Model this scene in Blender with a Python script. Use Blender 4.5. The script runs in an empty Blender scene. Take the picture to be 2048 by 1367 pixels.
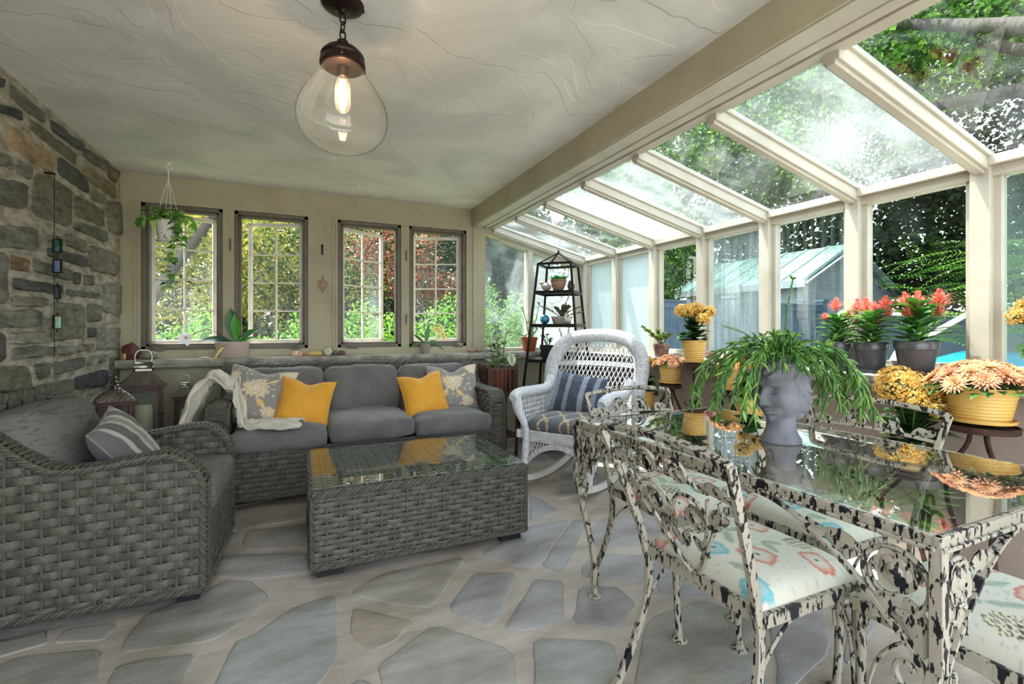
import bpy, math, random
from mathutils import Vector, Matrix, Euler, noise as mnoise
PI = math.pi
V = Vector
col = bpy.context.scene.collection
def hx(h, a=1.0):
    h = h.lstrip('#'); o = []
    for i in (0, 2, 4):
        c = int(h[i:i+2], 16)/255
        o.append(c/12.92 if c <= .04045 else ((c+.055)/1.055)**2.4)
    return (o[0], o[1], o[2], a)
def mixc(a, b, t): return tuple(a[i]*(1-t)+b[i]*t for i in range(3))+(1,)
def jit(c, r, k=.15):
    s = 1+r.uniform(-k, k); return (c[0]*s, c[1]*s, c[2]*s, 1)
def sm(a, b, x):
    t = max(0., min(1., (x-a)/(b-a))) if a != b else float(x > a)
    return t*t*(3-2*t)
def nz(x, y, z=0.): return mnoise.noise(V((x, y, z)))
# ---- survey of the room: camera station at plan origin, eye height 1.15 m, room axis 24.1 degrees left of the view
FPX, EYE, TH = 952., 1.15, math.radians(24.1)
HORIZ = 659.
ST, CT = math.sin(TH), math.cos(TH)
def at(u, v, X=None, Y=None, Z=None, D=None):
    t = (u-1024)/FPX; k = (HORIZ-v)/FPX
    r = (ST+CT*t, CT-ST*t, k)
    d = X/r[0] if X is not None else Y/r[1] if Y is not None else (Z-EYE)/r[2] if Z is not None else D
    return V((r[0]*d, r[1]*d, EYE+k*d))
# ---------------------------------------------------------------- mesh builder
class MB:
    def __init__(s, c=(1, 1, 1, 1)): s.v = []; s.f = []; s.c = []; s.cur = c
    def add(s, vs, fs, c=None):
        o = len(s.v)
        s.v.extend([(p[0], p[1], p[2]) for p in vs])
        s.f.extend([tuple(i+o for i in f) for f in fs])
        if isinstance(c, list): s.c.extend(c)
        else: s.c.extend([c or s.cur]*len(vs))
        return s
    def xf(s, M, a=0):
        for i in range(a, len(s.v)):
            p = M @ V(s.v[i]); s.v[i] = (p.x, p.y, p.z)
        return s
    def box(s, c, d, M=None, col=None):
        x, y, z = d[0]/2, d[1]/2, d[2]/2
        vs = [V((sx*x, sy*y, sz*z)) for sx in (-1, 1) for sy in (-1, 1) for sz in (-1, 1)]
        if M is not None: vs = [M @ p for p in vs]
        vs = [p+V(c) for p in vs]
        return s.add(vs, [(0, 1, 3, 2), (4, 6, 7, 5), (0, 4, 5, 1), (2, 3, 7, 6), (0, 2, 6, 4), (1, 5, 7, 3)], col)
    def bb(s, a, b, col=None):
        a = V(a); b = V(b); d = b-a
        return s.box((a+b)/2, (abs(d.x), abs(d.y), abs(d.z)), None, col)
    def sweep(s, pts, sec, closed=False, up=None, sc=None, caps=True, col=None):
        pts = [V(p) for p in pts]; n = len(pts); m = len(sec)
        if n < 2: return s
        T = []
        for i in range(n):
            a = pts[i-1] if (i > 0 or closed) else pts[i]
            b = pts[(i+1) % n] if (i < n-1 or closed) else pts[i]
            t = b-a
            T.append(t.normalized() if t.length > 1e-9 else V((0, 0, 1)))
        vs = []; cs = []
        N = None
        for i in range(n):
            t = T[i]
            if up is not None:
                u = V(up); S_ = t.cross(u)
                if S_.length < 1e-5: S_ = t.cross(V((1, 0, .01)))
                S_.normalize(); N = S_.cross(t)
            else:
                if N is None:
                    N = V((0, 0, 1)) if abs(t.z) < .9 else V((1, 0, 0))
                N = N-t*N.dot(t)
                if N.length < 1e-6: N = t.orthogonal()
                N.normalize(); S_ = t.cross(N)
            k = sc[i] if sc else 1.
            for q in sec: vs.append(pts[i]+S_*(q[0]*k)+N*(q[1]*k))
            if isinstance(col, list): cs += [col[i]]*m
        fs = []
        for i in range(n if closed else n-1):
            j = (i+1) % n
            for k in range(m):
                l = (k+1) % m; fs.append((i*m+k, i*m+l, j*m+l, j*m+k))
        if caps and not closed:
            fs.append(tuple(reversed(range(m)))); fs.append(tuple((n-1)*m+k for k in range(m)))
        return s.add(vs, fs, cs if isinstance(col, list) else col)
    def tube(s, pts, r, n=8, closed=False, caps=True, col=None):
        rr = r if isinstance(r, (list, tuple)) else None
        sec = [(math.cos(2*PI*k/n)*(1 if rr else r), math.sin(2*PI*k/n)*(1 if rr else r)) for k in range(n)]
        return s.sweep(pts, sec, closed, None, list(rr) if rr else None, caps, col)
    def bar(s, pts, w, h, up=(0, 0, 1), closed=False, col=None):
        return s.sweep(pts, [(-w/2, -h/2), (w/2, -h/2), (w/2, h/2), (-w/2, h/2)], closed, up, None, True, col)
    def lathe(s, prof, c=(0, 0, 0), n=24, sx=1, sy=1, col=None, M=None):
        vs = []; fs = []; m = len(prof)
        for (r, z) in prof:
            for k in range(n):
                a = 2*PI*k/n; p = V((r*sx*math.cos(a), r*sy*math.sin(a), z))
                if M is not None: p = M @ p
                vs.append(p+V(c))
        for i in range(m-1):
            for k in range(n):
                l = (k+1) % n; fs.append((i*n+k, i*n+l, (i+1)*n+l, (i+1)*n+k))
        if prof[0][0] > 1e-5: fs.append(tuple(reversed(range(n))))
        if prof[-1][0] > 1e-5: fs.append(tuple((m-1)*n+k for k in range(n)))
        return s.add(vs, fs, col)
    def ell(s, c, r, M=None, nu=12, nv=8, amp=0, fr=10, seed=0, col=None):
        vs = []; fs = []
        for j in range(nv+1):
            ph = PI*j/nv
            for i in range(nu):
                a = 2*PI*i/nu
                p = V((math.sin(ph)*math.cos(a), math.sin(ph)*math.sin(a), math.cos(ph)))
                k = 1+amp*nz(p.x*fr*.2+seed, p.y*fr*.2, p.z*fr*.2) if amp else 1
                p = V((p.x*r[0]*k, p.y*r[1]*k, p.z*r[2]*k))
                if M is not None: p = M @ p
                vs.append(p+V(c))
        for j in range(nv):
            for i in range(nu):
                l = (i+1) % nu; fs.append((j*nu+i, (j+1)*nu+i, (j+1)*nu+l, j*nu+l))
        return s.add(vs, fs, col)
    def grid(s, fn, nu, nv, col=None, wrapu=False):
        vs = []; cs = []; fs = []
        for j in range(nv+1):
            for i in range(nu+(0 if wrapu else 1)):
                q = fn(i/nu, j/nv)
                if isinstance(q, tuple) and len(q) == 2: vs.append(q[0]); cs.append(q[1])
                else: vs.append(q)
        w = nu if wrapu else nu+1
        for j in range(nv):
            for i in range(nu):
                l = (i+1) % w if wrapu else i+1
                fs.append((j*w+i, j*w+l, (j+1)*w+l, (j+1)*w+i))
        return s.add(vs, fs, cs if cs else col)
    def leaf(s, b, d, L, W, up=(0, 0, 1), droop=.3, n=4, cup=.15, tip=.8, col=None, edge=None):
        b = V(b); d = V(d).normalized(); up = V(up)
        sd = d.cross(up)
        if sd.length < 1e-4: sd = d.orthogonal()
        sd.normalize(); nn = sd.cross(d)
        vs = []; fs = []; cs = []
        c0 = col or s.cur
        for i in range(n+1):
            t = i/n
            p = b+d*(L*t)-V((0, 0, 1))*(droop*L*t*t)
            w = W*.5*max(.04, math.sin(PI*min(1, t**tip*.97+.03)))
            vs += [p-sd*w+nn*(cup*w), p, p+sd*w+nn*(cup*w)]
            cs += [edge or c0, c0, edge or c0]
            if i < n:
                k = i*3; fs += [(k, k+1, k+4, k+3), (k+1, k+2, k+5, k+4)]
        return s.add(vs, fs, cs)
    def rbox(s, d, r, c=(0, 0, 0), M=None, n=8, puff=0, wr=0, seed=0, fr=6, side=0, colfn=None, col=None):
        """rounded, softly puffed box (cushions)"""
        hx_, hy, hz = d[0]/2, d[1]/2, d[2]/2
        idx = {}; vs = []; fs = []; cs = []
        inn = (max(hx_-r, 0), max(hy-r, 0), max(hz-r, 0))
        def pos(h):
            out = []
            ins = [-h+h*2*i/n for i in range(n+1)]
            return ins
        gx = [-hx_, -hx_+r*.35]+[-hx_+r+(2*hx_-2*r)*i/n for i in range(n+1)]+[hx_-r*.35, hx_]
        gy = [-hy, -hy+r*.35]+[-hy+r+(2*hy-2*r)*i/n for i in range(n+1)]+[hy-r*.35, hy]
        gz = [-hz, -hz+r*.35]+[-hz+r+(2*hz-2*r)*i/3 for i in range(4)]+[hz-r*.35, hz]
        A = [gx, gy, gz]; NN = [len(gx)-1, len(gy)-1, len(gz)-1]
        def vid(i, j, k):
            key = (i, j, k)
            if key in idx: return idx[key]
            p = V((gx[i], gy[j], gz[k]))
            q = V((max(-inn[0], min(inn[0], p.x)), max(-inn[1], min(inn[1], p.y)), max(-inn[2], min(inn[2], p.z))))
            dd = p-q
            if dd.length > 1e-9: p = q+dd.normalized()*r
            u, w, t = p.x/hx_, p.y/hy, p.z/hz
            e = (1-min(1, abs(u))**4)*(1-min(1, abs(w))**4)
            p.z += puff*t*e
            if side:
                p.x += side*u*(1-abs(w)**3)*(1-t*t); p.y += side*w*(1-abs(u)**3)*(1-t*t)
            if wr:
                f = V((p.x*fr+seed, p.y*fr, p.z*fr))
                k1 = mnoise.noise(f); k2 = abs(mnoise.noise(f*2.3+V((7, 3, 1))))
                p = p+V((u, w, t))*(wr*(k1-.8*k2))
            if colfn: cs.append(colfn(u, w, t))
            if M is not None: p = M @ p
            vs.append(p+V(c)); idx[key] = len(vs)-1
            return idx[key]
        for ax in range(3):
            a, b = [q for q in range(3) if q != ax]
            for side_ in (0, NN[ax]):
                for i in range(NN[a]):
                    for j in range(NN[b]):
                        def mk(ii, jj):
                            t = [0, 0, 0]; t[ax] = side_; t[a] = ii; t[b] = jj
                            return vid(*t)
                        q = [mk(i, j), mk(i+1, j), mk(i+1, j+1), mk(i, j+1)]
                        if (side_ == 0) ^ (ax == 1): q.reverse()
                        fs.append(tuple(q))
        return s.add(vs, fs, cs if colfn else col)
    def build(s, name, m, parent=None, world=False, smooth=True, bevel=0, subsurf=0, solid=0):
        off = V((0, 0, 0))
        if world and parent is not None:
            q = parent
            while q is not None: off += q.location; q = q.parent
        me = bpy.data.meshes.new(name)
        vs = s.v
        loc = V((0, 0, 0))
        if parent is None and world and vs:
            xs = [p[0] for p in vs]; ys = [p[1] for p in vs]; zs = [p[2] for p in vs]
            loc = V(((min(xs)+max(xs))/2, (min(ys)+max(ys))/2, min(zs))); off = loc
        if off.length > 0: vs = [(p[0]-off.x, p[1]-off.y, p[2]-off.z) for p in vs]
        me.from_pydata(vs, [], s.f)
        ca = me.color_attributes.new('Col', 'FLOAT_COLOR', 'POINT')
        flat = []
        for c in s.c: flat += [c[0], c[1], c[2], 1.]
        ca.data.foreach_set('color', flat)
        if smooth: me.polygons.foreach_set('use_smooth', [True]*len(me.polygons))
        me.update()
        if smooth: me.set_sharp_from_angle(angle=math.radians(48))
        o = bpy.data.objects.new(name, me); col.objects.link(o)
        for mm in (m if isinstance(m, (list, tuple)) else [m]): me.materials.append(mm)
        o.location = loc
        if parent is not None: o.parent = parent
        if bevel:
            b = o.modifiers.new('b', 'BEVEL'); b.width = bevel; b.segments = 2; b.limit_method = 'ANGLE'; b.angle_limit = math.radians(40); b.harden_normals = False
        if solid:
            b = o.modifiers.new('s', 'SOLIDIFY'); b.thickness = solid; b.offset = 0
        if subsurf:
            b = o.modifiers.new('u', 'SUBSURF'); b.levels = subsurf; b.render_levels = subsurf
        return o
def tag(o, label=None, cat=None, group=None, kind=None):
    if label: o['label'] = label
    if cat: o['category'] = cat
    if group: o['group'] = group
    if kind: o['kind'] = kind
    return o
def thing(name, label, cat, loc=(0, 0, 0), rz=0, group=None, kind=None):
    o = bpy.data.objects.new(name, None); col.objects.link(o)
    o.empty_display_size = .05
    o.location = loc; o.rotation_euler = (0, 0, rz)
    return tag(o, label, cat, group, kind)
def copy_tree(o, parent=None):
    c = o.copy(); col.objects.link(c)
    if parent is not None: c.parent = parent
    for ch in [q for q in bpy.data.objects if q.parent == o]: copy_tree(ch, c)
    return c
def struct(o): return tag(o, kind='structure')
def spiral(cx, cy, r0, r1, turns, a0, n=26, cw=1):
    return [(cx+(r0+(r1-r0)*i/n)*math.cos(a0+cw*2*PI*turns*i/n), cy+(r0+(r1-r0)*i/n)*math.sin(a0+cw*2*PI*turns*i/n)) for i in range(n+1)]
def bez(p0, p1, p2, p3, n=12):
    p0, p1, p2, p3 = V(p0), V(p1), V(p2), V(p3)
    return [p0*(1-t)**3+p1*3*t*(1-t)**2+p2*3*t*t*(1-t)+p3*t**3 for t in [i/n for i in range(n+1)]]
def cr(pts, n=6, closed=False):
    """Catmull-Rom through points"""
    P = [V(p) for p in pts]; out = []; m = len(P)
    for i in range(m if closed else m-1):
        p1 = P[i]; p2 = P[(i+1) % m]
        p0 = P[i-1] if (i > 0 or closed) else p1*2-p2
        p3 = P[(i+2) % m] if (i+2 < m or closed) else p2*2-p1
        for k in range(n):
            t = k/n
            out.append(.5*((2*p1)+(p2-p0)*t+(2*p0-5*p1+4*p2-p3)*t*t+(3*p1-p0-3*p2+p3)*t**3))
    if not closed: out.append(P[-1])
    return out
def resample(pts, step):
    pts = [V(p) for p in pts]; out = [pts[0]]; acc = 0
    for a, b in zip(pts, pts[1:]):
        L = (b-a).length
        if L < 1e-9: continue
        x = step-acc
        while x <= L:
            out.append(a+(b-a)*(x/L)); x += step
        acc = L-(x-step)
    return out
# ---------------------------------------------------------------- materials
def nodes(name):
    m = bpy.data.materials.new(name); m.use_nodes = True
    nt = m.node_tree; nt.nodes.clear()
    out = nt.nodes.new('ShaderNodeOutputMaterial')
    return m, nt, out
def N(nt, t, **kw):
    n = nt.nodes.new(t)
    for k, v in kw.items():
        if k.startswith('i_'):
            n.inputs[k[2:].replace('_', ' ')].default_value = v
        else: setattr(n, k, v)
    return n
def ramp(nt, src, stops):
    r = nt.nodes.new('ShaderNodeValToRGB')
    e = r.color_ramp.elements
    while len(e) < len(stops): e.new(.5)
    for q, (p, c) in zip(e, stops):
        q.position = p; q.color = c if len(c) == 4 else (*c, 1)
    nt.links.new(src, r.inputs[0]); return r.outputs[0]
def coords(nt, stretch=None, loc=(0, 0, 0)):
    tc = nt.nodes.new('ShaderNodeTexCoord'); mp = nt.nodes.new('ShaderNodeMapping')
    nt.links.new(tc.outputs['Object'], mp.inputs['Vector'])
    mp.inputs['Location'].default_value = loc
    if stretch: mp.inputs['Scale'].default_value = stretch
    return mp.outputs[0]
def noise(nt, vec, scale, det=4, rough=.55, dist=0):
    n = nt.nodes.new('ShaderNodeTexNoise')
    n.inputs['Scale'].default_value = scale; n.inputs['Detail'].default_value = det
    n.inputs['Roughness'].default_value = rough; n.inputs['Distortion'].default_value = dist
    nt.links.new(vec, n.inputs['Vector']); return n.outputs['Fac']
def mx(nt, a, b, fac, mode='MIX'):
    n = nt.nodes.new('ShaderNodeMix'); n.data_type = 'RGBA'; n.blend_type = mode
    for sock, val in ((n.inputs[0], fac), (n.inputs[6], a), (n.inputs[7], b)):
        if hasattr(val, 'is_linked'): nt.links.new(val, sock)
        else: sock.default_value = val
    return n.outputs[2]
def mat(name, c='#808080', rough=.6, metal=0, c2=None, ns=8, det=4, lo=.4, hi=.65, bump=0, bs=60, bdet=4, attr=False,
        stretch=None, spec=.4, transl=0, coat=0, c3=None, ns3=2.5, lo3=.5, hi3=.7, bdist=.01, sheen=0):
    m, nt, out = nodes(name)
    b = N(nt, 'ShaderNodeBsdfPrincipled')
    b.inputs['Roughness'].default_value = rough; b.inputs['Metallic'].default_value = metal
    b.inputs['Specular IOR Level'].default_value = spec
    if coat: b.inputs['Coat Weight'].default_value = coat
    if sheen: b.inputs['Sheen Weight'].default_value = sheen
    vec = coords(nt, stretch)
    cc = hx(c) if isinstance(c, str) else c
    if attr:
        a = N(nt, 'ShaderNodeAttribute', attribute_name='Col'); src = a.outputs['Color']
    else:
        rgb = N(nt, 'ShaderNodeRGB'); rgb.outputs[0].default_value = cc; src = rgb.outputs[0]
    if c2:
        f = ramp(nt, noise(nt, vec, ns, det), [(lo, (0, 0, 0, 1)), (hi, (1, 1, 1, 1))])
        if attr: src = mx(nt, src, hx(c2), f, 'MULTIPLY')
        else: src = mx(nt, src, hx(c2), f)
    if c3:
        f = ramp(nt, noise(nt, vec, ns3, 3), [(lo3, (0, 0, 0, 1)), (hi3, (1, 1, 1, 1))])
        src = mx(nt, src, hx(c3), f)
    nt.links.new(src, b.inputs['Base Color'])
    if bump:
        bp = N(nt, 'ShaderNodeBump'); bp.inputs['Strength'].default_value = bump; bp.inputs['Distance'].default_value = bdist
        nt.links.new(noise(nt, vec, bs, bdet), bp.inputs['Height']); nt.links.new(bp.outputs[0], b.inputs['Normal'])
    sh = b.outputs[0]
    if transl:
        t = N(nt, 'ShaderNodeBsdfTranslucent'); nt.links.new(src, t.inputs[0])
        s_ = N(nt, 'ShaderNodeMixShader'); s_.inputs[0].default_value = transl
        nt.links.new(sh, s_.inputs[1]); nt.links.new(t.outputs[0], s_.inputs[2]); sh = s_.outputs[0]
    nt.links.new(sh, out.inputs[0]); return m
def glass(name, tint=(.97, 1, .985, 1), ior=1.5, dirt=0, lo=.45, hi=.7, scale=3, stretch=(1, 1, 1), dcol='#dfe8ea', base=0, seed=0, fine=0, grad=None, rough=.0, gain=1):
    """clear sheet glass with a deposit of grime / condensation on it; on the lamp globe, painted reflection haze"""
    m, nt, out = nodes(name)
    tr = N(nt, 'ShaderNodeBsdfTransparent'); tr.inputs[0].default_value = tint
    gl = N(nt, 'ShaderNodeBsdfGlossy'); gl.inputs['Roughness'].default_value = rough
    fr = N(nt, 'ShaderNodeFresnel'); fr.inputs[0].default_value = ior
    mix = N(nt, 'ShaderNodeMixShader')
    geo = N(nt, 'ShaderNodeNewGeometry')   # only the face the light enters by mirrors; the exit face of the thin sheet does not
    inv = N(nt, 'ShaderNodeMath', operation='MULTIPLY_ADD'); inv.inputs[1].default_value = -gain; inv.inputs[2].default_value = gain
    nt.links.new(geo.outputs['Backfacing'], inv.inputs[0])
    mm = N(nt, 'ShaderNodeMath', operation='MULTIPLY', use_clamp=True)
    nt.links.new(fr.outputs[0], mm.inputs[0]); nt.links.new(inv.outputs[0], mm.inputs[1]); nt.links.new(mm.outputs[0], mix.inputs[0])
    nt.links.new(tr.outputs[0], mix.inputs[1]); nt.links.new(gl.outputs[0], mix.inputs[2])
    sh = mix.outputs[0]
    if dirt or base:
        vec = coords(nt, stretch, (seed*3.1, seed*1.7, seed))
        f = ramp(nt, noise(nt, vec, scale, 6, .6, .4), [(lo, (base, base, base, 1)), (hi, (dirt, dirt, dirt, 1))])
        if fine:
            vec2 = coords(nt, (1, 1, 1), (seed, 0, 0))
            g = ramp(nt, noise(nt, vec2, 60, 3), [(.35, (1-fine,)*3), (.7, (1, 1, 1))])
            f = mx(nt, f, g, 1., 'MULTIPLY')
        if grad:
            ax, a, b_, va, vb = grad
            sp = N(nt, 'ShaderNodeSeparateXYZ'); nt.links.new(coords(nt), sp.inputs[0])
            mr = N(nt, 'ShaderNodeMapRange'); mr.inputs[1].default_value = a; mr.inputs[2].default_value = b_
            mr.inputs[3].default_value = va; mr.inputs[4].default_value = vb
            nt.links.new(sp.outputs[ax], mr.inputs[0])
            f = mx(nt, f, mr.outputs[0], 1., 'MULTIPLY')
        di = N(nt, 'ShaderNodeBsdfDiffuse'); di.inputs[0].default_value = hx(dcol)
        tl = N(nt, 'ShaderNodeBsdfTranslucent'); tl.inputs[0].default_value = hx(dcol)
        dm = N(nt, 'ShaderNodeMixShader'); dm.inputs[0].default_value = .6
        nt.links.new(di.outputs[0], dm.inputs[1]); nt.links.new(tl.outputs[0], dm.inputs[2])
        m2 = N(nt, 'ShaderNodeMixShader'); nt.links.new(f, m2.inputs[0])
        nt.links.new(sh, m2.inputs[1]); nt.links.new(dm.outputs[0], m2.inputs[2]); sh = m2.outputs[0]
    nt.links.new(sh, out.inputs[0]); return m
MT = {}
MT['wall'] = mat('painted_wall', '#aea78f', .7, c2='#a59e86', ns=3, bump=.15, bs=90)
MT['trim'] = mat('cream_trim', '#bfb8aa', .45, c2='#b3ac9e', ns=5, bump=.04, bs=40)
MT['taupe'] = mat('taupe_wall', '#a09186', .7, c2='#94857a', ns=4, bump=.2, bs=60)
MT['frame'] = mat('window_frame_grey', '#6d655b', .5, c2='#5f574e', ns=9)
MT['sash'] = mat('sash_white', '#e2ded6', .45, c2='#cfc9bf', ns=9)
MT['darkmetal'] = mat('black_iron', '#1b1a1b', .42, .5, c2='#2a2523', ns=30, bump=.1, bs=120)
MT['bronze'] = mat('dark_bronze', '#3a2b27', .38, .75, c2='#2a201e', ns=20)
MT['steel'] = mat('brushed_steel', '#9a9691', .28, 1., c2='#7d7873', ns=12, stretch=(1, 1, 8))
MT['pewter'] = mat('pewter_roof', '#8c867f', .4, .85, c2='#6f6862', ns=14)
MT['wood'] = mat('dark_red_wood', '#4a2a24', .45, c2='#371d19', ns=6, stretch=(6, 6, 1), bump=.1, bs=50)
MT['wicker'] = mat('grey_wicker', attr=True, rough=.55, c2='#77736a', ns=14, lo=.35, hi=.75, stretch=(6, 6, 60), bump=.35, bs=30, bdist=.003)
MT['wickerbase'] = mat('wicker_shadow_panel', '#2c2a28', .9)
MT['whitewicker'] = mat('white_wicker', '#d4d4d6', .5, c2='#b9b9bd', ns=40, bump=.35, bs=160, bdist=.004)
MT['cushion'] = mat('charcoal_canvas', '#6c6a68', .9, c2='#5d5b59', ns=6, bump=.25, bs=260, sheen=.2, stretch=(1, 1, 1))
MT['cushion2'] = mat('slate_cushion', '#696862', .9, c2='#55544f', ns=9, lo=.55, hi=.62, stretch=(1, 5, 9), bump=.25, bs=260)
MT['fabric'] = mat('printed_fabric', attr=True, rough=.85, bump=.25, bs=300, bdist=.003, sheen=.15)
MT['yellow'] = mat('mustard_cotton', '#dc9f33', .85, c2='#cf922a', ns=5, bump=.25, bs=280, bdist=.003, sheen=.2)
MT['blanket'] = mat('cream_fleece', '#d3cabc', .95, c2='#c0b6a6', ns=7, bump=.4, bs=220, bdist=.004, sheen=.4)
MT['iron'] = mat('chipped_cream_iron', '#a29a89', .5, c2='#14141a', ns=75, det=6, lo=.552, hi=.567, bump=.25, bs=60, c3='#15151b', ns3=26, lo3=.61, hi3=.62, stretch=(1, 1, .35))
MT['ironblack'] = mat('chipped_black_iron', '#17171d', .42, c2='#c9c0ac', ns=30, det=5, lo=.58, hi=.6, bump=.2, bs=60)
MT['stone'] = mat('wall_stone', attr=True, rough=.85, c2='#a9a59a', ns=11, det=7, lo=.35, hi=.7, bump=.9, bs=16, bdet=9, bdist=.02, stretch=(1, 1, 2.6))
MT['mortar'] = mat('mortar', '#9d958a', .92, c2='#8b8379', ns=6, bump=.6, bs=35, bdet=8, bdist=.012)
MT['flag'] = mat('flagstone', attr=True, rough=.5, c2='#c4bfb7', ns=2.4, det=10, lo=.38, hi=.72, bump=.45, bs=4, bdet=12, bdist=.022, spec=.4, stretch=(1.2, 2.4, 1), c3='#a9947c', ns3=1.1, lo3=.60, hi3=.95)
MT['ledge'] = mat('ledge_stone', '#a3a097', .8, c2='#77746c', ns=9, det=7, bump=.8, bs=18, bdet=8, bdist=.015)
MT['leaf'] = mat('foliage', attr=True, rough=.5, transl=.45, spec=.3)
MT['pleaf'] = mat('houseplant_leaf', attr=True, rough=.38, transl=.2, spec=.5)
MT['petal'] = mat('petals', attr=True, rough=.6, transl=.3, spec=.2)
MT['bark'] = mat('bark', '#4d463f', .9, c2='#332d28', ns=8, stretch=(4, 4, 1), bump=.7, bs=14)
MT['stem'] = mat('green_stem', '#4f6b2d', .55)
MT['soil'] = mat('potting_soil', '#2b211b', .95, c2='#41342a', ns=60, bump=.6, bs=90)
MT['terracotta'] = mat('terracotta', '#b0603f', .7, c2='#96492f', ns=9, bump=.1, bs=60)
MT['claybrown'] = mat('banded_clay', '#9b7d68', .7, c2='#866a57', ns=14)
MT['greypot'] = mat('grey_glazed_pot', '#56565b', .25, spec=.5, c2='#4d4d52', ns=4)
MT['yellowpot'] = mat('yellow_glazed_pot', '#dfb562', .3, spec=.5, c2='#d3a650', ns=5)
MT['mauvepot'] = mat('mauve_ceramic', '#b5a299', .35)
MT['taupepot'] = mat('taupe_ceramic', '#8f857d', .4)
MT['blackpot'] = mat('black_plastic_pot', '#2b2c31', .45)
MT['whitepot'] = mat('white_stoneware', '#cfcac0', .5, c2='#b7b1a6', ns=20)
MT['stonepot'] = mat('speckled_stone_pot', '#a07d75', .85, c2='#6d554e', ns=30, lo=.45, hi=.6, bump=.4, bs=60)
MT['rust'] = mat('rusty_iron', '#4a2f26', .7, .3, c2='#2e1f1b', ns=25, lo=.45, hi=.6, bump=.3, bs=80)
MT['concrete'] = mat('grey_concrete', '#75757a', .8, c2='#5b5b60', ns=9, det=7, bump=.3, bs=70, bdist=.006)
MT['candle'] = mat('ivory_candle', '#d8d5b4', .5, transl=.2)
MT['white'] = mat('white_paint', '#e6e3dd', .5)
MT['solid'] = mat('coloured', attr=True, rough=.6)
MT['gloss'] = mat('coloured_gloss', attr=True, rough=.2, spec=.6)
MT['glass'] = glass('clear_glass')
MT['tableglass'] = glass('table_glass', (.93, .98, .96, 1), 1.62, gain=2.1)
MT['coffeeglass'] = glass('coffee_table_glass', (.93, .98, .96, 1), 1.6, gain=1.35)
# ================================================================ ROOM SHELL
CEIL = 2.36; XL = -1.24; YB = 4.55; XG = 2.88; LZ = .923
YR = -.9
def chaikin(p, k=1):
    for _ in range(k):
        q = []
        for i in range(len(p)):
            a, b = p[i], p[(i+1) % len(p)]
            q.append((a[0]*.9+b[0]*.1, a[1]*.9+b[1]*.1)); q.append((a[0]*.1+b[0]*.9, a[1]*.1+b[1]*.9))
        p = q
    return p
def densify(p, step):
    q = []
    for i in range(len(p)):
        a, b = p[i], p[(i+1) % len(p)]
        L = math.hypot(b[0]-a[0], b[1]-a[1]); n = max(1, int(L/step))
        for k in range(n): q.append((a[0]+(b[0]-a[0])*k/n, a[1]+(b[1]-a[1])*k/n))
    return q
def inside(p, x, y):
    r = False; j = len(p)-1
    for i in range(len(p)):
        if (p[i][1] > y) != (p[j][1] > y) and x < (p[j][0]-p[i][0])*(y-p[i][1])/(p[j][1]-p[i][1]+1e-12)+p[i][0]: r = not r
        j = i
    return r
def slabstone(mb, poly, mapf, h0, h1, col_, rg, rough=.004, inset=.012, step=.05, grow=1.03):
    """irregular stone: skirt, rounded arris, lumpy face"""
    poly = densify(chaikin(poly, 1), step)
    n = len(poly); cx = sum(p[0] for p in poly)/n; cy = sum(p[1] for p in poly)/n
    poly = [(cx+(p[0]-cx)*grow, cy+(p[1]-cy)*grow) for p in poly]
    vs = []; cs = []; fs = []
    sd = rg.uniform(0, 50)
    def ring(k, h, lump):
        for (x, y) in poly:
            dx, dy = x-cx, y-cy; L = math.hypot(dx, dy)+1e-9
            q = max(0, (L-k)/L) if k >= 0 else -k
            X, Y = cx+dx*q, cy+dy*q
            w = nz(X*9+sd, Y*9)*.006+nz(X*23+sd, Y*23)*.003
            vs.append(mapf(X+w, Y-w, h+lump*nz(X*7+sd, Y*7, 3)+lump*.6*nz(X*19+sd, Y*19, 3)))
            f = 1+.13*nz(X*5+sd, Y*5, 9)
            cs.append((col_[0]*f, col_[1]*f, col_[2]*f*(1-.03*nz(X*3+sd, Y*3)), 1))
    ring(0, h0, 0); ring(inset*.3, h0+(h1-h0)*.7, 0); ring(inset, h1, rough*.6); ring(-.66, h1, rough); ring(-.33, h1, rough)
    vs.append(mapf(cx, cy, h1)); cs.append(col_)
    for r in range(4):
        for i in range(n):
            j = (i+1) % n; fs.append((r*n+i, r*n+j, (r+1)*n+j, (r+1)*n+i))
    for i in range(n): fs.append((4*n+i, 4*n+(i+1) % n, 5*n))
    mb.add(vs, fs, cs)
rg = random.Random(5)
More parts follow.
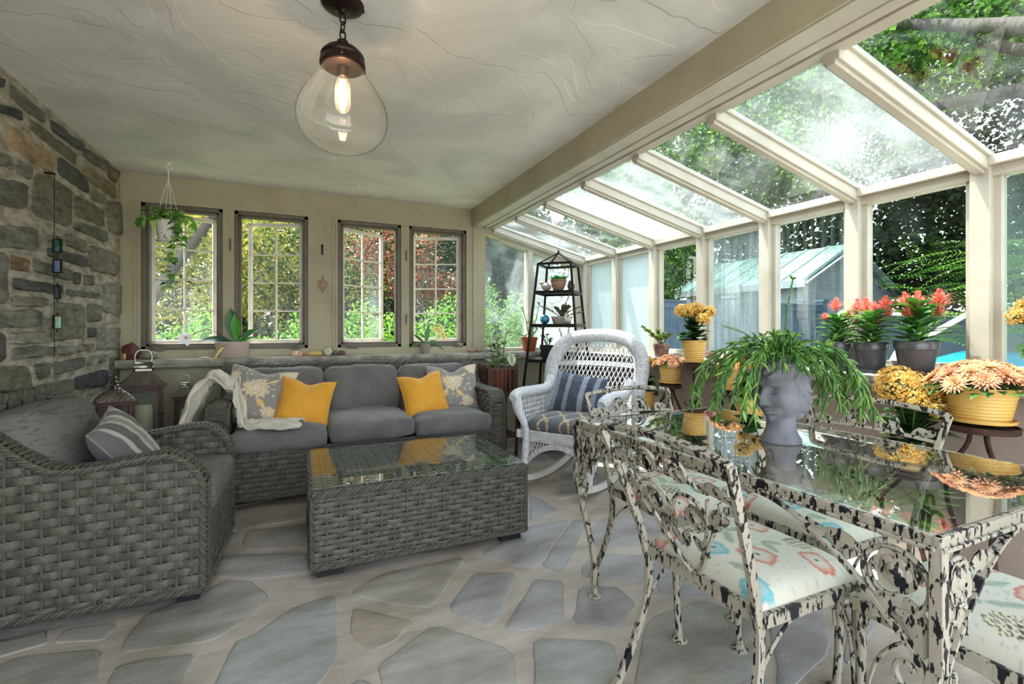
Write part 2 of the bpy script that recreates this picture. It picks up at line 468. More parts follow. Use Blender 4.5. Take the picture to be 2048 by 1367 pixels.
# ---- floor: mortar bed + irregular flagstones
fl = MB(); fl.cur = hx('#bdb2a6')
fl.bb((-1.5, YR, -.16), (2.95, 4.69, -.004))
A_ = lambda L, c: ([(400+x/2.2756, 980+y/2.2756) for x, y in L], c)
B_ = lambda L, c: ([(x/3.103, 1150+y/3.103) for x, y in L], c)
D_ = lambda L, c: (L, c)
FL = [A_([(165, 80), (490, 40), (490, 125), (215, 175), (160, 120)], '#a18a70'),
 A_([(205, 182), (500, 145), (500, 262), (185, 268)], '#8f8577'), A_([(95, 292), (490, 278), (500, 372), (290, 402), (50, 392)], '#8b877e'),
 A_([(240, 650), (430, 520), (622, 468), (630, 770), (560, 870), (480, 960), (20, 960), (150, 690)], '#93a09a'),
 A_([(668, 470), (830, 372), (1225, 292), (1060, 535), (900, 520)], '#989180'), A_([(690, 525), (978, 590), (900, 680), (770, 738), (680, 655)], '#a68a6c'),
 A_([(1112, 540), (1252, 368), (1445, 372), (1365, 578), (1318, 628)], '#8f9093'), A_([(1380, 625), (1420, 560), (1520, 398), (1662, 408), (1662, 595), (1480, 640)], '#8d8d92'),
 A_([(1690, 600), (1720, 432), (1900, 432), (1988, 512), (1900, 632)], '#77767a'), A_([(800, 790), (1060, 602), (1435, 722), (1460, 960), (840, 960)], '#989888'),
 A_([(1512, 662), (1888, 682), (1935, 900), (1920, 960), (1512, 960)], '#929b93'),
 A_([(1262, 292), (1480, 162), (1690, 128), (1585, 260), (1550, 340), (1470, 352)], '#929299'), A_([(1700, 128), (1765, 132), (1675, 330), (1640, 376), (1555, 345), (1600, 258)], '#868a92'),
 A_([(1770, 172), (1850, 112), (2120, 110), (2100, 250), (1790, 252)], '#98959b'), A_([(1732, 345), (1800, 287), (2120, 292), (2120, 430), (1732, 392)], '#a09ea3'),
 A_([(1500, 60), (1500, 10), (1640, 90), (1500, 140)], '#8f97a0'), A_([(640, 900), (730, 850), (800, 880), (840, 960), (600, 960)], '#8a8d84'),
 B_([(732, 480), (745, 420), (885, 240), (1300, 70), (1400, 20), (1570, 30), (1680, 120), (1560, 260), (1310, 410)], '#8c877b'),
 B_([(320, 420), (390, 330), (735, 285), (650, 400)], '#86857c'), B_([(640, 700), (720, 560), (880, 512), (1220, 470), (1110, 760), (640, 800)], '#87837a'),
 B_([(-200, 440), (300, 330), (305, 420), (100, 470), (-200, 560)], '#93917f'), B_([(-150, 620), (100, 500), (640, 440), (600, 700), (-150, 800)], '#8a887e'),
 D_([(1290, 1235), (1405, 1195), (1520, 1235), (1545, 1400), (1260, 1400)], '#8d8f7f'), D_([(1535, 1240), (1640, 1170), (1665, 1300), (1560, 1400)], '#96939a'),
 D_([(1120, 930), (1200, 945), (1170, 985), (1110, 1000)], '#9a938f'), D_([(1290, 1110), (1430, 1130), (1500, 1200), (1320, 1190)], '#9895a0'),
 D_([(1700, 1190), (1760, 1240), (1690, 1340)], '#9d9aa2')]
polys = []
for L, c in FL:
    c = mixc(hx(c), hx('#b1aea8'), .6)
    P_ = [at(u, v, Z=0) for u, v in L]; polys.append([(p.x, p.y) for p in P_])
    slabstone(fl, polys[-1], lambda x, y, h: V((x, y, h)), -.006, 0., c, rg, .0012, .01, .05, .985)
gx, gy = .5, .45
J = {}
for i in range(-1, 10):
    for j in range(-1, 14): J[(i, j)] = (-1.5+i*gx+rg.uniform(-.15, .15)+(j % 2)*.2, YR+j*gy+rg.uniform(-.13, .13))
pal = ['#8f9189', '#8a8880', '#94958c', '#8b8d92', '#8e9891', '#99917f', '#9a968f', '#85858a', '#a08c74']
for i in range(-1, 9):
    for j in range(-1, 13):
        q = [J[(i, j)], J[(i+1, j)], J[(i+1, j+1)], J[(i, j+1)]]
        cx = sum(p[0] for p in q)/4; cy = sum(p[1] for p in q)/4
        q = [(cx+(p[0]-cx)*.94, cy+(p[1]-cy)*.94) for p in q]
        q = [(max(-1.24, min(2.82, p[0])), max(YR+.01, min(4.54, p[1]))) for p in q]
        tst = densify(q, .06)+[(cx, cy)]
        if any(inside(P_, x, y) for P_ in polys for x, y in tst) or any(inside(q, x, y) for P_ in polys for x, y in P_): continue
        a = sum(q[k][0]*q[(k+1) % 4][1]-q[(k+1) % 4][0]*q[k][1] for k in range(4))/2
        if abs(a) < .02: continue
        slabstone(fl, q, lambda x, y, h: V((x, y, h)), -.006, 0., jit(mixc(hx(rg.choice(pal)), hx('#b1aea8'), .6), rg, .08), rg, .0012, .01, .06, .97)
struct(fl.build('floor', MT['flag'], None))
# ---- stone wall on the left
w = MB(); w.cur = hx('#bdb4a6')
w.bb((-1.55, YR, 0), (-1.25, 4.69, CEIL+.1))
C6 = lambda L, c: ([(x/4.144 if x > 0 else -70, 130+y/4.144) for x, y in L], c)
C7 = lambda L, c: ([(x/4.02 if x > 0 else -70, 440+y/4.02) for x, y in L], c)
g1, g2, g3, g4, g5 = '#75746b', '#85837a', '#5d5e5b', '#97948a', '#4b4d52'
tn, ol = '#b39a78', '#7d7a68'
WL = [C6([(0, 90), (45, 115), (45, 195), (0, 175)], g3), C6([(100, 150), (380, 400), (382, 490), (245, 400), (100, 275)], g1),
 C6([(0, 225), (200, 385), (200, 465), (70, 412), (0, 372)], g5), C6([(250, 430), (650, 742), (640, 838), (268, 542)], ol),
 C6([(430, 450), (695, 662), (695, 712), (650, 702), (440, 542)], g3), C6([(700, 680), (895, 802), (890, 892), (700, 762)], g1),
 C6([(80, 490), (445, 740), (450, 900), (330, 842), (85, 662)], tn), C6([(488, 750), (650, 855), (745, 990), (742, 1072), (495, 912)], g3),
 C6([(690, 810), (822, 905), (955, 1005), (955, 1112), (700, 932)], '#8a8068'), C6([(912, 832), (1000, 882), (965, 985), (905, 932)], '#857660'),
 C6([(0, 665), (110, 752), (100, 842), (0, 805)], g2), C6([(160, 780), (275, 852), (262, 962), (152, 892)], g2),
 C6([(0, 850), (245, 980), (238, 1200), (0, 1130)], g1), C6([(302, 880), (440, 922), (600, 1032), (600, 1358), (272, 1240)], '#7f7a6a'),
 C6([(632, 1070), (870, 1202), (875, 1350), (625, 1240)], '#827866'), C6([(772, 1012), (865, 1092), (862, 1162), (772, 1112)], g2),
 C6([(892, 1130), (1000, 1132), (1012, 1420), (905, 1380)], '#8d8878'),
 C7([(0, 5), (320, 62), (320, 250), (0, 195)], g2), C7([(395, 102), (505, 140), (505, 212), (395, 172)], '#9a8d7a'), C7([(535, 107), (695, 165), (695, 265), (540, 207)], '#8b8276'),
 C7([(602, 5), (860, 85), (860, 182), (602, 72)], g1), C7([(720, 192), (958, 270), (945, 450), (725, 400)], '#8d8578'), C7([(392, 212), (708, 295), (704, 385), (392, 292)], g3),
 C7([(105, 272), (245, 312), (240, 420), (105, 400)], '#92775c'), C7([(282, 317), (580, 400), (580, 495), (282, 412)], g1), C7([(0, 245), (60, 255), (65, 680), (0, 682)], g2),
 C7([(605, 412), (655, 422), (645, 525), (600, 512)], g3), C7([(680, 432), (760, 442), (760, 530), (680, 520)], ol), C7([(122, 462), (510, 522), (508, 600), (122, 556)], g3),
 C7([(545, 552), (813, 590), (813, 634), (545, 604)], g1), C7([(835, 500), (978, 502), (970, 775), (835, 735)], g4), C7([(105, 602), (390, 626), (390, 690), (112, 690)], '#8f897b'),
 C7([(0, 735), (335, 716), (340, 860), (0, 866)], g2), C7([(422, 650), (690, 670), (694, 945), (412, 984)], '#8d8b7a'), C7([(710, 670), (813, 676), (805, 815), (710, 820)], g2),
 C7([(0, 897), (55, 902), (60, 1138), (0, 1138)], g3), C7([(92, 905), (385, 890), (385, 990), (95, 1000)], g4), C7([(717, 862), (768, 862), (764, 943), (717, 948)], g3),
 C7([(785, 862), (975, 857), (960, 1035), (782, 1048)], g4), C7([(102, 1022), (385, 1002), (385, 1100), (102, 1128)], g2), C7([(397, 1012), (460, 1016), (455, 1085), (392, 1088)], g1),
 C7([(482, 1012), (605, 1000), (600, 1080), (482, 1084)], g4), C7([(632, 1000), (765, 990), (740, 1050), (632, 1064)], '#9a8d7c'), C7([(0, 1182), (235, 1166), (275, 1380), (0, 1400)], ol),
 C7([(284, 1152), (408, 1142), (398, 1260), (322, 1288)], g1), C7([(442, 1140), (688, 1097), (678, 1185), (446, 1248)], g1), C7([(712, 1097), (868, 1072), (864, 1130), (712, 1178)], g4),
 C7([(612, 1257), (863, 1192), (863, 1330), (602, 1367)], g5), C7([(312, 1322), (588, 1272), (588, 1390), (302, 1420)], ol), C7([(890, 1090), (958, 1102), (953, 1330), (890, 1318)], g1)]
ymin = at(-70, 500, X=XL).y
wmap = lambda y, z, h: V((h, y, z))
for L, c in WL:
    P_ = [at(u, v, X=XL) for u, v in L]
    slabstone(w, [(p.y, p.z) for p in P_], wmap, -1.252, -1.236+rg.uniform(-.004, .008), jit(hx(c), rg, .06), rg, .009, .012, .04, .985)
cols_ = [g1, g2, g3, g4, ol, g1, g2, '#8d8068']
def course(y0, y1, z0, z1):
    z = z0
    while z < z1-.05:
        h = min(rg.uniform(.09, .22), z1-z); y = y0-rg.uniform(0, .1)
        while y < y1-.03:
            L = rg.uniform(.14, .46)
            a, b = max(y, y0), min(y+L, y1)
            if b-a > .04:
                q = [(a+.014+rg.uniform(0, .012), z+.014), (b-.012, z+.014+rg.uniform(-.004, .01)), (b-.014-rg.uniform(0, .012), z+h-.012), (a+.014, z+h-.012-rg.uniform(-.004, .01))]
                slabstone(w, q, wmap, -1.252, -1.236+rg.uniform(-.004, .008), jit(hx(rg.choice(cols_)), rg, .1), rg, .009, .014, .05)
            y += L
        z += h
course(YR+.02, ymin-.02, 0, CEIL); course(ymin, YB, 0, .66)
struct(w.build('wall_left', MT['stone'], None))
# ---- ceiling: trowelled plaster, thick roof slab above; unseen back overhang added to shade windows
m, nt, out = nodes('trowelled_plaster')
b = N(nt, 'ShaderNodeBsdfPrincipled'); b.inputs['Roughness'].default_value = .75
vec = coords(nt)
f1 = noise(nt, vec, 1.6, 3, .5, 1.5)
nt.links.new(mx(nt, hx('#dfddd7'), hx('#d0cec8'), ramp(nt, f1, [(.42, (0, 0, 0)), (.62, (1, 1, 1))])), b.inputs['Base Color'])
stp = ramp(nt, noise(nt, vec, 1.3, 2, .4, 2.5), [(.46, (0, 0, 0)), (.47, (.35, .35, .35)), (.6, (.5, .5, .5)), (.61, (.25, .25, .25)), (.8, (.4, .4, .4))])
ad = N(nt, 'ShaderNodeMath', operation='MULTIPLY_ADD'); ad.inputs[1].default_value = .25
nt.links.new(noise(nt, vec, 26, 6), ad.inputs[0]); nt.links.new(stp, ad.inputs[2])
bp = N(nt, 'ShaderNodeBump'); bp.inputs['Strength'].default_value = .35; bp.inputs['Distance'].default_value = .02
nt.links.new(ad.outputs[0], bp.inputs['Height']); nt.links.new(bp.outputs[0], b.inputs['Normal'])
nt.links.new(b.outputs[0], out.inputs[0]); MT['ceil'] = m
c = MB()
c.grid(lambda u, v: V((-1.3+u*3.0, YR+v*(YB+.12-YR), CEIL+.012*nz(u*5, v*9)*min(1, u*12)*min(1, (1-u)*9)*min(1, (1-v)*9))), 30, 60)
c.bb((-1.55, YR, CEIL+.03), (1.8, 5.0, CEIL+.2))
struct(c.build('ceiling', MT['ceil'], None))
# ---- header beam between ceiling and glass roof
bm = MB(); bm.bb((1.585, YR, 2.19), (1.74, 4.56, CEIL+.03)); o = struct(bm.build('trim_1', MT['wall'], None, bevel=.004))
bm = MB(); bm.bb((1.60, YR, 2.186), (1.70, 4.56, 2.1905)); bm.bb((1.70, YR, 2.18), (1.755, 4.56, 2.192)); bm.bb((1.765, YR, 2.175), (1.83, 4.56, 2.30))
struct(bm.build('trim_2', MT['trim'], None, bevel=.003))
# ---- back wall with four window openings, column, greenhouse gable
WIN = [(-1.12, -.572), (-.49, .072), (.317, .882), (.958, 1.529)]
W0, W1 = .99, 2.14
bw = MB()
def wallbox(x0, x1, z0, z1): bw.bb((x0, YB, z0), (x1, YB+.14, z1))
wallbox(-1.55, 1.60, W1, CEIL+.1); wallbox(-1.55, 2.95, -.1, .9); wallbox(-1.55, 1.60, .9, W0)
xs = [-1.55]+[q for p in WIN for q in p]+[1.60]
for k in range(0, len(xs), 2): wallbox(xs[k], xs[k+1], W0, W1)
struct(bw.build('wall_back', MT['wall'], None))
tr = MB()
tr.bb((1.6, YB-.012, .923), (1.733, YB+.14, 2.19))
struct(tr.build('trim_3', MT['wall'], None, bevel=.004))
tr = MB()
for a, b_ in ((WIN[0][0], WIN[1][1]), (WIN[2][0], WIN[3][1])):
    for k, (wd, pr) in enumerate(((.045, .008), (.02, .016))):
        tr.bb((a-wd, YB-pr, .945), (a-.0005*k, YB+.02-.002*k, W1)); tr.bb((b_+.0005*k, YB-pr, .945), (b_+wd*.7, YB+.02-.002*k, W1)); tr.bb((a-wd, YB-pr, W1), (b_+wd*.7, YB+.02-.002*k, W1+wd))
    tr.bb((a-.046, YB-.021, .923), (b_+.03, YB+.03, W0-.005))
for a, b_ in ((WIN[0][1], WIN[1][0]), (WIN[2][1], WIN[3][0])): tr.bb((a, YB-.012, .945), (b_, YB+.02, W1-.0005))
struct(tr.build('trim_4', MT['wall'], None, smooth=False))
# casement windows, sashes swung outward
MT['sashglass'] = glass('sash_glass', (.97, .99, .98, 1), 1.45, dirt=.16, base=.02, lo=.5, hi=.75, scale=2.5, stretch=(1, 1, .5), fine=.3)
for k, ((a, b_), hinge, ang) in enumerate(zip(WIN, ('L', 'R', 'L', 'R'), (20, 20, 30, 24))):
    t = thing('window_%d' % (k+1), None, None, ((a+b_)/2, YB, W0), kind='structure')
    f = MB()
    fw = .03
    for p, q in (((a, W0), (a+fw, W1)), ((b_-fw, W0), (b_, W1)), ((a, W0), (b_, W0+fw)), ((a, W1-fw), (b_, W1))): f.bb((p[0], YB-.004, p[1]), (q[0], YB+.085, q[1]))
    f2 = .018
    for p, q in (((a+fw, W0+fw), (a+fw+f2, W1-fw)), ((b_-fw-f2, W0+fw), (b_-fw, W1-fw)), ((a+fw, W0+fw), (b_-fw, W0+fw+f2)), ((a+fw, W1-fw-f2), (b_-fw, W1-fw))): f.bb((p[0], YB+.02, p[1]), (q[0], YB+.085, q[1]))
    f.build('window_frame', MT['frame'], t, world=True, bevel=.003)
    sw, shh = (b_-a)-2*fw-.03, (W1-W0)-2*fw-.03
    hxp = a+fw+.012 if hinge == 'L' else b_-fw-.012
    sg = 1 if hinge == 'L' else -1
    Mx = Matrix.Translation((hxp, YB+.09, W0+fw+.015)) @ Matrix.Rotation(math.radians(ang)*sg, 4, 'Z')
    s_ = MB(); st = .03
    def sb(x0, x1, z0, z1, y0=0, y1=.032):
        if sg < 0: x0, x1 = -x1, -x0
        s_.bb((x0, y0, z0), (x1, y1, z1))
    sb(0, st, 0, shh); sb(sw-st, sw, 0, shh); sb(0, sw, 0, st); sb(0, sw, shh-st, shh)
    s_.xf(Mx); sash = s_.build('sash', MT['sash'], t, world=True, bevel=.003)
    s_ = MB()
    sb(sw/2-.007, sw/2+.007, st, shh-st, .008, .026)
    for r in (1, 2, 3): sb(st, sw-st, st+(shh-2*st)*r/4-.007, st+(shh-2*st)*r/4+.007, .008, .026)
    s_.xf(Mx); s_.build('muntin', MT['sash'], sash, world=True)
    s_ = MB(); sb(st, sw-st, st, shh-st, .015, .019)
    s_.xf(Mx); s_.build('pane', MT['sashglass'], sash, world=True, smooth=False)
    # crank operator on the sill
    cx = a+.1 if k == 0 else b_-.1 if k == 1 else a+.13 if k == 2 else b_-.09
    h = MB(); h.bb((cx-.045, YB-.03, W0-.012), (cx+.045, YB+.0, W0+.004))
    h.ell((cx, YB-.018, W0+.008), (.016, .012, .012))
    if k != 2: h.bar([(cx-.01, YB-.03, W0+.008), (cx+(-.03 if k == 0 else .03), YB-.045, W0+.045), (cx+(-.045 if k == 0 else .038), YB-.05, W0+.06)], .012, .008)
    else: h.bar([(cx-.03, YB-.035, W0+.012), (cx+.03, YB-.035, W0+.014)], .012, .008)
    h.build('crank_handle', MT['frame'], t, world=True, bevel=.002)
    if k in (1, 3):
        for zz in (1.25, 1.85):
            h = MB(); h.bb((a-.035, YB-.022, zz-.045), (a-.022, YB-.012, zz+.045)); h.bar([(a-.028, YB-.02, zz), (a-.03, YB-.035, zz+.05)], .01, .006)
            h.build('latch', MT['frame'], t, world=True)
# ---- ledges of rough cut stone
def ledge(name, x0, x1, y0, y1, front):
    L = MB(); n = 160
    sec = []
    def ring(t):
        if front == 'y':
            x = x0+(x1-x0)*t; e = .010*nz(x*7, 1)+.006*nz(x*21, 2)
            return [V((x, y0+e+.004, LZ-.06+.008*nz(x*9, 8))), V((x, y0+e-.005+.004*nz(x*30, 4), LZ-.03)), V((x, y0+e+.002, LZ-.006)), V((x, y0+e+.01, LZ)), V((x, y1, LZ)), V((x, y1, LZ-.06))]
        y = y0+(y1-y0)*t; e = .028*nz(y*5, 1)+.014*nz(y*17, 2)
        return [V((x0+e+.022, y, LZ-.062+.012*nz(y*9, 8))), V((x0+e+.006+.012*nz(y*14, 4), y, LZ-.035)), V((x0+e*.8, y, LZ-.008)), V((x0+e+.012, y, LZ)), V((x1, y, LZ)), V((x1, y, LZ-.06))]
    vs = []; fs = []
    for i in range(n+1): vs += ring(i/n)
    for i in range(n):
        for k in range(6):
            l = (k+1) % 6; fs.append((i*6+k, i*6+l, (i+1)*6+l, (i+1)*6+k))
    fs.append((0, 1, 2, 3, 4, 5)); fs.append(tuple(n*6+k for k in range(6)))
    L.add(vs, fs); return struct(L.build(name, MT['ledge'], None, smooth=False))
ledge('trim_5', -1.245, 2.9, 4.40, YB+.01, 'y'); ledge('trim_6', 2.69, 2.9, YR, 4.41, 'x')
g = MB(); g.bb((2.82, YR, -.1), (2.98, YB+.1, .87)); struct(g.build('wall_right', MT['taupe'], None))
# ---- sun-room frame: posts, eave, rafters, glazing
def roofz(x): return 2.205-.243*(x-1.80)
PY = [4.50, 3.94, 3.38, 2.82, 2.255, 1.69, 1.13, .57, .01, -.55, -1.11]
n_trim = 7
for i, y in enumerate(PY):
    p = MB(); hw = .037 if i else .05
    p.bb((XG, y-hw, .957), (XG+.1, y+hw, 1.905)); p.bb((XG+.035, y-hw-.028, .957), (XG+.085, y+hw+.028, 1.90))
    struct(p.build('trim_%d' % n_trim, MT['trim'], None, bevel=.003)); n_trim += 1
    r = MB()
    for (hw2, z0, z1) in ((.032, -.06, .0), (.044, -.004, .022), (.018, -.075, -.055)):
        x0, x1 = 1.80, XG+.1
        vs = [V((x, y+sy*hw2, roofz(x)+zz)) for x in (x0, x1) for sy in (-1, 1) for zz in (z0, z1)]
        r.add(vs, [(0, 1, 3, 2), (4, 6, 7, 5), (0, 4, 5, 1), (2, 3, 7, 6), (0, 2, 6, 4), (1, 5, 7, 3)])
    struct(r.build('trim_%d' % n_trim, MT['trim'], None, bevel=.003)); n_trim += 1
e = MB(); e.bb((XG-.012, YR, 1.90), (XG+.11, 4.6, 1.945)); e.bb((XG+.02, YR, 1.855), (XG+.1, 4.6, 1.90))
e.add([V((XG-.012, y, 1.945)) if k == 0 else V((XG+.1, y, 1.945)) if k == 1 else V((XG+.1, y, roofz(XG+.1)-.0)) for y in (YR, 4.6) for k in range(3)], [(0, 1, 2), (3, 5, 4), (0, 3, 4, 1), (1, 4, 5, 2), (2, 5, 3, 0)])
struct(e.build('trim_%d' % n_trim, MT['trim'], None, bevel=.003)); n_trim += 1
s = MB(); s.bb((XG-.004, YR, LZ-.004), (XG+.1, 4.49, .958)); s.bb((XG+.03, YR, .955), (XG+.09, 4.6, .985))
struct(s.build('trim_%d' % n_trim, MT['trim'], None, bevel=.003)); n_trim += 1
# gable end of the sun room
gb = MB()
gb.bb((2.222, YB-.005, LZ), (2.281, YB+.1, 2.12)); gb.bb((2.80, YB-.002, LZ), (2.98, YB+.12, 1.95)); gb.bb((1.734, YB+.001, LZ-.005), (2.79, YB+.1, .962))
def slant(mb, x0, x1, dz0, dz1, y0, y1):
    vs = [V((x, y, roofz(x)+dz)) for x in (x0, x1) for y in (y0, y1) for dz in (dz0, dz1)]
    mb.add(vs, [(0, 1, 3, 2), (4, 6, 7, 5), (0, 4, 5, 1), (2, 3, 7, 6), (0, 2, 6, 4), (1, 5, 7, 3)])
slant(gb, 1.74, 2.95, -.085, .0, YB-.02, YB+.1); slant(gb, 1.90, 2.95, -.115, -.08, YB-.0, YB+.08)
gb.bb((1.73, YB-.005, 2.14), (1.93, YB+.1, 2.20))
struct(gb.build('trim_%d' % n_trim, MT['trim'], None, bevel=.003)); n_trim += 1
G = lambda n, **k: glass(n, (.87, .915, .90, 1), 1.5, **k)
gable = [(1.733, 2.222, G('gable_glass', dirt=.42, base=.06, lo=.42, hi=.7, scale=3, stretch=(1, 1, .6), fine=.35, seed=3)), (2.281, 2.80, G('gable_glass_b', dirt=.5, base=.15, lo=.35, hi=.65, scale=3, fine=.3, seed=8))]
wn = 5
for a, b_, gm in gable:
    q = MB()
    t1 = lambda x: min(2.15, roofz(x)-.1)
    xs_ = [a, (a+b_)/2, b_] if a > 2 else [a, 1.93, b_]
    vs = []
    for y in (YB+.045, YB+.05):
        vs += [V((a, y, .95))]+[V((x, y, t1(x))) for x in xs_]+[V((b_, y, .95))]
    q.add(vs, [(0, 1, 2, 3, 4), (9, 8, 7, 6, 5)]+[(i, (i+1) % 5, 5+(i+1) % 5, 5+i) for i in range(5)])
    struct(q.build('window_%d' % wn, gm, None, world=True, smooth=False)); wn += 1
vs_ = (1, 7, .55)
PG = [G('pane_fog_a', dirt=.9, base=.66, lo=.3, hi=.6, scale=3.2, stretch=vs_, dcol='#ccd9dc', fine=.12, seed=1),
      G('pane_fog_b', dirt=.95, base=.78, lo=.3, hi=.6, scale=3, stretch=vs_, dcol='#d6e2e6', fine=.1, seed=2),
      G('pane_clear_a', dirt=.04, base=.0, lo=.5, hi=.7, seed=4),
      G('pane_streak_a', dirt=.48, base=.14, lo=.36, hi=.66, scale=5, stretch=(1, 9, .35), dcol='#c3d2d6', fine=.35, seed=5),
      G('pane_streak_b', dirt=.2, base=.01, lo=.48, hi=.72, scale=4, stretch=(1, 9, .4), dcol='#c3d2d6', fine=.4, seed=6),
      G('pane_clear_b', dirt=.03, base=.0, lo=.5, hi=.7, seed=7),
      G('pane_haze', dirt=.3, base=.06, lo=.4, hi=.7, scale=2, stretch=(1, 3, .5), dcol='#9fb6b0', fine=.25, seed=9)]
for i in range(len(PY)-1):
    q = MB(); y1, y0 = PY[i]-.04, PY[i+1]+.04
    q.bb((XG+.058, y0-.02, .96), (XG+.063, y1+.02, 1.88))
    struct(q.build('window_%d' % wn, PG[min(i, 6)], None, world=True, smooth=False)); wn += 1
RG = [G('roof_glass_%d' % k, dirt=d, base=b0, lo=lo, hi=hi, scale=sc_, stretch=(1, 1.5, 1), dcol='#bcc5c3', fine=.3, seed=10+k)
      for k, (d, b0, lo, hi, sc_) in enumerate([(.32, .06, .4, .7, 3), (.18, .02, .45, .75, 3), (.5, .2, .35, .65, 2), (.36, .1, .4, .68, 2.2), (.12, .01, .5, .75, 3), (.26, .07, .4, .7, 2), (.07, .0, .5, .75, 3)])]
for i in range(len(PY)-1):
    q = MB(); y1, y0 = PY[i]-.03, PY[i+1]+.03
    vs = [V((x, y, roofz(x)+zz)) for x in (1.79, XG+.13) for y in (y0, y1) for zz in (.004, .009)]
    q.add(vs, [(0, 1, 3, 2), (4, 6, 7, 5), (0, 4, 5, 1), (2, 3, 7, 6), (0, 2, 6, 4), (1, 5, 7, 3)])
    struct(q.build('window_%d' % wn, RG[min(i, 6)], None, world=True, smooth=False)); wn += 1
# ================================================================ OUTDOORS
MT['bounce_patio'] = mat('pale_bounce_patio', '#b9b4a8', .85, c2='#9d988c', ns=1.5, bump=.2, bs=30)
MT['lawn'] = mat('lawn', '#56683a', .9, c2='#6b5f43', ns=1.2, bump=.5, bs=50)
MT['fencepaint'] = mat('blue_grey_fence', '#4a5a6b', .75, c2='#404f62', ns=4, stretch=(6, 6, 1))
MT['siding'] = mat('pale_siding', '#8d949b', .7, c2='#7f878f', ns=3)
MT['metalroof'] = mat('green_metal_roof', '#7ea397', .4, .1, c2='#739a8d', ns=2)
MT['pool'] = mat('turquoise_plastic', '#2fa6cf', .35)
g = MB(); g.bb((-14, -14, -.3), (26, 30, -.17))
struct(g.build('ground', MT['lawn'], None))
g = MB(); g.bb((-9, -12, -.17), (3, YR, -.14)); g.bb((2.98, -12, -.17), (5.2, 5.4, -.14))  # unseen rear slab, added pale to bounce sunlight up to the ceiling
struct(g.build('bounce_patio', MT['bounce_patio'], None))
# blue-grey board fence in two runs
def fence(name, label, y, x0, x1, z1, grp):
    t = thing(name, label, 'fence', ((x0+x1)/2, y, -.17), group=grp)
    n = int((x1-x0)/.15)
    f = MB()
    for i in range(n):
        a = x0+(x1-x0)*i/n
        f.bb((a+.003, y, -.15), (a+(x1-x0)/n-.003, y+.022, z1-.1))
    f.build('boards', MT['fencepaint'], t, world=True)
    f = MB(); f.bb((x0, y-.03, z1-.12), (x1, y+.04, z1-.02)); f.bb((x0, y-.05, z1-.025), (x1, y+.06, z1)); f.bb((x0, y-.02, .1), (x1, y, .2))
    f.build('rail', MT['fencepaint'], t, world=True)
    k = x0
    while k <= x1+.01:
        f = MB(); f.bb((k-.06, y-.06, -.17), (k+.06, y+.06, z1+.05)); f.bb((k-.08, y-.08, z1+.05), (k+.08, y+.08, z1+.09))
        f.build('post', MT['fencepaint'], t, world=True); k += 2.3
fence('board_fence', 'tall blue grey board fence in front of the pale shed', 5.55, 4.0, 8.6, 1.6, None)
fence('board_fence', 'lower blue grey board fence right of the shed, below the feathery tree', 5.3, 8.72, 17.9, 1.42, None)
# garden shed with standing seam roof
sx0, sx1, sy0, sy1, sxm = 9.25, 12.3, 6.35, 9.5, 10.6
t = thing('garden_shed', 'pale sided garden shed with a light green standing seam metal roof', 'shed', (sxm, 7.9, -.17))
b = MB(); ez, rz_ = 2.16, 2.92
vs = []
for y in (sy0, sy1): vs += [V((sx0, y, -.17)), V((sx1, y, -.17)), V((sx1, y, 1.95)), V((sxm, y, rz_-.06)), V((sx0, y, ez))]
b.add(vs, [(4, 3, 2, 1, 0), (5, 6, 7, 8, 9), (0, 1, 6, 5), (1, 2, 7, 6), (4, 0, 5, 9), (2, 3, 8, 7), (3, 4, 9, 8)])
for k in range(15):
    z = -.1+k*.19
    hw = 1 if z < 1.9 else max(0.05, (rz_-z)/(rz_-1.9))
    b.bb((sxm-(sxm-sx0)*hw, sy0-.012, z), (sxm+(sx1-sxm)*hw*.95, sy0, z+.012))
    if z < 2.1: b.bb((sx0-.012, sy0, z), (sx0, sy1, z+.012))
b.build('wall', MT['siding'], t, world=True, smooth=False)
r = MB()
def roofside(xe, ze):
    for y0, y1, th in ((sy0-.18, sy1+.15, .03),):
        vs = [V((x, y, z+dz)) for x, z in ((xe, ze), (sxm, rz_+.02)) for y in (y0, y1) for dz in (0, th)]
        r.add(vs, [(0, 1, 3, 2), (4, 6, 7, 5), (0, 4, 5, 1), (2, 3, 7, 6), (0, 2, 6, 4), (1, 5, 7, 3)])
    for k in range(8):
        y = sy0-.15+(sy1-sy0+.3)*k/7
        r.bar([(xe, y, ze+.04), (sxm, y, rz_+.06)], .03, .05, up=(0, 1, 0))
roofside(sx0-.22, ez-.06); roofside(sx1+.2, 1.85)
r.build('roof', MT['metalroof'], t, world=True, smooth=False)
f = MB(); f.bb((sx0-.24, sy0-.2, ez-.17), (sx0-.2, sy1+.15, ez-.03)); f.bar([(sx0-.22, sy0-.19, ez-.1), (sxm, sy0-.19, rz_-.04), (sx1+.2, sy0-.19, 1.8)], .03, .13, up=(0, 1, 0))
f.build('fascia', MT['siding'], t, world=True)
f = MB(); f.bb((sxm+.05, sy0-.03, 1.95), (sxm+.42, sy0-.01, 2.5))
for k in range(7): f.bb((sxm+.07, sy0-.05, 1.98+k*.07), (sxm+.40, sy0-.02, 2.01+k*.07))
f.build('vent', MT['fencepaint'], t, world=True)
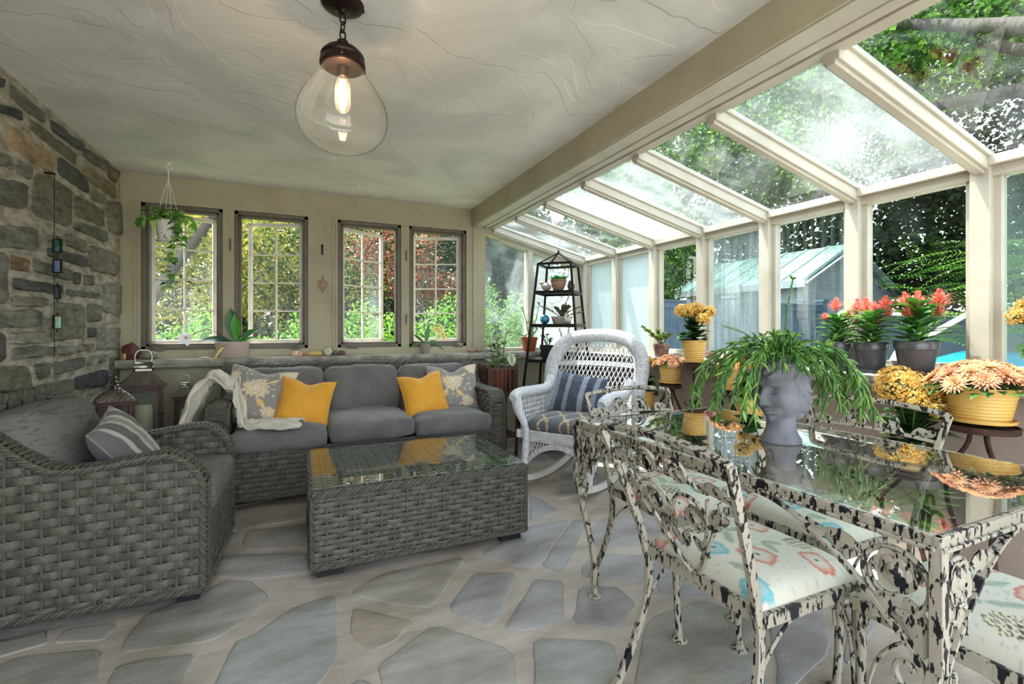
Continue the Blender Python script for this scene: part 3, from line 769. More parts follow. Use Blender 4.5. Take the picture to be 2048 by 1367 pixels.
# ---- trees and shrubs
def cloud(mb, c, r, n, size, rg, cols, flat=0., shell=.55, zsq=1.0):
    c = V(c)
    vs = []; fs = []; cs = []
    for i in range(n):
        while True:
            p = V((rg.uniform(-1, 1), rg.uniform(-1, 1), rg.uniform(-1, 1)))
            L = p.length
            if .05 < L <= 1: break
        k = (shell+(1-shell)*rg.random())/L*L**.35
        p = V((p.x*r[0]*k, p.y*r[1]*k, p.z*r[2]*k))+c
        a = V((rg.gauss(0, 1), rg.gauss(0, 1), rg.gauss(0, 1)*(1-flat))).normalized()
        b_ = a.cross(V((rg.gauss(0, 1), rg.gauss(0, 1), rg.gauss(0, 1)+flat*2))).normalized()
        s = size*rg.uniform(.6, 1.3); wd = s*.42
        o = len(vs)
        vs += [p-a*s*.5, p+b_*wd-a*s*.05, p+a*s*.5, p-b_*wd-a*s*.05]
        fs.append((o, o+1, o+2, o+3))
        cc = jit(cols[int(rg.random()*len(cols))], rg, .25); cs += [cc]*4
    mb.add(vs, fs, cs)
def limb(mb, pts, r0, r1): 
    q = cr(pts, 5); n = len(q)
    mb.tube(q, [r0+(r1-r0)*i/(n-1) for i in range(n)], 8)
def tree(label, x, y, trunk_h, r, limbs, clouds, cols, size, seed, cat='tree', name='tree', grp=None, gz=-.2, dens=2.6, fine_=.62):
    rg_ = random.Random(seed)
    t = thing(name, label, cat, (x, y, gz), group=grp)
    if trunk_h:
        b = MB(); b.cur = (1, 1, 1, 1)
        limb(b, [(x, y, gz), (x+.05, y, gz+trunk_h*.5), (x, y+.05, gz+trunk_h)], r, r*.65)
        for L in limbs: limb(b, L[0], L[1], L[1]*.35)
        b.build('trunk', MT['bark'], t, world=True)
    f = MB()
    for (c, rr, n) in clouds: cloud(f, c, rr, int(n*dens), size*fine_, rg_, cols)
    f.build('foliage', MT['leaf'], t, world=True, smooth=False)
    return t
dk = [hx(c) for c in ('#1c2a19', '#22331c', '#172416', '#2a411f')]
md = [hx(c) for c in ('#3a5523', '#2e4720', '#4a662a', '#25391d')]
br = [hx(c) for c in ('#6c9a35', '#558430', '#82ae42', '#3f682a')]
yl = [hx(c) for c in ('#96973f', '#7f8c3a', '#b0a850', '#5f7832', '#9c8642')]
rd = [hx(c) for c in ('#8a4a3a', '#9c604a', '#6a372e', '#96735a', '#4d5a2c', '#3f5026')]
# behind the casements: clipped bright shrubs close by, then trees
SB = [(-2.6, 8.1, 1.5, 1.4), (-1.25, 7.6, 1.35, .9), (.1, 8.0, 1.55, 1.0), (1.35, 8.2, 1.5, 1.0), (2.55, 7.3, 1.75, .95), (3.75, 7.7, 1.6, .9)]
SL = ['bright green shrub beyond the leftmost casement, nearest the stone wall', 'bright green shrub low in the leftmost casement, second from the stone wall', 'bright green shrub seen through the second casement',
      'bright green shrub seen through the third casement', 'tall pointed bright green shrub seen through the fourth casement', 'green shrub seen through the hazy gable pane']
for k, ((x, y, h, r), L) in enumerate(zip(SB, SL)):
    q = random.Random(k)
    tree(L, x, y, .4, .04, [], [((x+q.uniform(-.35, .35)*r, y+q.uniform(-.3, .3), h*z_-.2), (r*w_, .55, h*.33), nn) for z_, w_, nn in ((.3, 1, 900), (.55, .95, 900), (.8, .7, 700), (.98, .3, 260))], br, .075, 20+k, 'shrub', 'shrub', 'shrubs beyond the back windows')
TR = [('yellow green tree with a leaning grey trunk beyond the leftmost casement', -3.3, 11.0, 3.2, .2, [([(-3.3, 11, .2), (-2.4, 10.6, 1.8), (-1.2, 10.2, 3.6), (-.2, 10.0, 5)], .13), ([(-3.3, 11, 1.2), (-3.9, 10.7, 2.4), (-4.4, 10.6, 3.8)], .09), ([(-3.2, 11, .6), (-1.9, 10.8, 1.25), (-.7, 10.5, 2.2)], .06)],
       [((-3.2, 11.3, 3.2), (2.0, 1.2, 1.3), 1500), ((-1.6, 11.0, 3.3), (1.6, 1.0, 1.1), 1200), ((-2.4, 11.6, 1.9), (2.2, .9, .8), 900), ((-1.0, 11.6, 2.1), (1.3, .8, .8), 500), ((-4.5, 12, 2.4), (1.6, 1.2, 1.6), 700)], yl, .13, 31),
      ('yellow green broad tree beyond the second casement', .1, 11.6, 3.4, .12, [([(.1, 11.6, 1.0), (.9, 11.2, 1.7), (2.2, 11, 2.3)], .05), ([(.1, 11.6, 1.4), (-.8, 11.3, 2.0)], .05)],
       [((.1, 11.6, 3.2), (1.5, 1.1, 1.3), 1500), ((.9, 11.3, 2.2), (1.3, .9, .7), 900), ((-.6, 11.6, 2.3), (1.1, .8, .7), 700)], yl+md, .12, 32),
      ('reddish maple beyond the third casement', 2.1, 10.6, 2.8, .11, [([(2.1, 10.6, 1.3), (2.8, 10.4, 2.0), (3.4, 10.4, 2.6)], .05), ([(2.1, 10.6, 1.2), (1.5, 10.4, 1.9)], .04)],
       [((1.9, 10.6, 2.9), (1.2, .8, .9), 1300), ((2.5, 10.4, 2.1), (1.0, .7, .5), 800)], rd, .11, 33),
      ('dark evergreen tree behind the fourth casement', 4.3, 11.2, 3.5, .2, [], [((3.9, 11.4, 3.0), (1.3, .9, 1.9), 2200), ((5.0, 11.4, 3.0), (1.4, .9, 2.2), 2200)], dk, .14, 34)]
for L, x, y, h, r, lm, cl, cs_, sz, sd in TR: tree(L, x, y, h, r, lm, cl, cs_, sz, sd, grp='trees beyond the back windows')
BK = [('mid green bushy tree far behind the yellow green trees, to the left', -4.9, 14.8, md), ('mid green bushy tree far behind the broad yellow green tree', -1.2, 14.8, md+yl), ('mid green bushy tree far behind the reddish maple', 2.5, 14.8, md+dk), ('dark bushy tree far behind the gable panes', 6.2, 14.6, md+dk)]
for k, (L, x, y, cs_) in enumerate(BK):
    tree(L, x, y, 2.5, .2, [], [((x, y, 1.2), (1.75, 1.0, 1.6), 1100), ((x-.4, y+.2, 3.4), (1.4, 1.0, 1.7), 1000), ((x+.4, y, 3.9), (1.4, 1.0, 1.9), 1000), ((x, y+.3, 5.8), (1.75, 1.2, 1.8), 700)], cs_, .19, 50+k, grp='background trees')
f = MB(); rgw = random.Random(150)
for k in range(9):
    x = -9+k*2.6; y = 18.5+.8*math.sin(k*2.1)
    for (c, rr, n) in (((x, y, 1.6), (2.0, .9, 2.0), 1800), ((x+.3, y+.2, 4.8), (2.1, 1.0, 2.2), 1800), ((x, y, 8.0), (2.2, 1.0, 2.0), 1200)): cloud(f, c, rr, n, .27, rgw, dk+md)
tag(f.build('distant_woods', MT['leaf'], None, world=True, smooth=False), 'dark woods far behind the garden, filling the gaps between the nearer trees', 'woods', kind='stuff')
# beyond the fence on the right
RT = [('glossy green tree at the fence left of the shed', 6.6, 8.0, 3.2, md+br, [((6.3, 8.0, 1.9), (1.1, .9, 1.3), 1600), ((7.2, 8.3, 3.1), (1.4, 1.0, 1.3), 1500), ((6.4, 8.6, 4.2), (1.6, 1.2, 1.3), 900)], .12),
      ('dense dark tree right of the shed roof', 13.6, 6.2, 4.5, dk+md[:1], [((13.2, 6.0, 3.1), (1.8, 1.5, 2.0), 2600), ((15.0, 5.0, 3.2), (1.9, 1.5, 2.0), 2400), ((14.0, 5.4, 5.6), (2.6, 2.0, 1.7), 1800), ((16.5, 4.0, 4.4), (2.0, 1.8, 3.0), 1800)], .17),
      ('tall leafy tree overhanging the far end of the glass roof', 9.5, 10.5, 7.5, md+br, [((9.5, 10.5, 6.4), (2.6, 2.2, 1.8), 2000), ((7.2, 10.0, 5.6), (2.0, 1.6, 1.4), 1300), ((11.8, 9.6, 6.0), (2.2, 1.8, 1.8), 1500)], .16),
      ('tall leafy tree with thick limbs overhanging the middle of the glass roof', 6.4, .4, 5.8, md+br, [((7.4, 4.4, 5.3), (1.9, 1.5, 1.0), 1900), ((9.4, 4.6, 6.0), (2.2, 1.8, 1.3), 1800), ((9.2, 2.6, 5.6), (2.0, 1.4, 1.1), 1500), ((10.8, 6.3, 5.2), (2.0, 1.6, 1.2), 1300)], .13),
      ('tall tree with a dark forked trunk over the near end of the glass roof', 8.6, -1.1, 5.5, dk+md+br[:1], [((6.6, 1.4, 5.6), (1.6, 1.3, 1.1), 1700), ((8.0, .3, 5.4), (1.8, 1.4, 1.2), 1700), ((6.6, -.3, 4.9), (1.5, 1.2, .8), 1200), ((9.6, 1.6, 4.2), (1.8, 1.2, 1.2), 1300)], .13)]
FARW = [((12.5, 11.5, 3.4), (2.2, 1.6, 2.2), 3000), ((14.6, 10.2, 4.6), (2.4, 1.8, 2.4), 3000), ((13.0, 11, 7.4), (2.8, 2.2, 2.2), 3000), ((12.8, 3.4, 7.6), (2.8, 2.6, 2.0), 4000), ((12.6, .2, 7.0), (2.6, 2.2, 2.2), 3500), ((12.0, 7.2, 8.4), (2.6, 2.4, 1.8), 3200), ((12, -1.4, 3.6), (2.0, 2.0, 2.4), 3500), ((12.6, 1.2, 3.0), (1.8, 1.6, 2.2), 3200)]
f = MB()
for (c, rr, n) in FARW: cloud(f, c, rr, int(n*1.4), .19, rgw, md+dk)
tag(f.build('woods_canopy', MT['leaf'], None, world=True, smooth=False), 'dense tree canopy behind the shed and above the nearer trees, seen through the glass roof', 'woods', kind='stuff')
for k, (L, x, y, h, cs_, cl, sz) in enumerate(RT):
    lm = []
    if k >= 2:
        for (c, rr, n) in cl: lm.append(([(x, y, h*.55), ((x+c[0])/2, (y+c[1])/2, h*.75), (c[0], c[1], c[2]+.4)], .12))
    tree(L, x, y, h, .2 if k >= 2 else .14, lm, cl, cs_, sz, 70+k, grp='trees beyond the glass wall', dens=3.8, fine_=.66)
# silk tree: feathery fronds
t = thing('feathery_tree', 'feathery pale green tree right of the dark tree, above the low fence', 'tree', (9.3, 3.0, -.2))
b = MB(); b.cur = (1, 1, 1, 1); limb(b, [(9.3, 3.0, -.2), (9.2, 3.0, .9), (8.9, 3.1, 1.8)], .07, .04); b.build('trunk', MT['bark'], t, world=True)
f = MB(); q = random.Random(77)
for i in range(130):
    base = V((8.7+q.uniform(-.8, .6), 3.2+q.uniform(-1.0, .7), q.uniform(1.0, 2.35))); d = V((q.uniform(-1, .4), q.uniform(-.8, 1), q.uniform(-.1, .5))).normalized()
    L = q.uniform(.6, 1.0); cc = jit(br[q.randrange(3)], q, .2)
    sd = d.cross(V((0, 0, 1))).normalized()
    for j in range(16):
        t_ = j/16; p = base+d*(L*t_)-V((0, 0, .35*L*t_*t_))
        for s in (-1, 1): f.leaf(p, sd*s+d*.35, .2*(1-.6*t_), .022, droop=.3, n=2, col=cc)
f.build('fronds', MT['leaf'], t, world=True)
tree('leafy shrub at the right edge, outside the last glass pane', 4.75, .95, .5, .04, [], [((4.85, .9, .7), (.6, .5, .7), 500), ((4.95, .95, 1.35), (.5, .45, .45), 300)], br+md, .13, 90, 'shrub', 'shrub')
# garden things seen low through the glass
f = MB()
f.grid(lambda u, v: V((5.6+u*3.2, 3.6+v*.8-.9*u, .66+.2*math.sin(u*9)*math.sin(v*PI)*(1-.5*u)+.1*math.sin(v*PI))), 30, 8)
ps = thing('pool_slide', None, None, (7.2, 3.4, -.17))
f.build('slide', MT['pool'], ps, world=True, solid=.05)
f = MB()
for x, y in ((5.9, 3.7), (6.8, 3.2), (7.9, 2.3)): f = MB(); f.tube([(x, y+.25, -.17), (x, y+.25, .7)], .04, 8); f.build('leg', MT['white'], ps, world=True)

tag(ps, 'turquoise moulded pool slide lying low in front of the fence', 'pool slide')
f = MB(); f.tube([(5.3, 3.2, -.17), (5.8, 2.95, .9), (7.3, 2.85, 1.42)], .03, 8)
tag(f.build('handrail', MT['white'], None, world=True), 'white sloping metal handrail outside, left of the silk tree', 'handrail')
# ================================================================ WICKER SOFA SET
WC = [hx(c) for c in ('#6a665b', '#625e54', '#716d62', '#5c584f', '#757166', '#66625a')]
WD = hx('#4a4844')
def weave(mb, O, U, T, Nn, W, H, rg, row=.032, per=.055, amp=.0065, top=None, cols=WC, left=None):
    """basket weave of flat strands over upright stakes on the panel O + s U + t T, facing Nn"""
    O, U, T, Nn = V(O), V(U), V(T), V(Nn)
    nr = max(1, int(round(H/row))); rw = H/nr
    for r in range(nr):
        tc = (r+.5)*rw
        s0, s1 = 0., W
        n = int(W/(per/5))+1
        run = []
        def flush():
            if len(run) < 2: run.clear(); return
            vs = []; cs = []; fs = []
            for (s, o, c) in run:
                for dt, do in ((-.49, -.0045), (-.3, -.0005), (.3, -.0005), (.49, -.0045)):
                    vs.append(O+U*s+T*(tc+dt*rw)+Nn*(o+do)); cs.append(c)
            for i in range(len(run)-1):
                for k in range(3): a = i*4+k; fs.append((a, a+4, a+5, a+1))
            mb.add(vs, fs, cs); run.clear()
        for i in range(n+1):
            s = W*i/n
            if (top and tc > top(s)) or (left and tc < left(s)): flush(); continue
            ph = s/per+(r % 2)
            k = int(ph); c = cols[(hash((r*31+int((ph+.5)/1)*7)) % 97) % len(cols)]
            run.append((s, amp*math.cos(PI*ph), c))
        flush()
    k = 0
    while k*per <= W:
        s = k*per
        h = H if not top else max(0, min(H, top(s)))
        if h > .03: mb.bar([O+U*s+Nn*.001, O+U*s+T*h+Nn*.001], .009, .006, up=Nn, col=cols[1])
        k += 1
def rope(mb, path, r, rg, k=5, twist=9., cols=WC, flat=1.):
    """edge wrapped in twisted strands"""
    P_ = resample(path, r*.55)
    if len(P_) < 3: return
    fr = []; Np = None
    for i in range(len(P_)):
        t = (P_[min(i+1, len(P_)-1)]-P_[max(i-1, 0)]).normalized()
        if Np is None: Np = V((0, 0, 1)) if abs(t.z) < .9 else V((1, 0, 0))
        Np = (Np-t*Np.dot(t)).normalized(); fr.append((t.cross(Np), Np))
    mb.tube(P_, r*.75, 8, col=WD)
    for q in range(k):
        pts = []
        for i, p in enumerate(P_):
            a = 2*PI*q/k+i*r*.55*twist/(r*8)
            pts.append(p+fr[i][0]*(math.cos(a)*r*.72)+fr[i][1]*(math.sin(a)*r*.72))
        mb.tube(pts, r*.42, 5, col=jit(cols[q % len(cols)], rg, .1))
MT['foot'] = mat('black_plastic_foot', '#151517', .5)
def wicker_seat(name, label, cat, x0, x1, yf, yb, rg, seat_z, arm_w, arm_prof, back_h, ncush, cushmat, org, Mw, per=.055, row=.032):
    """local frame: width along x from x0 to x1, front at y=yf (towards -y), back at yb"""
    t = thing(name, label, cat, org[0], org[1])
    D = yb-yf
    body = MB()
    bz = .055
    body.bb((x0+.02, yf+.02, bz), (x1-.02, yb-.02, seat_z-.13), WD)
    # seat front panel
    f = MB()
    weave(f, (x0+arm_w*.9, yf, bz), (1, 0, 0), (0, 0, 1), (0, -1, 0), (x1-x0)-1.8*arm_w, seat_z-.13-bz, rg, row, per)
    rope(f, [(x0+arm_w*.9, yf-.004, seat_z-.13), (x1-arm_w*.9, yf-.004, seat_z-.13)], .011, rg)
    rope(f, [(x0+.01, yf-.006, bz), (x1-.01, yf-.006, bz)], .012, rg)
    f.build('seat_front', MT['wicker'], t)
    body.build('base', MT['wickerbase'], t, smooth=False)
    # arms
    for sg, xe in ((-1, x0), (1, x1)):
        a = MB()
        xi = xe-sg*arm_w
        topf = lambda s: arm_prof(s/D)
        # outer side and inner side
        weave(a, (xe, yf, bz) if sg > 0 else (xe, yb, bz), (0, 1, 0) if sg > 0 else (0, -1, 0), (0, 0, 1), (sg, 0, 0), D, back_h, rg, row, per,
              top=(lambda s: topf(s)-bz-.015) if sg > 0 else (lambda s: topf(D-s)-bz-.015))
        weave(a, (xi, yb, seat_z-.1) if sg > 0 else (xi, yf, seat_z-.1), (0, -1, 0) if sg > 0 else (0, 1, 0), (0, 0, 1), (-sg, 0, 0), D, back_h-seat_z+.1, rg, row, per,
              top=(lambda s: topf(D-s)-seat_z+.1-.015) if sg > 0 else (lambda s: topf(s)-seat_z+.1-.015))
        # braided bottom edge
        rope(a, [(xe+sg*.004, yf, bz+.004), (xe+sg*.004, yb, bz+.004)], .014, rg, 4)
        # solid core following the profile
        n = 24
        vs = []; fs = []
        for i in range(n+1):
            y = yf+.012+(D-.03)*i/n; z = arm_prof(i/n)-.012
            for x in (xe-sg*.012, xi+sg*.012):
                vs += [(x, y, bz), (x, y, z)]
        for i in range(n):
            b = i*4
            fs += [(b, b+4, b+5, b+1), (b+2, b+3, b+7, b+6), (b+1, b+5, b+7, b+3)]
        fs += [(0, 1, 3, 2), (n*4, n*4+2, n*4+3, n*4+1)]
        a.add(vs, fs, WD)
        # wrapped top and front: close-set strands across the arm
        prof = [(yf+D*i/40, arm_prof(i/40)) for i in range(41)]
        path = [V((0, yf-.002, bz+.01)), V((0, yf-.002, arm_prof(0)-.01))]+[V((0, y, z)) for y, z in prof[1:]]
        rs = resample(path, .0105)
        for j, p in enumerate(rs):
            bulge = .012
            q = [V((xe+sg*.002, p.y, p.z)), V(((xe+xi)/2+sg*arm_w*.25, p.y-(bulge if p.z < arm_prof(0)-.02 and p.y < yf+.01 else 0), p.z+(bulge if p.y > yf+.003 else 0))),
                 V(((xe+xi)/2-sg*arm_w*.25, p.y-(bulge if p.z < arm_prof(0)-.02 and p.y < yf+.01 else 0), p.z+(bulge if p.y > yf+.003 else 0))), V((xi-sg*.002, p.y, p.z))]
            d = .006 if j % 2 else -.003
            if p.y <= yf+.003: q = [V((w.x, w.y, w.z+d*(k-1.5))) for k, w in enumerate(q)]
            else: q = [V((w.x, w.y+d*(k-1.5), w.z)) for k, w in enumerate(q)]
            a.tube(q, .0062, 5, col=jit(WC[j % 6], rg, .15))
        for x in (xe, xi): rope(a, [V((x, p.y, p.z)) for p in rs], .0125, rg, 4)
        a.build('arm', MT['wicker'], t)
    # back
    b = MB()
    b.bb((x0+.03, yb-.07, bz), (x1-.03, yb-.012, back_h-.012), WD)
    weave(b, (x0+.02, yb-.075, seat_z-.05), (1, 0, 0), (0, 0, 1), (0, -1, 0), x1-x0-.04, back_h-seat_z+.04, rg, row, per)
    weave(b, (x1-.02, yb, bz), (-1, 0, 0), (0, 0, 1), (0, 1, 0), x1-x0-.04, back_h-bz-.01, rg, row, per)
    rope(b, [(x0+.02, yb-.04, seat_z), (x0+.02, yb-.04, back_h), (x1-.02, yb-.04, back_h), (x1-.02, yb-.04, seat_z)], .026, rg, 6)
    b.build('backrest', MT['wicker'], t)
    for sx in (x0+.09, x1-.09):
        for sy in (yf+.06, yb-.06):
            q = MB(); q.bb((sx-.05, sy-.04, 0), (sx+.05, sy+.04, bz+.005)); q.build('foot', MT['foot'], t, smooth=False)
    return t
# sofa under the windows
rgs = random.Random(11)
SX0, SX1, SYF, SYB = -.535, 1.50, 3.50, 4.36
def sofa_arm(k):
    z = .655 if k < .6 else .655+.21*sm(.6, 1., k)
    return z-.09*max(0, 1-k/.1)**2
so_ = wicker_seat('wicker_sofa', 'long grey wicker three seat sofa with charcoal cushions below the casement windows', 'sofa', SX0, SX1, SYF, SYB, rgs, .485, .115, sofa_arm, .855, 3, None, ((0, 0, 0), 0), None)
xi0, xi1 = SX0+.12, SX1-.12
cw = (xi1-xi0)/3
for k in range(3):
    m = MB()
    c = (xi0+cw*(k+.5), SYF+.30-.02, .425+(0, .012, .006)[k])
    m.rbox((cw-.006, .66, .135), .045, c, None, 14, .022, .012, k*7., 8)
    m.build('seat_cushion', MT['cushion'], so_)
    m = MB()
    Mb = Matrix.Rotation(math.radians(-13), 4, 'X') @ Matrix.Rotation(PI/2, 4, 'X')
    m.rbox((cw-.008, .42, .17), .06, (xi0+cw*(k+.5), SYB-.20, .64), Mb, 14, .03, .014, k*5+3., 6.5, side=.008)
    m.build('back_cushion', MT['cushion'], so_)
# armchair beside the stone wall: faces +x, slightly turned
AO = V((-.78, 2.755, 0)); ARZ = PI/2-.03
rga = random.Random(12)
def chair_arm(k):
    z = .628-.03*sm(.15, .5, k)+.25*sm(.55, 1., k)
    return z-.11*max(0, 1-k/.16)**2
AW = .76
ac = wicker_seat('wicker_armchair', 'deep grey wicker armchair with slate cushions against the stone wall', 'armchair', -AW/2, AW/2, -.42, .42, rga, .47, .10, chair_arm, .85, 1, None, ((AO.x, AO.y, 0), ARZ), None, per=.0535, row=.034)
m = MB(); m.rbox((AW-.2, .72, .14), .04, (0, -.09, .41), None, 9, .015, .004, 4., 5); m.build('seat_cushion', MT['cushion2'], ac)
m = MB(); m.rbox((AW-.17, .45, .19), .07, (0, .225, .605), Matrix.Rotation(math.radians(-15), 4, 'X') @ Matrix.Rotation(PI/2, 4, 'X'), 9, .045, .008, 9., 4, side=.01)
m.build('back_cushion', MT['cushion2'], ac)
# coffee table
CX0, CX1, CY0, CY1, CZ = .055, 1.14, 2.36, 3.16, .42
rgc = random.Random(13)
ct = thing('wicker_coffee_table', 'low oblong grey wicker coffee table with a glass top in front of the sofa', 'coffee table', ((CX0+CX1)/2, (CY0+CY1)/2, 0))
b = MB(); b.bb((CX0+.015, CY0+.015, .05), (CX1-.015, CY1-.015, CZ-.03), WD); b.build('base', MT['wickerbase'], ct, world=True, smooth=False)
b = MB()
hz = CZ-.045-.05
for O, U, Nn, W in (((CX0, CY0, .05), (1, 0, 0), (0, -1, 0), CX1-CX0), ((CX1, CY0, .05), (0, 1, 0), (1, 0, 0), CY1-CY0), ((CX1, CY1, .05), (-1, 0, 0), (0, 1, 0), CX1-CX0), ((CX0, CY1, .05), (0, -1, 0), (-1, 0, 0), CY1-CY0)):
    weave(b, O, U, (0, 0, 1), Nn, W, hz, rgc, .0255, .062, .006)
weave(b, (CX0, CY0, CZ-.02), (1, 0, 0), (0, 1, 0), (0, 0, 1), CX1-CX0, CY1-CY0, rgc, .026, .062, .005)
for z, r_ in ((.055, .013), (CZ-.03, .017)):
    rope(b, [(CX0, CY0-.004, z), (CX1, CY0-.004, z)], r_, rgc, 4); rope(b, [(CX1+.004, CY0, z), (CX1+.004, CY1, z)], r_, rgc, 4)
    rope(b, [(CX1, CY1+.004, z), (CX0, CY1+.004, z)], r_, rgc, 4); rope(b, [(CX0-.004, CY1, z), (CX0-.004, CY0, z)], r_, rgc, 4)
for x in (CX0, CX1):
    for y in (CY0, CY1): rope(b, [(x, y, .05), (x, y, CZ-.03)], .010, rgc, 4)
b.build('woven_body', MT['wicker'], ct, world=True)
b = MB(); b.bb((CX0+.004, CY0+.004, CZ-.008), (CX1-.004, CY1-.004, CZ)); b.build('glass_top', MT['coffeeglass'], ct, world=True, smooth=False, bevel=.002)
for x in (CX0+.08, CX1-.08):
    for y in (CY0+.06, CY1-.06):
        b = MB(); b.bb((x-.06, y-.035, 0), (x+.06, y+.035, .05)); b.build('foot', MT['foot'], ct, world=True, smooth=False)
# ---------------------------------------------------------------- scatter cushions and throw
def pillow(name, label, w, h, T, M, fn, m, n=44, group=None, seed=0, dent=0):
    mb = MB()
    for sd in (1, -1):
        def g(a, b):
            u, v = a*2-1, b*2-1
            e = max(0, (1-abs(u)**2.6)*(1-abs(v)**2.6))**.5
            x = w/2*u*(1-.085*(1-v*v)); y = h/2*v*(1-.085*(1-u*u))
            z = sd*(T/2*e+.004)
            z += .008*e*nz(u*2.2+seed, v*2.2, sd*3)+.004*e*nz(u*6+seed, v*6, sd)
            if dent: z -= sd*dent*e*math.exp(-((u)/.3)**2)*sm(.1, .9, v)
            if dent: y -= dent*1.1*math.exp(-(u/.35)**2)*sm(.3, 1, v)
            return (M @ V((x, y, z)), fn(u, v) if fn else (1, 1, 1, 1))
        a = len(mb.f)
        mb.grid(g, n, n)
        if sd < 0: mb.f[a:] = [tuple(reversed(f)) for f in mb.f[a:]]
    o = mb.build(name, m, None, world=True)
    tag(o, label, 'cushion', group)
    ed = [(u, -1) for u in [i/10-1 for i in range(20)]]+[(1, v) for v in [i/10-1 for i in range(20)]]+[(-u, 1) for u in [i/10-1 for i in range(20)]]+[(-1, -v) for v in [i/10-1 for i in range(20)]]
    pm = MB()
    pm.cur = fn(.97, .97) if fn else (1, 1, 1, 1)
    pm.tube([M @ V((w/2*u*(1-.085*(1-v*v)), h/2*v*(1-.085*(1-u*u))-(dent*1.1*math.exp(-(u/.35)**2)*sm(.3, 1, v) if dent else 0), 0)) for u, v in ed], .0045, 6, closed=True)
    pm.build('piping', m, o, world=True)
    return o
def basis(cx, right, upv):
    """cushion frame from its centre, its sideways and its upward directions"""
    x = V(right).normalized(); y = V(upv); y = (y-x*y.dot(x)).normalized(); z = x.cross(y)
    M = Matrix.Identity(4)
    for i in range(3): M[i][0], M[i][1], M[i][2], M[i][3] = x[i], y[i], z[i], cx[i]
    return M
GY, WH, YL = hx('#8b8781'), hx('#dcd7cd'), hx('#d1ae62')
def flower(u, v, cx, cy, R, ph=0, k=13, sq=1.):
    dx, dy = u-cx, (v-cy)*sq; r = math.hypot(dx, dy); a = math.atan2(dy, dx)+ph
    ed = R*(.72+.28*abs(math.cos(a*k/2)))*(1+.1*math.sin(a*3))
    if r > ed: return None
    q = r/R
    lines = abs(math.sin(a*k/2+.6*math.sin(q*9)))
    if q < .13: return mixc(WH, YL, .5)
    if q < .2: return WH
    if lines < .18: return mixc(GY, WH, .35)
    return mixc(WH, YL, .15+.55*abs(math.sin(a*2.3+q*7)))
def floral(seed):
    def f(u, v):
        for (cx, cy, R, k) in ((.0, .18, .46, 13), (-.62, -.72, .36, 11), (.55, -.66, .26, 9), (.82, .82, .3, 9), (-.85, .55, .22, 9)):
            w = .04*nz(u*6+seed, v*6)
            c = flower(u+w, v+w, cx, cy, R, cx*5+seed, k, 1.1)
            if c: return c
        # leaves
        for (ax, ay, bx, by, W_) in ((.1, -.2, .42, -.52, .10), (-.25, -.15, -.45, -.48, .13), (.3, .4, .6, .55, .07)):
            L = math.hypot(bx-ax, by-ay); t = ((u-ax)*(bx-ax)+(v-ay)*(by-ay))/L/L
            if 0 < t < 1:
                d = abs((u-ax)*(by-ay)-(v-ay)*(bx-ax))/L
                if d < W_*math.sin(PI*t): return YL if d > .02 else WH
        if nz(u*9+seed, v*9, 4) > .42: return mixc(GY, WH, .6)
        return GY
    return f
P = pillow
def leanM(tl, tr, bl, off=(0, 0, 0)):
    tl, tr, bl = V(tl), V(tr), V(bl); return basis((tr+bl)/2+V(off), tr-tl, tl-bl)
P('throw_pillow', 'grey floral pillow propped on the throw blanket at the left end of the sofa', .45, .43, .17, basis(V((-.27, 3.86, .675)), (.96, -.22, -.16), (-.13, .46, .88)), floral(1.3), MT['fabric'], 60, 'floral sofa pillows', 1, .03)
P('throw_pillow', 'plain mustard yellow pillow leaning on the left floral pillow', .37, .37, .15, basis(V((.035, 3.73, .62)), (.97, -.16, -.15), (.02, .42, .9)), None, MT['yellow'], 34, 'mustard sofa pillows', 2, .03)
P('throw_pillow', 'plain mustard yellow pillow leaning on the right floral pillow', .37, .37, .15, basis(V((.92, 3.79, .62)), (.98, .14, .1), (.06, .4, .9)), None, MT['yellow'], 34, 'mustard sofa pillows', 5, .025)
P('throw_pillow', 'grey pillow printed with cream and yellow flowers, in the right arm corner of the sofa', .43, .42, .16, basis(V((1.20, 3.93, .65)), (.97, -.2, .03), (.05, .42, .9)), floral(4.1), MT['fabric'], 60, 'floral sofa pillows', 8, .05)
def stripes(u, v):
    x = (u*.5+.5)
    for a, b, c in ((0, .12, '#5d5b59'), (.12, .20, '#a9a69b'), (.20, .36, '#4f4d4e'), (.36, .44, '#aaa79c'), (.44, .58, '#7c7a72'), (.58, .66, '#b0ada2'), (.66, .82, '#55534f'), (.82, .90, '#b0ada2'), (.9, 1.01, '#76746d')):
        if a <= x < b: return hx(c)
    return hx('#76746d')
P('throw_pillow', 'grey pillow with pale and charcoal stripes on the wicker armchair', .45, .36, .15, basis(V((-.72, 2.73, .60)), (-.12, .98, .13), (-.55, -.08, .83)), stripes, MT['fabric'], 60, None, 3, .0)
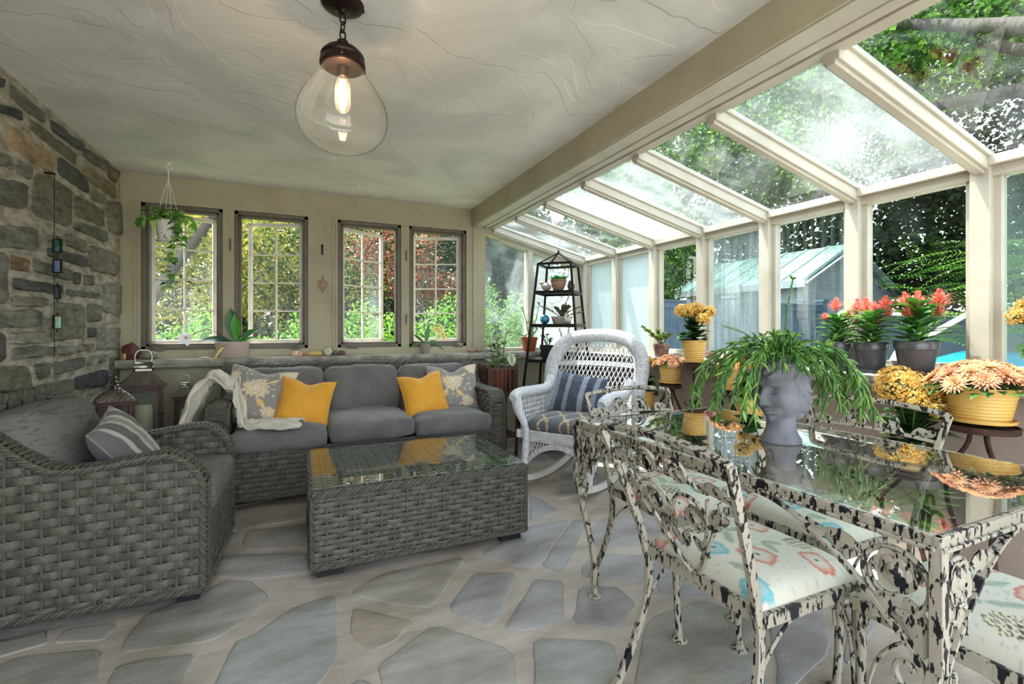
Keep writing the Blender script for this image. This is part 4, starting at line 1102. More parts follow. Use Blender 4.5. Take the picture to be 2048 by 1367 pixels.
# fleece throw over the left arm of the sofa, trailing on the seat
bl = MB()
ridge = [V((-.66, 3.62, .30)), V((-.645, 3.68, .52)), V((-.60, 3.76, .70)), V((-.52, 3.86, .835)), V((-.44, 3.82, .80)), V((-.385, 3.74, .68)), V((-.345, 3.66, .55)), V((-.28, 3.60, .515)), V((-.14, 3.53, .517)), V((.02, 3.50, .512))]
rr = cr(ridge, 8)
def blf(u, v):
    i = u*(len(rr)-1); k = min(int(i), len(rr)-2); p = rr[k]*(1-(i-k))+rr[k+1]*(i-k)
    w = .2+.1*math.sin(u*5+1)
    y = (v-.5)*2
    fold = .022*math.sin(v*15+u*7+2*nz(u*5, v*3))+.014*math.sin(v*29+u*11+2)+.034*nz(u*9, v*7)+.014*nz(u*22, v*17)
    top = sm(.1, .45, u)*(1-sm(.55, .7, u))
    q = p+V((.05*y*(1-u)*.3, y*w*.8, -abs(y)*.05*top))
    nrm = V((-.6*(1-sm(.3, .5, u))+.5*sm(.45, .6, u)*(1-sm(.62, .75, u)), -.35, .75)).normalized()
    q = q+nrm*(fold+.016)
    k = sm(.58, .72, u)
    if k > 0:
        bun = .5+.5*math.sin(v*13+u*19+3*nz(u*7, v*4))
        g = V((p.x+.05*nz(v*3, u*4)+.02*y, p.y+.02+y*(.13+.07*(1-sm(.7, .9, u))+.05*math.sin(u*14))+.02*nz(u*12, v*9), .514+.034*bun*(1-.5*abs(y))+.012*nz(u*20, v*16)))
        q = q*(1-k)+g*k
    if .45 < u <= .62: q.x = max(q.x, -.40+.02*math.sin(v*11))
    if u < .3: q.x = min(q.x, -.556)
    return q
bl.grid(blf, 120, 60)
o = tag(bl.build('throw_blanket', MT['blanket'], None, world=True, solid=.012), 'cream fleece blanket crumpled over the left arm of the sofa', 'blanket')
# ================================================================ WROUGHT IRON DINING SET
IR = MT['iron']
def plane(O, U, T):
    O, U, T = V(O), V(U).normalized(), V(T).normalized()
    return lambda a, b, c=0.: O+U*a+T*b+U.cross(T)*c
def scroll(mb, F, pts, r=.005, c=0.): mb.tube([F(a, b, c) for a, b in pts], r, 6)
def rose(mb, F, cx, cy, R, rg):
    """cast rose: overlapping cupped petals round a bud"""
    for ring, (n, rr, h) in enumerate(((6, 1., .2), (5, .72, .45), (3, .42, .7))):
        for k in range(n):
            a = 2*PI*k/n+ring*.5
            for s in (1, -1):
                vs = []; 
                for i in range(6):
                    for j in range(8):
                        u = i/5; v = j/7*2-1
                        ang = a+v*PI/n*1.15
                        q = R*(rr*.25+rr*.75*u*(1-.25*v*v))
                        vs.append(F(cx+q*math.cos(ang), cy+q*math.sin(ang), s*R*(h*.55*(1-u)**.5+.16*u*u+.03)))
                fs = [(i*8+j, i*8+j+1, i*8+j+9, i*8+j+8) for i in range(5) for j in range(7)]
                mb.add(vs, fs if s > 0 else [tuple(reversed(f)) for f in fs])
    c = F(cx, cy); mb.ell(c, (R*.28,)*3, None, 8, 6)
def ileaf(mb, F, a, b, ang, L, W, c=0.):
    """cast leaf with raised midrib, thick"""
    n = 6
    for s in (1, -1):
        vs = []
        for i in range(n+1):
            t = i/n; w = W/2*math.sin(PI*min(1, t*.95+.05))**.8*(1+.12*math.sin(t*18))
            for k in (-1, 0, 1):
                x = L*t; y = w*k+.12*L*math.sin(t*PI)*.4
                vs.append(F(a+x*math.cos(ang)-y*math.sin(ang), b+x*math.sin(ang)+y*math.cos(ang), c+s*(.004 if k == 0 else .0012)))
        fs = [(i*3+k, i*3+k+1, i*3+k+4, i*3+k+3) for i in range(n) for k in range(2)]
        mb.add(vs, fs if s > 0 else [tuple(reversed(f)) for f in fs])
# ---- seat print
CRM, COR, TEA, SGE, INK = hx('#c8c4b5'), hx('#bb5a42'), hx('#6fa9b0'), hx('#8b9a86'), hx('#4c473f')
def seatprint(seed):
    r = random.Random(seed)
    items = [('p', .35, -.55, .30, COR), ('p', -.35, .25, .30, COR), ('p', .05, .62, .24, TEA), ('p', -.75, -.4, .24, COR), ('h', -.35, -.62, .2, INK), ('h', .62, .35, .22, INK),
             ('l', .35, .02, .5, -.1), ('l', .35, .02, .32, -.35), ('l', .35, .02, .15, .22), ('l', -.62, .68, -.3, .75), ('l', -.1, -.15, -.45, -.05), ('l', -.1, -.15, -.3, -.35), ('p', .85, -.1, .2, COR), ('l', .0, .3, .3, .1), ('p', .8, .85, .24, COR), ('p', -.8, .85, .22, TEA)]
    if seed % 2: items = [(i[0], -i[1], -i[2], *i[3:]) if i[0] != 'l' else ('l', -i[1], -i[2], -i[3], -i[4]) for i in items]
    dots = [(r.uniform(-1, 1), r.uniform(-1, 1)) for _ in range(170)]
    def f(u, v):
        for it in items:
            if it[0] == 'p':
                _, cx, cy, R, c = it; dx, dy = u-cx, (v-cy)*1.25; d = math.hypot(dx, dy)
                if d < R*1.15:
                    a = math.atan2(dy, dx); e = R*(.9+.08*math.sin(a*4+cx*9)+.04*math.sin(a*9+cy*5))
                    if d < e:
                        q = d/e
                        if q < .14: return INK
                        st = abs(math.sin(a*9+1.5*nz(u*7, v*7)))
                        k = sm(.45, 1, q)*(.45+.45*st)+(.12 if q > .3 else 0)+(.45 if c is TEA else 0)
                        if q > .93: k = .95
                        return mixc(CRM, c, min(1, k))
            elif it[0] == 'h':
                _, cx, cy, R, c = it; dx, dy = u-cx, v-cy
                if math.hypot(dx, dy) < R:
                    gx, gy = (dx/R*2.2) % 1-.5, (dy/R*2.2+(int(dx/R*2.2+9) % 2)*.5) % 1-.5
                    q = math.hypot(gx, gy)
                    if .22 < q < .4 or q < .09: return c
                    return mixc(CRM, hx('#cfc79a'), .5)
            else:
                _, ax, ay, bx, by = it; L = math.hypot(bx-ax, by-ay); t = ((u-ax)*(bx-ax)+(v-ay)*(by-ay))/L/L
                if 0 < t < 1:
                    d = abs((u-ax)*(by-ay)-(v-ay)*(bx-ax))/L
                    if d < .07*math.sin(PI*t): return mixc(SGE, CRM, .25 if d > .012 else .0)
        for (x, y) in dots:
            if abs(u-x) < .02 and abs(v-y) < .012: return mixc(CRM, INK, .28)
        return CRM
    return f
def dining_chair(seed):
    """front of the chair towards -y"""
    rg = random.Random(seed)
    t = thing('dining_chair', None, 'chair')
    SW, SD, SZ = .43, .41, .445
    yb, yf = SD/2, -SD/2
    # back frame: bowed stiles carried down into the rear legs
    up = [(.205, yb, .40), (.212, yb+.03, .52), (.232, yb+.095, .70), (.25, yb+.152, .84)]
    dn = [(.205, yb, .42), (.205, yb+.005, .30), (.215, yb+.05, .15), (.225, yb+.115, .01)]
    f = MB()
    for s in (-1, 1): f.bar(cr([(x*s, y, z) for x, y, z in up], 6), .016, .022, up=(0, 1, .3))
    def rail(z, w, y, bow, n=14): return [V((w*(i/n*2-1), y+.015*(1-(i/n*2-1)**2)*0, z+bow*(1-(i/n*2-1)**2))) for i in range(n+1)]
    f.bar(rail(.84, .25, yb+.152, .022), .022, .016, up=(0, .4, 1))
    f.bar(rail(.742, .236, yb+.112, .014), .012, .012, up=(0, .4, 1))
    f.bar([(-.205, yb, .452), (.205, yb, .452)], .012, .012)
    f.build('back_frame', IR, t)
    F = plane((0, yb+.005, .45), (1, 0, 0), (0, .37, .93))
    o = MB()
    # band of scrolls between the two top rails
    for s in (-1, 1):
        scroll(o, F, [(s*p[0], p[1]) for p in spiral(.060, .352, .046, .010, 1.5, PI*.9, 26, -1)], .0052)
        scroll(o, F, [(s*a, b) for a, b in [(.104, .345), (.125, .318), (.155, .318), (.185, .335), (.21, .352)]], .005)
        ileaf(o, F, s*.145, .33, (.35 if s > 0 else PI-.35), .055, .034); ileaf(o, F, s*.185, .328, (.5 if s > 0 else PI-.5), .045, .028)
        rose(o, F, s*.075, .346, .024, rg)
        ileaf(o, F, s*.02, .335, (1.2 if s > 0 else PI-1.2), .045, .026)
        # wings below: a big C scroll holding a rose, leaves trailing
        scroll(o, F, [(s*p[0], p[1]) for p in spiral(.078, .225, .072, .014, 1.35, PI*1.1, 30, -1)], .0055)
        rose(o, F, s*.085, .222, .036, rg)
        ileaf(o, F, s*.125, .205, (.9 if s > 0 else PI-.9), .07, .042); ileaf(o, F, s*.05, .15, (-.9 if s > 0 else PI+.9), .065, .036)
        ileaf(o, F, s*.03, .16, (-1.9 if s > 0 else PI+1.9), .07, .03); ileaf(o, F, s*.155, .25, (.2 if s > 0 else PI-.2), .05, .034)
        # ribs running down to the seat rail
        o.bar([F(s*a, b) for a, b in [(.19, .305), (.185, .25), (.145, .215), (.10, .14), (.055, .06), (.012, .005)]], .006, .012, up=(0, 1, 0))
        o.bar([F(s*a, b) for a, b in [(.15, .30), (.115, .2), (.07, .11), (.03, .03), (.012, .005)]], .005, .009, up=(0, 1, 0))
    o.build('back_scrollwork', IR, t)
    s_ = MB()
    for a, b in (((-.215, yf), (.215, yf)), ((-.215, yb), (.215, yb)), ((-.215, yf), (-.215, yb)), ((.215, yf), (.215, yb))):
        s_.bar([(a[0], a[1], SZ-.01), (b[0], b[1], SZ-.01)], .014, .034)
    s_.bb((-.205, yf, SZ-.022), (.205, yb, SZ-.012))
    for s in (-1, 1):
        s_.tube(bez((s*.2, yf+.03, .19), (s*.2, yf+.03, .40), (s*.2, -.02, .43), (s*.2, .0, .425), 10), .0045, 6)
        s_.tube(bez((s*.207, yb+.045, .19), (s*.2, yb-.01, .36), (s*.2, .06, .43), (s*.2, .0, .425), 10), .0045, 6)
        s_.tube(bez((s*.195, yf, .2), (s*.19, yf, .4), (s*.05, yf, .425), (0, yf, .42), 10), .0045, 6)
    s_.build('seat_frame', IR, t)
    pf = seatprint(seed)
    m = MB(); n = 84
    def top(a, b):
        u, v = a*2-1, b*2-1
        q = (1-abs(u)**5)*(1-abs(v)**5)
        rr = .965+.035*q
        z = SZ+.004+.062*max(0, q)**.42
        return (V((SW/2*u*rr, SD/2*v*rr, z)), pf(u, v))
    m.grid(top, n, n)
    m.build('seat_cushion', MT['fabric'], t)
    for s in (-1, 1):
        L = MB(); pts = cr([(s*.2, yf+.01, SZ-.02), (s*.2, yf+.015, .3), (s*.2, yf+.012, .12), (s*.2, yf+.0, .008)], 5)
        L.tube(pts, .0125, 8); L.tube([F2 for F2 in [V((s*.2, yf-.002+.03*math.cos(a), .385+.03*math.sin(a))) for a in [i/24*1.6*PI for i in range(25)]]], .0045, 6)
        L.lathe([(.030, 0), (.030, .004), (.016, .014), (.012, .02)], (s*.2, yf, 0), 14); L.build('leg', IR, t)
        L = MB(); L.bar(cr([(s*x, y, z) for x, y, z in dn], 6), .016, .022, up=(0, 1, .3))
        L.lathe([(.028, 0), (.028, .004), (.016, .014)], (s*.225, yb+.117, 0), 14); L.build('leg', IR, t)
    return t
c1 = dining_chair(2); c2 = dining_chair(3)
def put(c, x, y, rz, label): c.location = (x, y, 0); c.rotation_euler = (0, 0, rz); c['label'] = label; c['group'] = 'iron dining chairs'; return c
# seat faces: A faces +x, B faces -y, C faces -x, D faces +y
put(c1, 1.245, 1.03, PI/2, 'iron chair on the near left side of the glass table, its whole backrest towards us')
put(c2, 1.49, 1.565, 0, 'iron chair at the far end of the glass table, beside the white rocking chair')
put(copy_tree(c2), 1.78, 1.17, -PI/2, 'iron chair on the window side of the glass table, behind the head planter')
put(copy_tree(c1), 1.545, .575, PI, 'iron chair at the near end of the glass table, bottom right in the photo')
# ---- glass table
TX0, TX1, TY0, TY1, TZ = 1.155, 2.0, .515, 1.86, .742
rt = random.Random(21)
tb = thing('dining_table', 'oblong glass dining table on chipped cream iron legs with rose brackets', 'table', ((TX0+TX1)/2, (TY0+TY1)/2, 0))
f = MB()
for a, b in (((TX0, TY0), (TX1, TY0)), ((TX1, TY0), (TX1, TY1)), ((TX1, TY1), (TX0, TY1)), ((TX0, TY1), (TX0, TY0))):
    A, B = V((*a, 0)), V((*b, 0)); d = (B-A).normalized()*.008
    f.bar([A-d+V((0, 0, TZ-.018)), B+d+V((0, 0, TZ-.018))], .014, .034); f.bar([A+V((0, 0, TZ-.026)), B+V((0, 0, TZ-.026))], .03, .008)
f.build('table_frame', IR, tb, world=True, bevel=.002)
f = MB(); f.bb((TX0+.008, TY0+.008, TZ-.006), (TX1-.008, TY1-.008, TZ)); f.build('glass_top', MT['tableglass'], tb, world=True, smooth=False, bevel=.0015)
for (x, y, sx, sy) in ((TX0, TY0, 1, 1), (TX1, TY0, -1, 1), (TX0, TY1, 1, -1), (TX1, TY1, -1, -1)):
    L = MB()
    L.bar([(x, y, TZ-.02), (x, y, .47)], .024, .024, up=(0, 1, 0))
    pts = cr([(x, y, .49), (x+sx*.006, y+sy*.03, .38), (x+sx*.012, y+sy*.085, .25), (x+sx*.014, y+sy*.115, .16), (x+sx*.012, y+sy*.125, .01)], 5)
    L.bar(pts, .022, .022, up=(1, 0, 0))
    L.lathe([(.032, 0), (.032, .004), (.018, .014)], (x+sx*.012, y+sy*.125, 0), 14)
    L.build('leg', IR, tb, world=True, bevel=.002)
    for U in ((0, sy, 0), (sx, 0, 0)):
        F = plane((x, y, TZ-.03), U, (0, 0, -1)); B = MB()
        k = 1. if U[0] == 0 else .82
        B.bar([F(q_.x, q_.y) for q_ in cr([(a*k, b, 0) for a, b in [(.012, .30), (.03, .245), (.075, .19), (.16, .115), (.26, .05), (.36, .012), (.46, .006)]], 4)], .008, .016, up=V(U).cross(V((0, 0, 1))))
        B.tube(cr([F(p[0]*k, p[1]) for p in [(.012, .30), (.035, .315), (.062, .305), (.075, .28), (.066, .258), (.048, .256), (.042, .268)]], 5), .0065, 7)
        scroll(B, F, [(a*k, b) for a, b in spiral(.078, .088, .068, .058, .9, PI*.5, 30, 1)], .0065)
        scroll(B, F, [(a*k, b) for a, b in spiral(.085, .095, .05, .01, 1.2, PI*1.4, 24, 1)], .005)
        rose(B, F, .072*k, .07, .045, rt)
        ileaf(B, F, .055*k, .12, 1.9, .10, .05); ileaf(B, F, .09*k, .13, 1.1, .07, .04)
        ileaf(B, F, .15*k, .05, -.1, .08, .045); ileaf(B, F, .22*k, .045, .15, .06, .035); ileaf(B, F, .03*k, .16, 1.5, .08, .04)
        B.tube([F(.14*k, .06), F(.2*k, .05), F(.27*k, .03)], .005, 6)
        B.build('corner_bracket', IR, tb, world=True)
# ---- head planter with trailing cactus
bx, by, bz = 1.605, 1.185, TZ
FA = math.atan2(-by, -bx)-math.radians(33)   # the face looks to the left of the camera
pl = thing('head_planter', 'grey concrete planter shaped as a classical head, trailing green cactus spilling over it', 'planter', (bx, by, bz))
h = MB()
def g_(x, s): return math.exp(-(x/s)**2)
def head(a, b):
    az = (a*2-1)*180; el = 90-b*180*.985
    ra, re = math.radians(az), math.radians(el)
    p = V((math.cos(re)*math.cos(ra), math.cos(re)*math.sin(ra), math.sin(re)))
    r = V((.098*p.x, .081*p.y, .118*p.z))
    jaw = 1-.2*sm(-5, -60, el)*(.5+.5*abs(math.sin(ra)))
    r.x *= jaw; r.y *= jaw
    k = 0
    if math.cos(ra) > 0:
        k += .026*g_(az, 7)*sm(24, -8, el)*(1-sm(-9, -15, el)) + .009*g_(abs(az)-9, 5)*g_(el+9, 5)     # nose, nostrils
        k -= .021*g_(abs(az)-21, 10)*g_(el-13, 7); k += .013*g_(abs(az)-21, 8)*g_(el-11.5, 4)-.006*g_(abs(az)-21, 9)*g_(el-8, 1.5)  # sockets, lids
        k += .010*g_(abs(az)-20, 13)*g_(el-24, 3.6)                                                       # brow
        k += .009*g_(az, 12)*g_(el+21, 3)+.010*g_(az, 10)*g_(el+28, 3)-.007*g_(az, 14)*g_(el+24.6, 1.4)   # lips
        k += .012*g_(az, 14)*g_(el+43, 8)-.007*g_(az, 15)*g_(el+34, 3)                                    # chin
        k += .007*g_(abs(az)-42, 14)*g_(el+5, 12)-.004*g_(abs(az)-38, 10)*g_(el+26, 9)                    # cheeks
    hair = max(sm(33, 41, el+5*math.sin(ra*5)), sm(98, 108, abs(az))*sm(-60, -48, el), sm(70, 80, abs(az))*sm(14, 22, el))
    k += hair*(.010+.004*math.sin(az*.16+5*math.sin(el*.09))+.0014*math.sin(el*.7+az*.1+2*math.sin(az*.06)))
    k += .015*g_(abs(az)-86, 7)*g_(el-1, 13)-.013*g_(abs(az)-85, 3)*g_(el+1, 7)
    L = p*k
    return r+L
h.grid(head, 150, 110)
h.xf(Matrix.Translation((bx, by, bz+.178)) @ Matrix.Rotation(FA, 4, 'Z') @ Matrix.Rotation(math.radians(7), 4, 'Y'))
h.lathe([(.066, .0), (.070, .004), (.068, .016), (.059, .03), (.051, .05), (.049, .08), (.053, .11), (.06, .135)], (bx, by, bz), 28, 1, .95)
h.build('head', MT['concrete'], pl, world=True)
rp = random.Random(31)
st = MB()
def cac(pts, L0, c):
    q = resample(cr(pts, 6), .036)
    st.tube(q, .0028, 5, col=c)
    for i in range(1, len(q)):
        t = (q[i]-q[i-1]).normalized()
        for s in range(2 if i < len(q)-1 else 3):
            d = (t*1.1+V((rp.gauss(0, .6), rp.gauss(0, .6), rp.gauss(0, .35)))).normalized()
            cc = mixc(hx('#3a6a2e'), hx('#8cb24e'), rp.random()**1.5)
            b0 = q[i]; L = L0*rp.uniform(.6, 1.15)
            b1 = b0+d*L*.5+V((0, 0, -.06*L)); b2 = b0+d*L+V((0, 0, -.25*L))
            st.tube([b0, b0+d*L*.12, b1, b2], [.0012, .0036, .0042, .0014], 5, col=cc)
gc = hx('#4a7a36')
crown = V((bx, by, bz+.285))
rgt = V((CT, -ST, 0)); fwd = V((ST, CT, 0))
for k in range(46):
    a = rp.uniform(0, 2*PI); sp = rp.uniform(.1, .22); dr = rp.uniform(.02, .2)
    d = rgt*math.cos(a)+fwd*math.sin(a)
    if math.sin(a) < -.35 and abs(math.cos(a)) < .75: sp *= .4; dr *= .05     # kept off the face
    b0 = crown+d*rp.uniform(.02, .06)
    cac([b0, b0+d*sp*.5+V((0, 0, rp.uniform(.03, .09))), b0+d*sp+V((0, 0, .02-dr*.5)), b0+d*(sp+.03)+V((0, 0, -dr))], .038, gc)
for k in range(20):
    s = 1 if k % 3 else -1
    d = (rgt*s*rp.uniform(.85, 1)+fwd*rp.uniform(-.25, .3)).normalized(); sp = rp.uniform(.12, .25)
    b0 = crown+d*.05
    cac([b0, b0+d*sp*.6+V((0, 0, .05)), b0+d*sp+V((0, 0, -.05)), b0+d*(sp+.02)+V((0, 0, rp.uniform(-.12, -.2)))], .042, gc)
for (dx, dy, dz, L) in ((.055, .02, .31, .03), (-.235, .0, .145, .05), (.23, .06, .03, .06)):
    e = crown+rgt*dx+fwd*dy+V((0, 0, dz))
    cac([crown, crown+(e-crown)*.5+V((0, 0, .03)), e], L*.2, gc); cac([e-(e-crown)*.12, e], L, gc)
for k in range(34):
    a = rp.uniform(0, 2*PI); r_ = rp.uniform(.02, .16); d = rgt*math.cos(a)+fwd*math.sin(a)
    if math.sin(a) < -.3: r_ *= .45
    b0 = crown+d*r_*.6+V((0, 0, .03)); cac([b0, b0+d*r_*.5+V((0, 0, rp.uniform(.02, .07))), b0+d*r_+V((rp.gauss(0, .02), rp.gauss(0, .02), rp.uniform(.02, .09)))], .04, gc)
st.build('trailing_cactus', MT['pleaf'], pl, world=True)
# ================================================================ WHITE WICKER ROCKER
rk = random.Random(41)
WW = MT['whitewicker']
RO = V((1.93, 3.12, 0)); RRZ = math.radians(-56)
rt_ = thing('rocking_chair', 'white wicker rocking chair in front of the tall black plant stand', 'rocking chair', RO, RRZ)
def mount(n, mb, m=WW, **k): return mb.build(n, m, rt_, **k)
# runners
for s in (-1, 1):
    m = MB(); pts = [V((s*.255, y, .022+.30*(y-.06)**2)) for y in [-.46+i*.05 for i in range(22)]]
    m.bar(pts, .032, .042, up=(0, 0, 1)); mount('rocker', m, MT['white'], bevel=.004)
    m = MB()
    q = [V((s*.255, -.36, .085)), V((s*.255, -.34, .2)), V((s*.262, -.30, .36)), V((s*.275, -.30, .44)), V((s*.325, -.31, .56)), V((s*.345, -.31, .655))]
    rs = resample(cr(q, 6), .008)
    m.tube(rs, [(.026+.012*sm(.44, .6, p.z)+(.0018 if i % 2 else 0)) for i, p in enumerate(rs)], 10); mount('leg', m)
    m = MB(); q = [V((s*.255, .40, .06)), V((s*.25, .33, .2)), V((s*.25, .26, .42))]
    rs = resample(cr(q, 6), .008); m.tube(rs, [.024+(.0018 if i % 2 else 0) for i in range(len(rs))], 10); mount('leg', m)
    # arms: rolled, wrapped tops
    m = MB(); q = [V((s*.345, -.36, .645)), V((s*.35, -.25, .672)), V((s*.345, .0, .668)), V((s*.335, .17, .675)), V((s*.345, .26, .75))]
    rs = resample(cr(q, 8), .009); m.tube(rs, [.040*(.75+.25*sm(0, .04, i*.009))+(.002 if i % 2 else 0) for i in range(len(rs))], 12)
    mount('arm', m)
def lattice(mb, poly, F, step=.032, r=.0035, ang=62, lift=.003):
    """two crossing families of canes clipped to an outline"""
    xs = [p[0] for p in poly]; ys = [p[1] for p in poly]
    cx, cy = (min(xs)+max(xs))/2, (min(ys)+max(ys))/2; R = math.hypot(max(xs)-min(xs), max(ys)-min(ys))/2+.02
    for sg in (-1, 1):
        a = math.radians(90-sg*(90-ang)); d = (math.cos(a), math.sin(a)); n = (-d[1], d[0])
        k = -int(R/step)
        while k*step <= R:
            run = []; L = -R
            while L <= R:
                x, y = cx+n[0]*k*step+d[0]*L, cy+n[1]*k*step+d[1]*L
                if inside(poly, x, y): run.append(F(x, y, sg*lift))
                else:
                    if len(run) > 1: mb.tube(run, r, 5, caps=False)
                    run = []
                L += .018
            if len(run) > 1: mb.tube(run, r, 5, caps=False)
            k += 1
# back: wide wrapped arch
BK_ = [(-.335, .44), (-.365, .58), (-.395, .74), (-.395, .88), (-.345, 1.00), (-.24, 1.075), (-.1, 1.10)]
BK_ = BK_+[(-x, z) for x, z in reversed(BK_)]
def backY(z): return .245+.30*(z-.44)+.06*(z-.44)**2
rs = resample(cr([V((x, backY(z), z)) for x, z in BK_], 10), .011)
m = MB()
for i, p in enumerate(rs):
    a = rs[max(i-1, 0)]; b = rs[min(i+1, len(rs)-1)]; t = (b-a).normalized()
    w = .052*(1 if i not in (0, len(rs)-1) else .8)
    o_ = V((0, -.3, 0)); nrm = V((0, -1, .3)).normalized(); sd = t.cross(nrm).normalized()
    ring = [p+sd*(w*math.cos(q))+nrm*(.038*math.sin(q)) for q in [k*2*PI/12 for k in range(12)]]
    m.tube(ring, .0068 if i % 2 else .0058, 5, closed=True)
m.tube(rs, .036, 10)
mount('back_frame', m)
m = MB()
inner = [(x*.86, .44+(z-.44)*.935) for x, z in BK_]
FB = lambda x, z, c=0.: V((x, backY(z)-c+.004, z))
lattice(m, inner, FB, .034, .0042, 64)
for z in (.66, .86):
    w = max(abs(x) for x, zz in inner if abs(zz-z) < .2)
    for dz in (-.014, -.005, .004, .013): m.tube([FB(-w+2*w*i/20, z+dz+.012*(1-(i/10-1)**2), -.001) for i in range(21)], .0055, 5)
m.tube(cr([FB(x, z) for x, z in inner], 8), .009, 6)
mount('back_lattice', m)
# seat rim, skirt with an arched lower edge, arm panels
m = MB()
for k, z in enumerate((.405, .393, .381, .369, .357)): m.tube(cr([(-.29, -.30, z), (.29, -.30, z), (.30, -.26, z), (.27, .26, z), (-.27, .26, z), (-.30, -.26, z)], 5, True), .0075, 6, closed=True)
m.box((0, -.02, .392), (.54, .52, .016))
mount('seat', m)
arch = lambda x: .30-.15*(abs(x)/.27)**2.2
m = MB()
poly = [(-.27, .36), (.27, .36)]+[(.27-.54*i/16, arch(.27-.54*i/16)) for i in range(17)]
lattice(m, poly, lambda x, z, c=0.: V((x, -.305-c, z)), .022, .0038, 70)
for dz in (0, .012, .024): m.tube([V((x, -.305, arch(x)+dz)) for x in [-.27+.54*i/24 for i in range(25)]], .0075, 6)
for z in (.35, .338): m.tube([(-.27, -.307, z), (.27, -.307, z)], .006, 6)
for s in (-1, 1):
    for x, y0, y1 in ((s*.272, -.30, .26),):
        a2 = lambda y: .31-.13*(abs(y+.02)/.28)**2.2
        poly = [(y0, .36), (y1, .36)]+[(y1-(y1-y0)*i/16, a2(y1-(y1-y0)*i/16)) for i in range(17)]
        lattice(m, poly, lambda y, z, c=0.: V((x+c, y, z)), .024, .0038, 70)
        for dz in (0, .012): m.tube([V((x, y, a2(y)+dz)) for y in [y0+(y1-y0)*i/20 for i in range(21)]], .0075, 6)
mount('skirt', m)
for s in (-1, 1):
    m = MB()
    poly = [(-.29, .40), (.24, .40), (.255, .66), (-.30, .65)]
    lattice(m, poly, lambda y, z, c=0.: V((s*(.285+.055*(z-.40)/.25)+c, y, z)), .026, .0038, 68)
    for z in (.41, .425): m.tube([V((s*.287, -.3, z)), V((s*.287, .25, z))], .007, 6)
    mount('arm_panel', m)
def loc2w(p): return Matrix.Translation(RO) @ Matrix.Rotation(RRZ, 4, 'Z') @ V(p)
RM = Matrix.Rotation(RRZ, 3, 'Z')
# seat pad with an ogee trellis print
def ogee(u, v, t):
    x, y = u*3.1, v*2.4+.5
    d1 = abs(((y*.5+.22*math.sin(x*PI)+.0) % 1)-.5); d2 = abs(((y*.5-.22*math.sin(x*PI)+.5) % 1)-.5)
    q = min(d1, d2)
    return hx('#d3a83f') if q < .028 else hx('#c9c3b0') if q < .045 else hx('#5c6169') if q > .06 else hx('#7a7c7c')
m = MB()
m.rbox((.53, .54, .085), .04, (0, 0, 0), None, 46, .022, .004, 2., 5, colfn=ogee)
m.xf(Matrix.Translation(loc2w((0, -.035, .458))) @ Matrix.Rotation(RRZ, 4, 'Z') @ Matrix.Rotation(math.radians(2), 4, 'X'))
tag(m.build('seat_pad', MT['fabric'], None, world=True), 'slate seat pad with a yellow trellis print on the white rocking chair', 'cushion')
def bluestripe(u, v):
    x = (u*.5+.5)*1.0
    for a, b, c in ((0, .12, '#7b8494'), (.12, .27, '#3f4552'), (.27, .36, '#7f8898'), (.36, .58, '#474c59'), (.58, .68, '#8a93a2'), (.68, .83, '#3d434f'), (.83, .92, '#7f8898'), (.92, 1.01, '#454b57')):
        if a <= x < b: return hx(c)
    return hx('#3f4552')
ce = loc2w((-.03, .10, .64))
P('throw_pillow', 'navy and silver striped pillow on the white rocking chair', .42, .34, .14, basis(ce, RM @ V((1, .08, -.12)), RM @ V((.1, .42, .9))), bluestripe, MT['fabric'], 56, None, 6, 0)
# ================================================================ PLANTS, POTS AND STANDS
def blade_tuft(mb, c, n, L, W, rg, cols, up=.7, droop=.5, spread=1.): 
    for k in range(n):
        a = 2*PI*k/n+rg.uniform(-.3, .3)
        d = V((math.cos(a)*spread, math.sin(a)*spread, rg.uniform(up*.5, up*1.5)))
        mb.leaf(V(c), d, L*rg.uniform(.7, 1.15), W*rg.uniform(.8, 1.2), droop=droop*rg.uniform(.5, 1.3), col=jit(rg.choice(cols), rg, .18))
def pot_prof(r0, r1, h, rim=.0, t=.006):
    return [(r0*.85, 0), (r0, .004), (r0+(r1-r0)*.78, h*.78), (r1, h*.79 if rim else h*.9), (r1+rim*.3, h-.003), (r1-t*.4, h), (r1-t, h-.004), (r1-t*1.6, h*.8)]
def soil(c, r, h, parent): 
    s = MB(); s.lathe([(r, 0), (r*.6, .006), (0, .008)], (c[0], c[1], c[2]+h), 16); return s.build('soil', MT['soil'], parent, world=True)
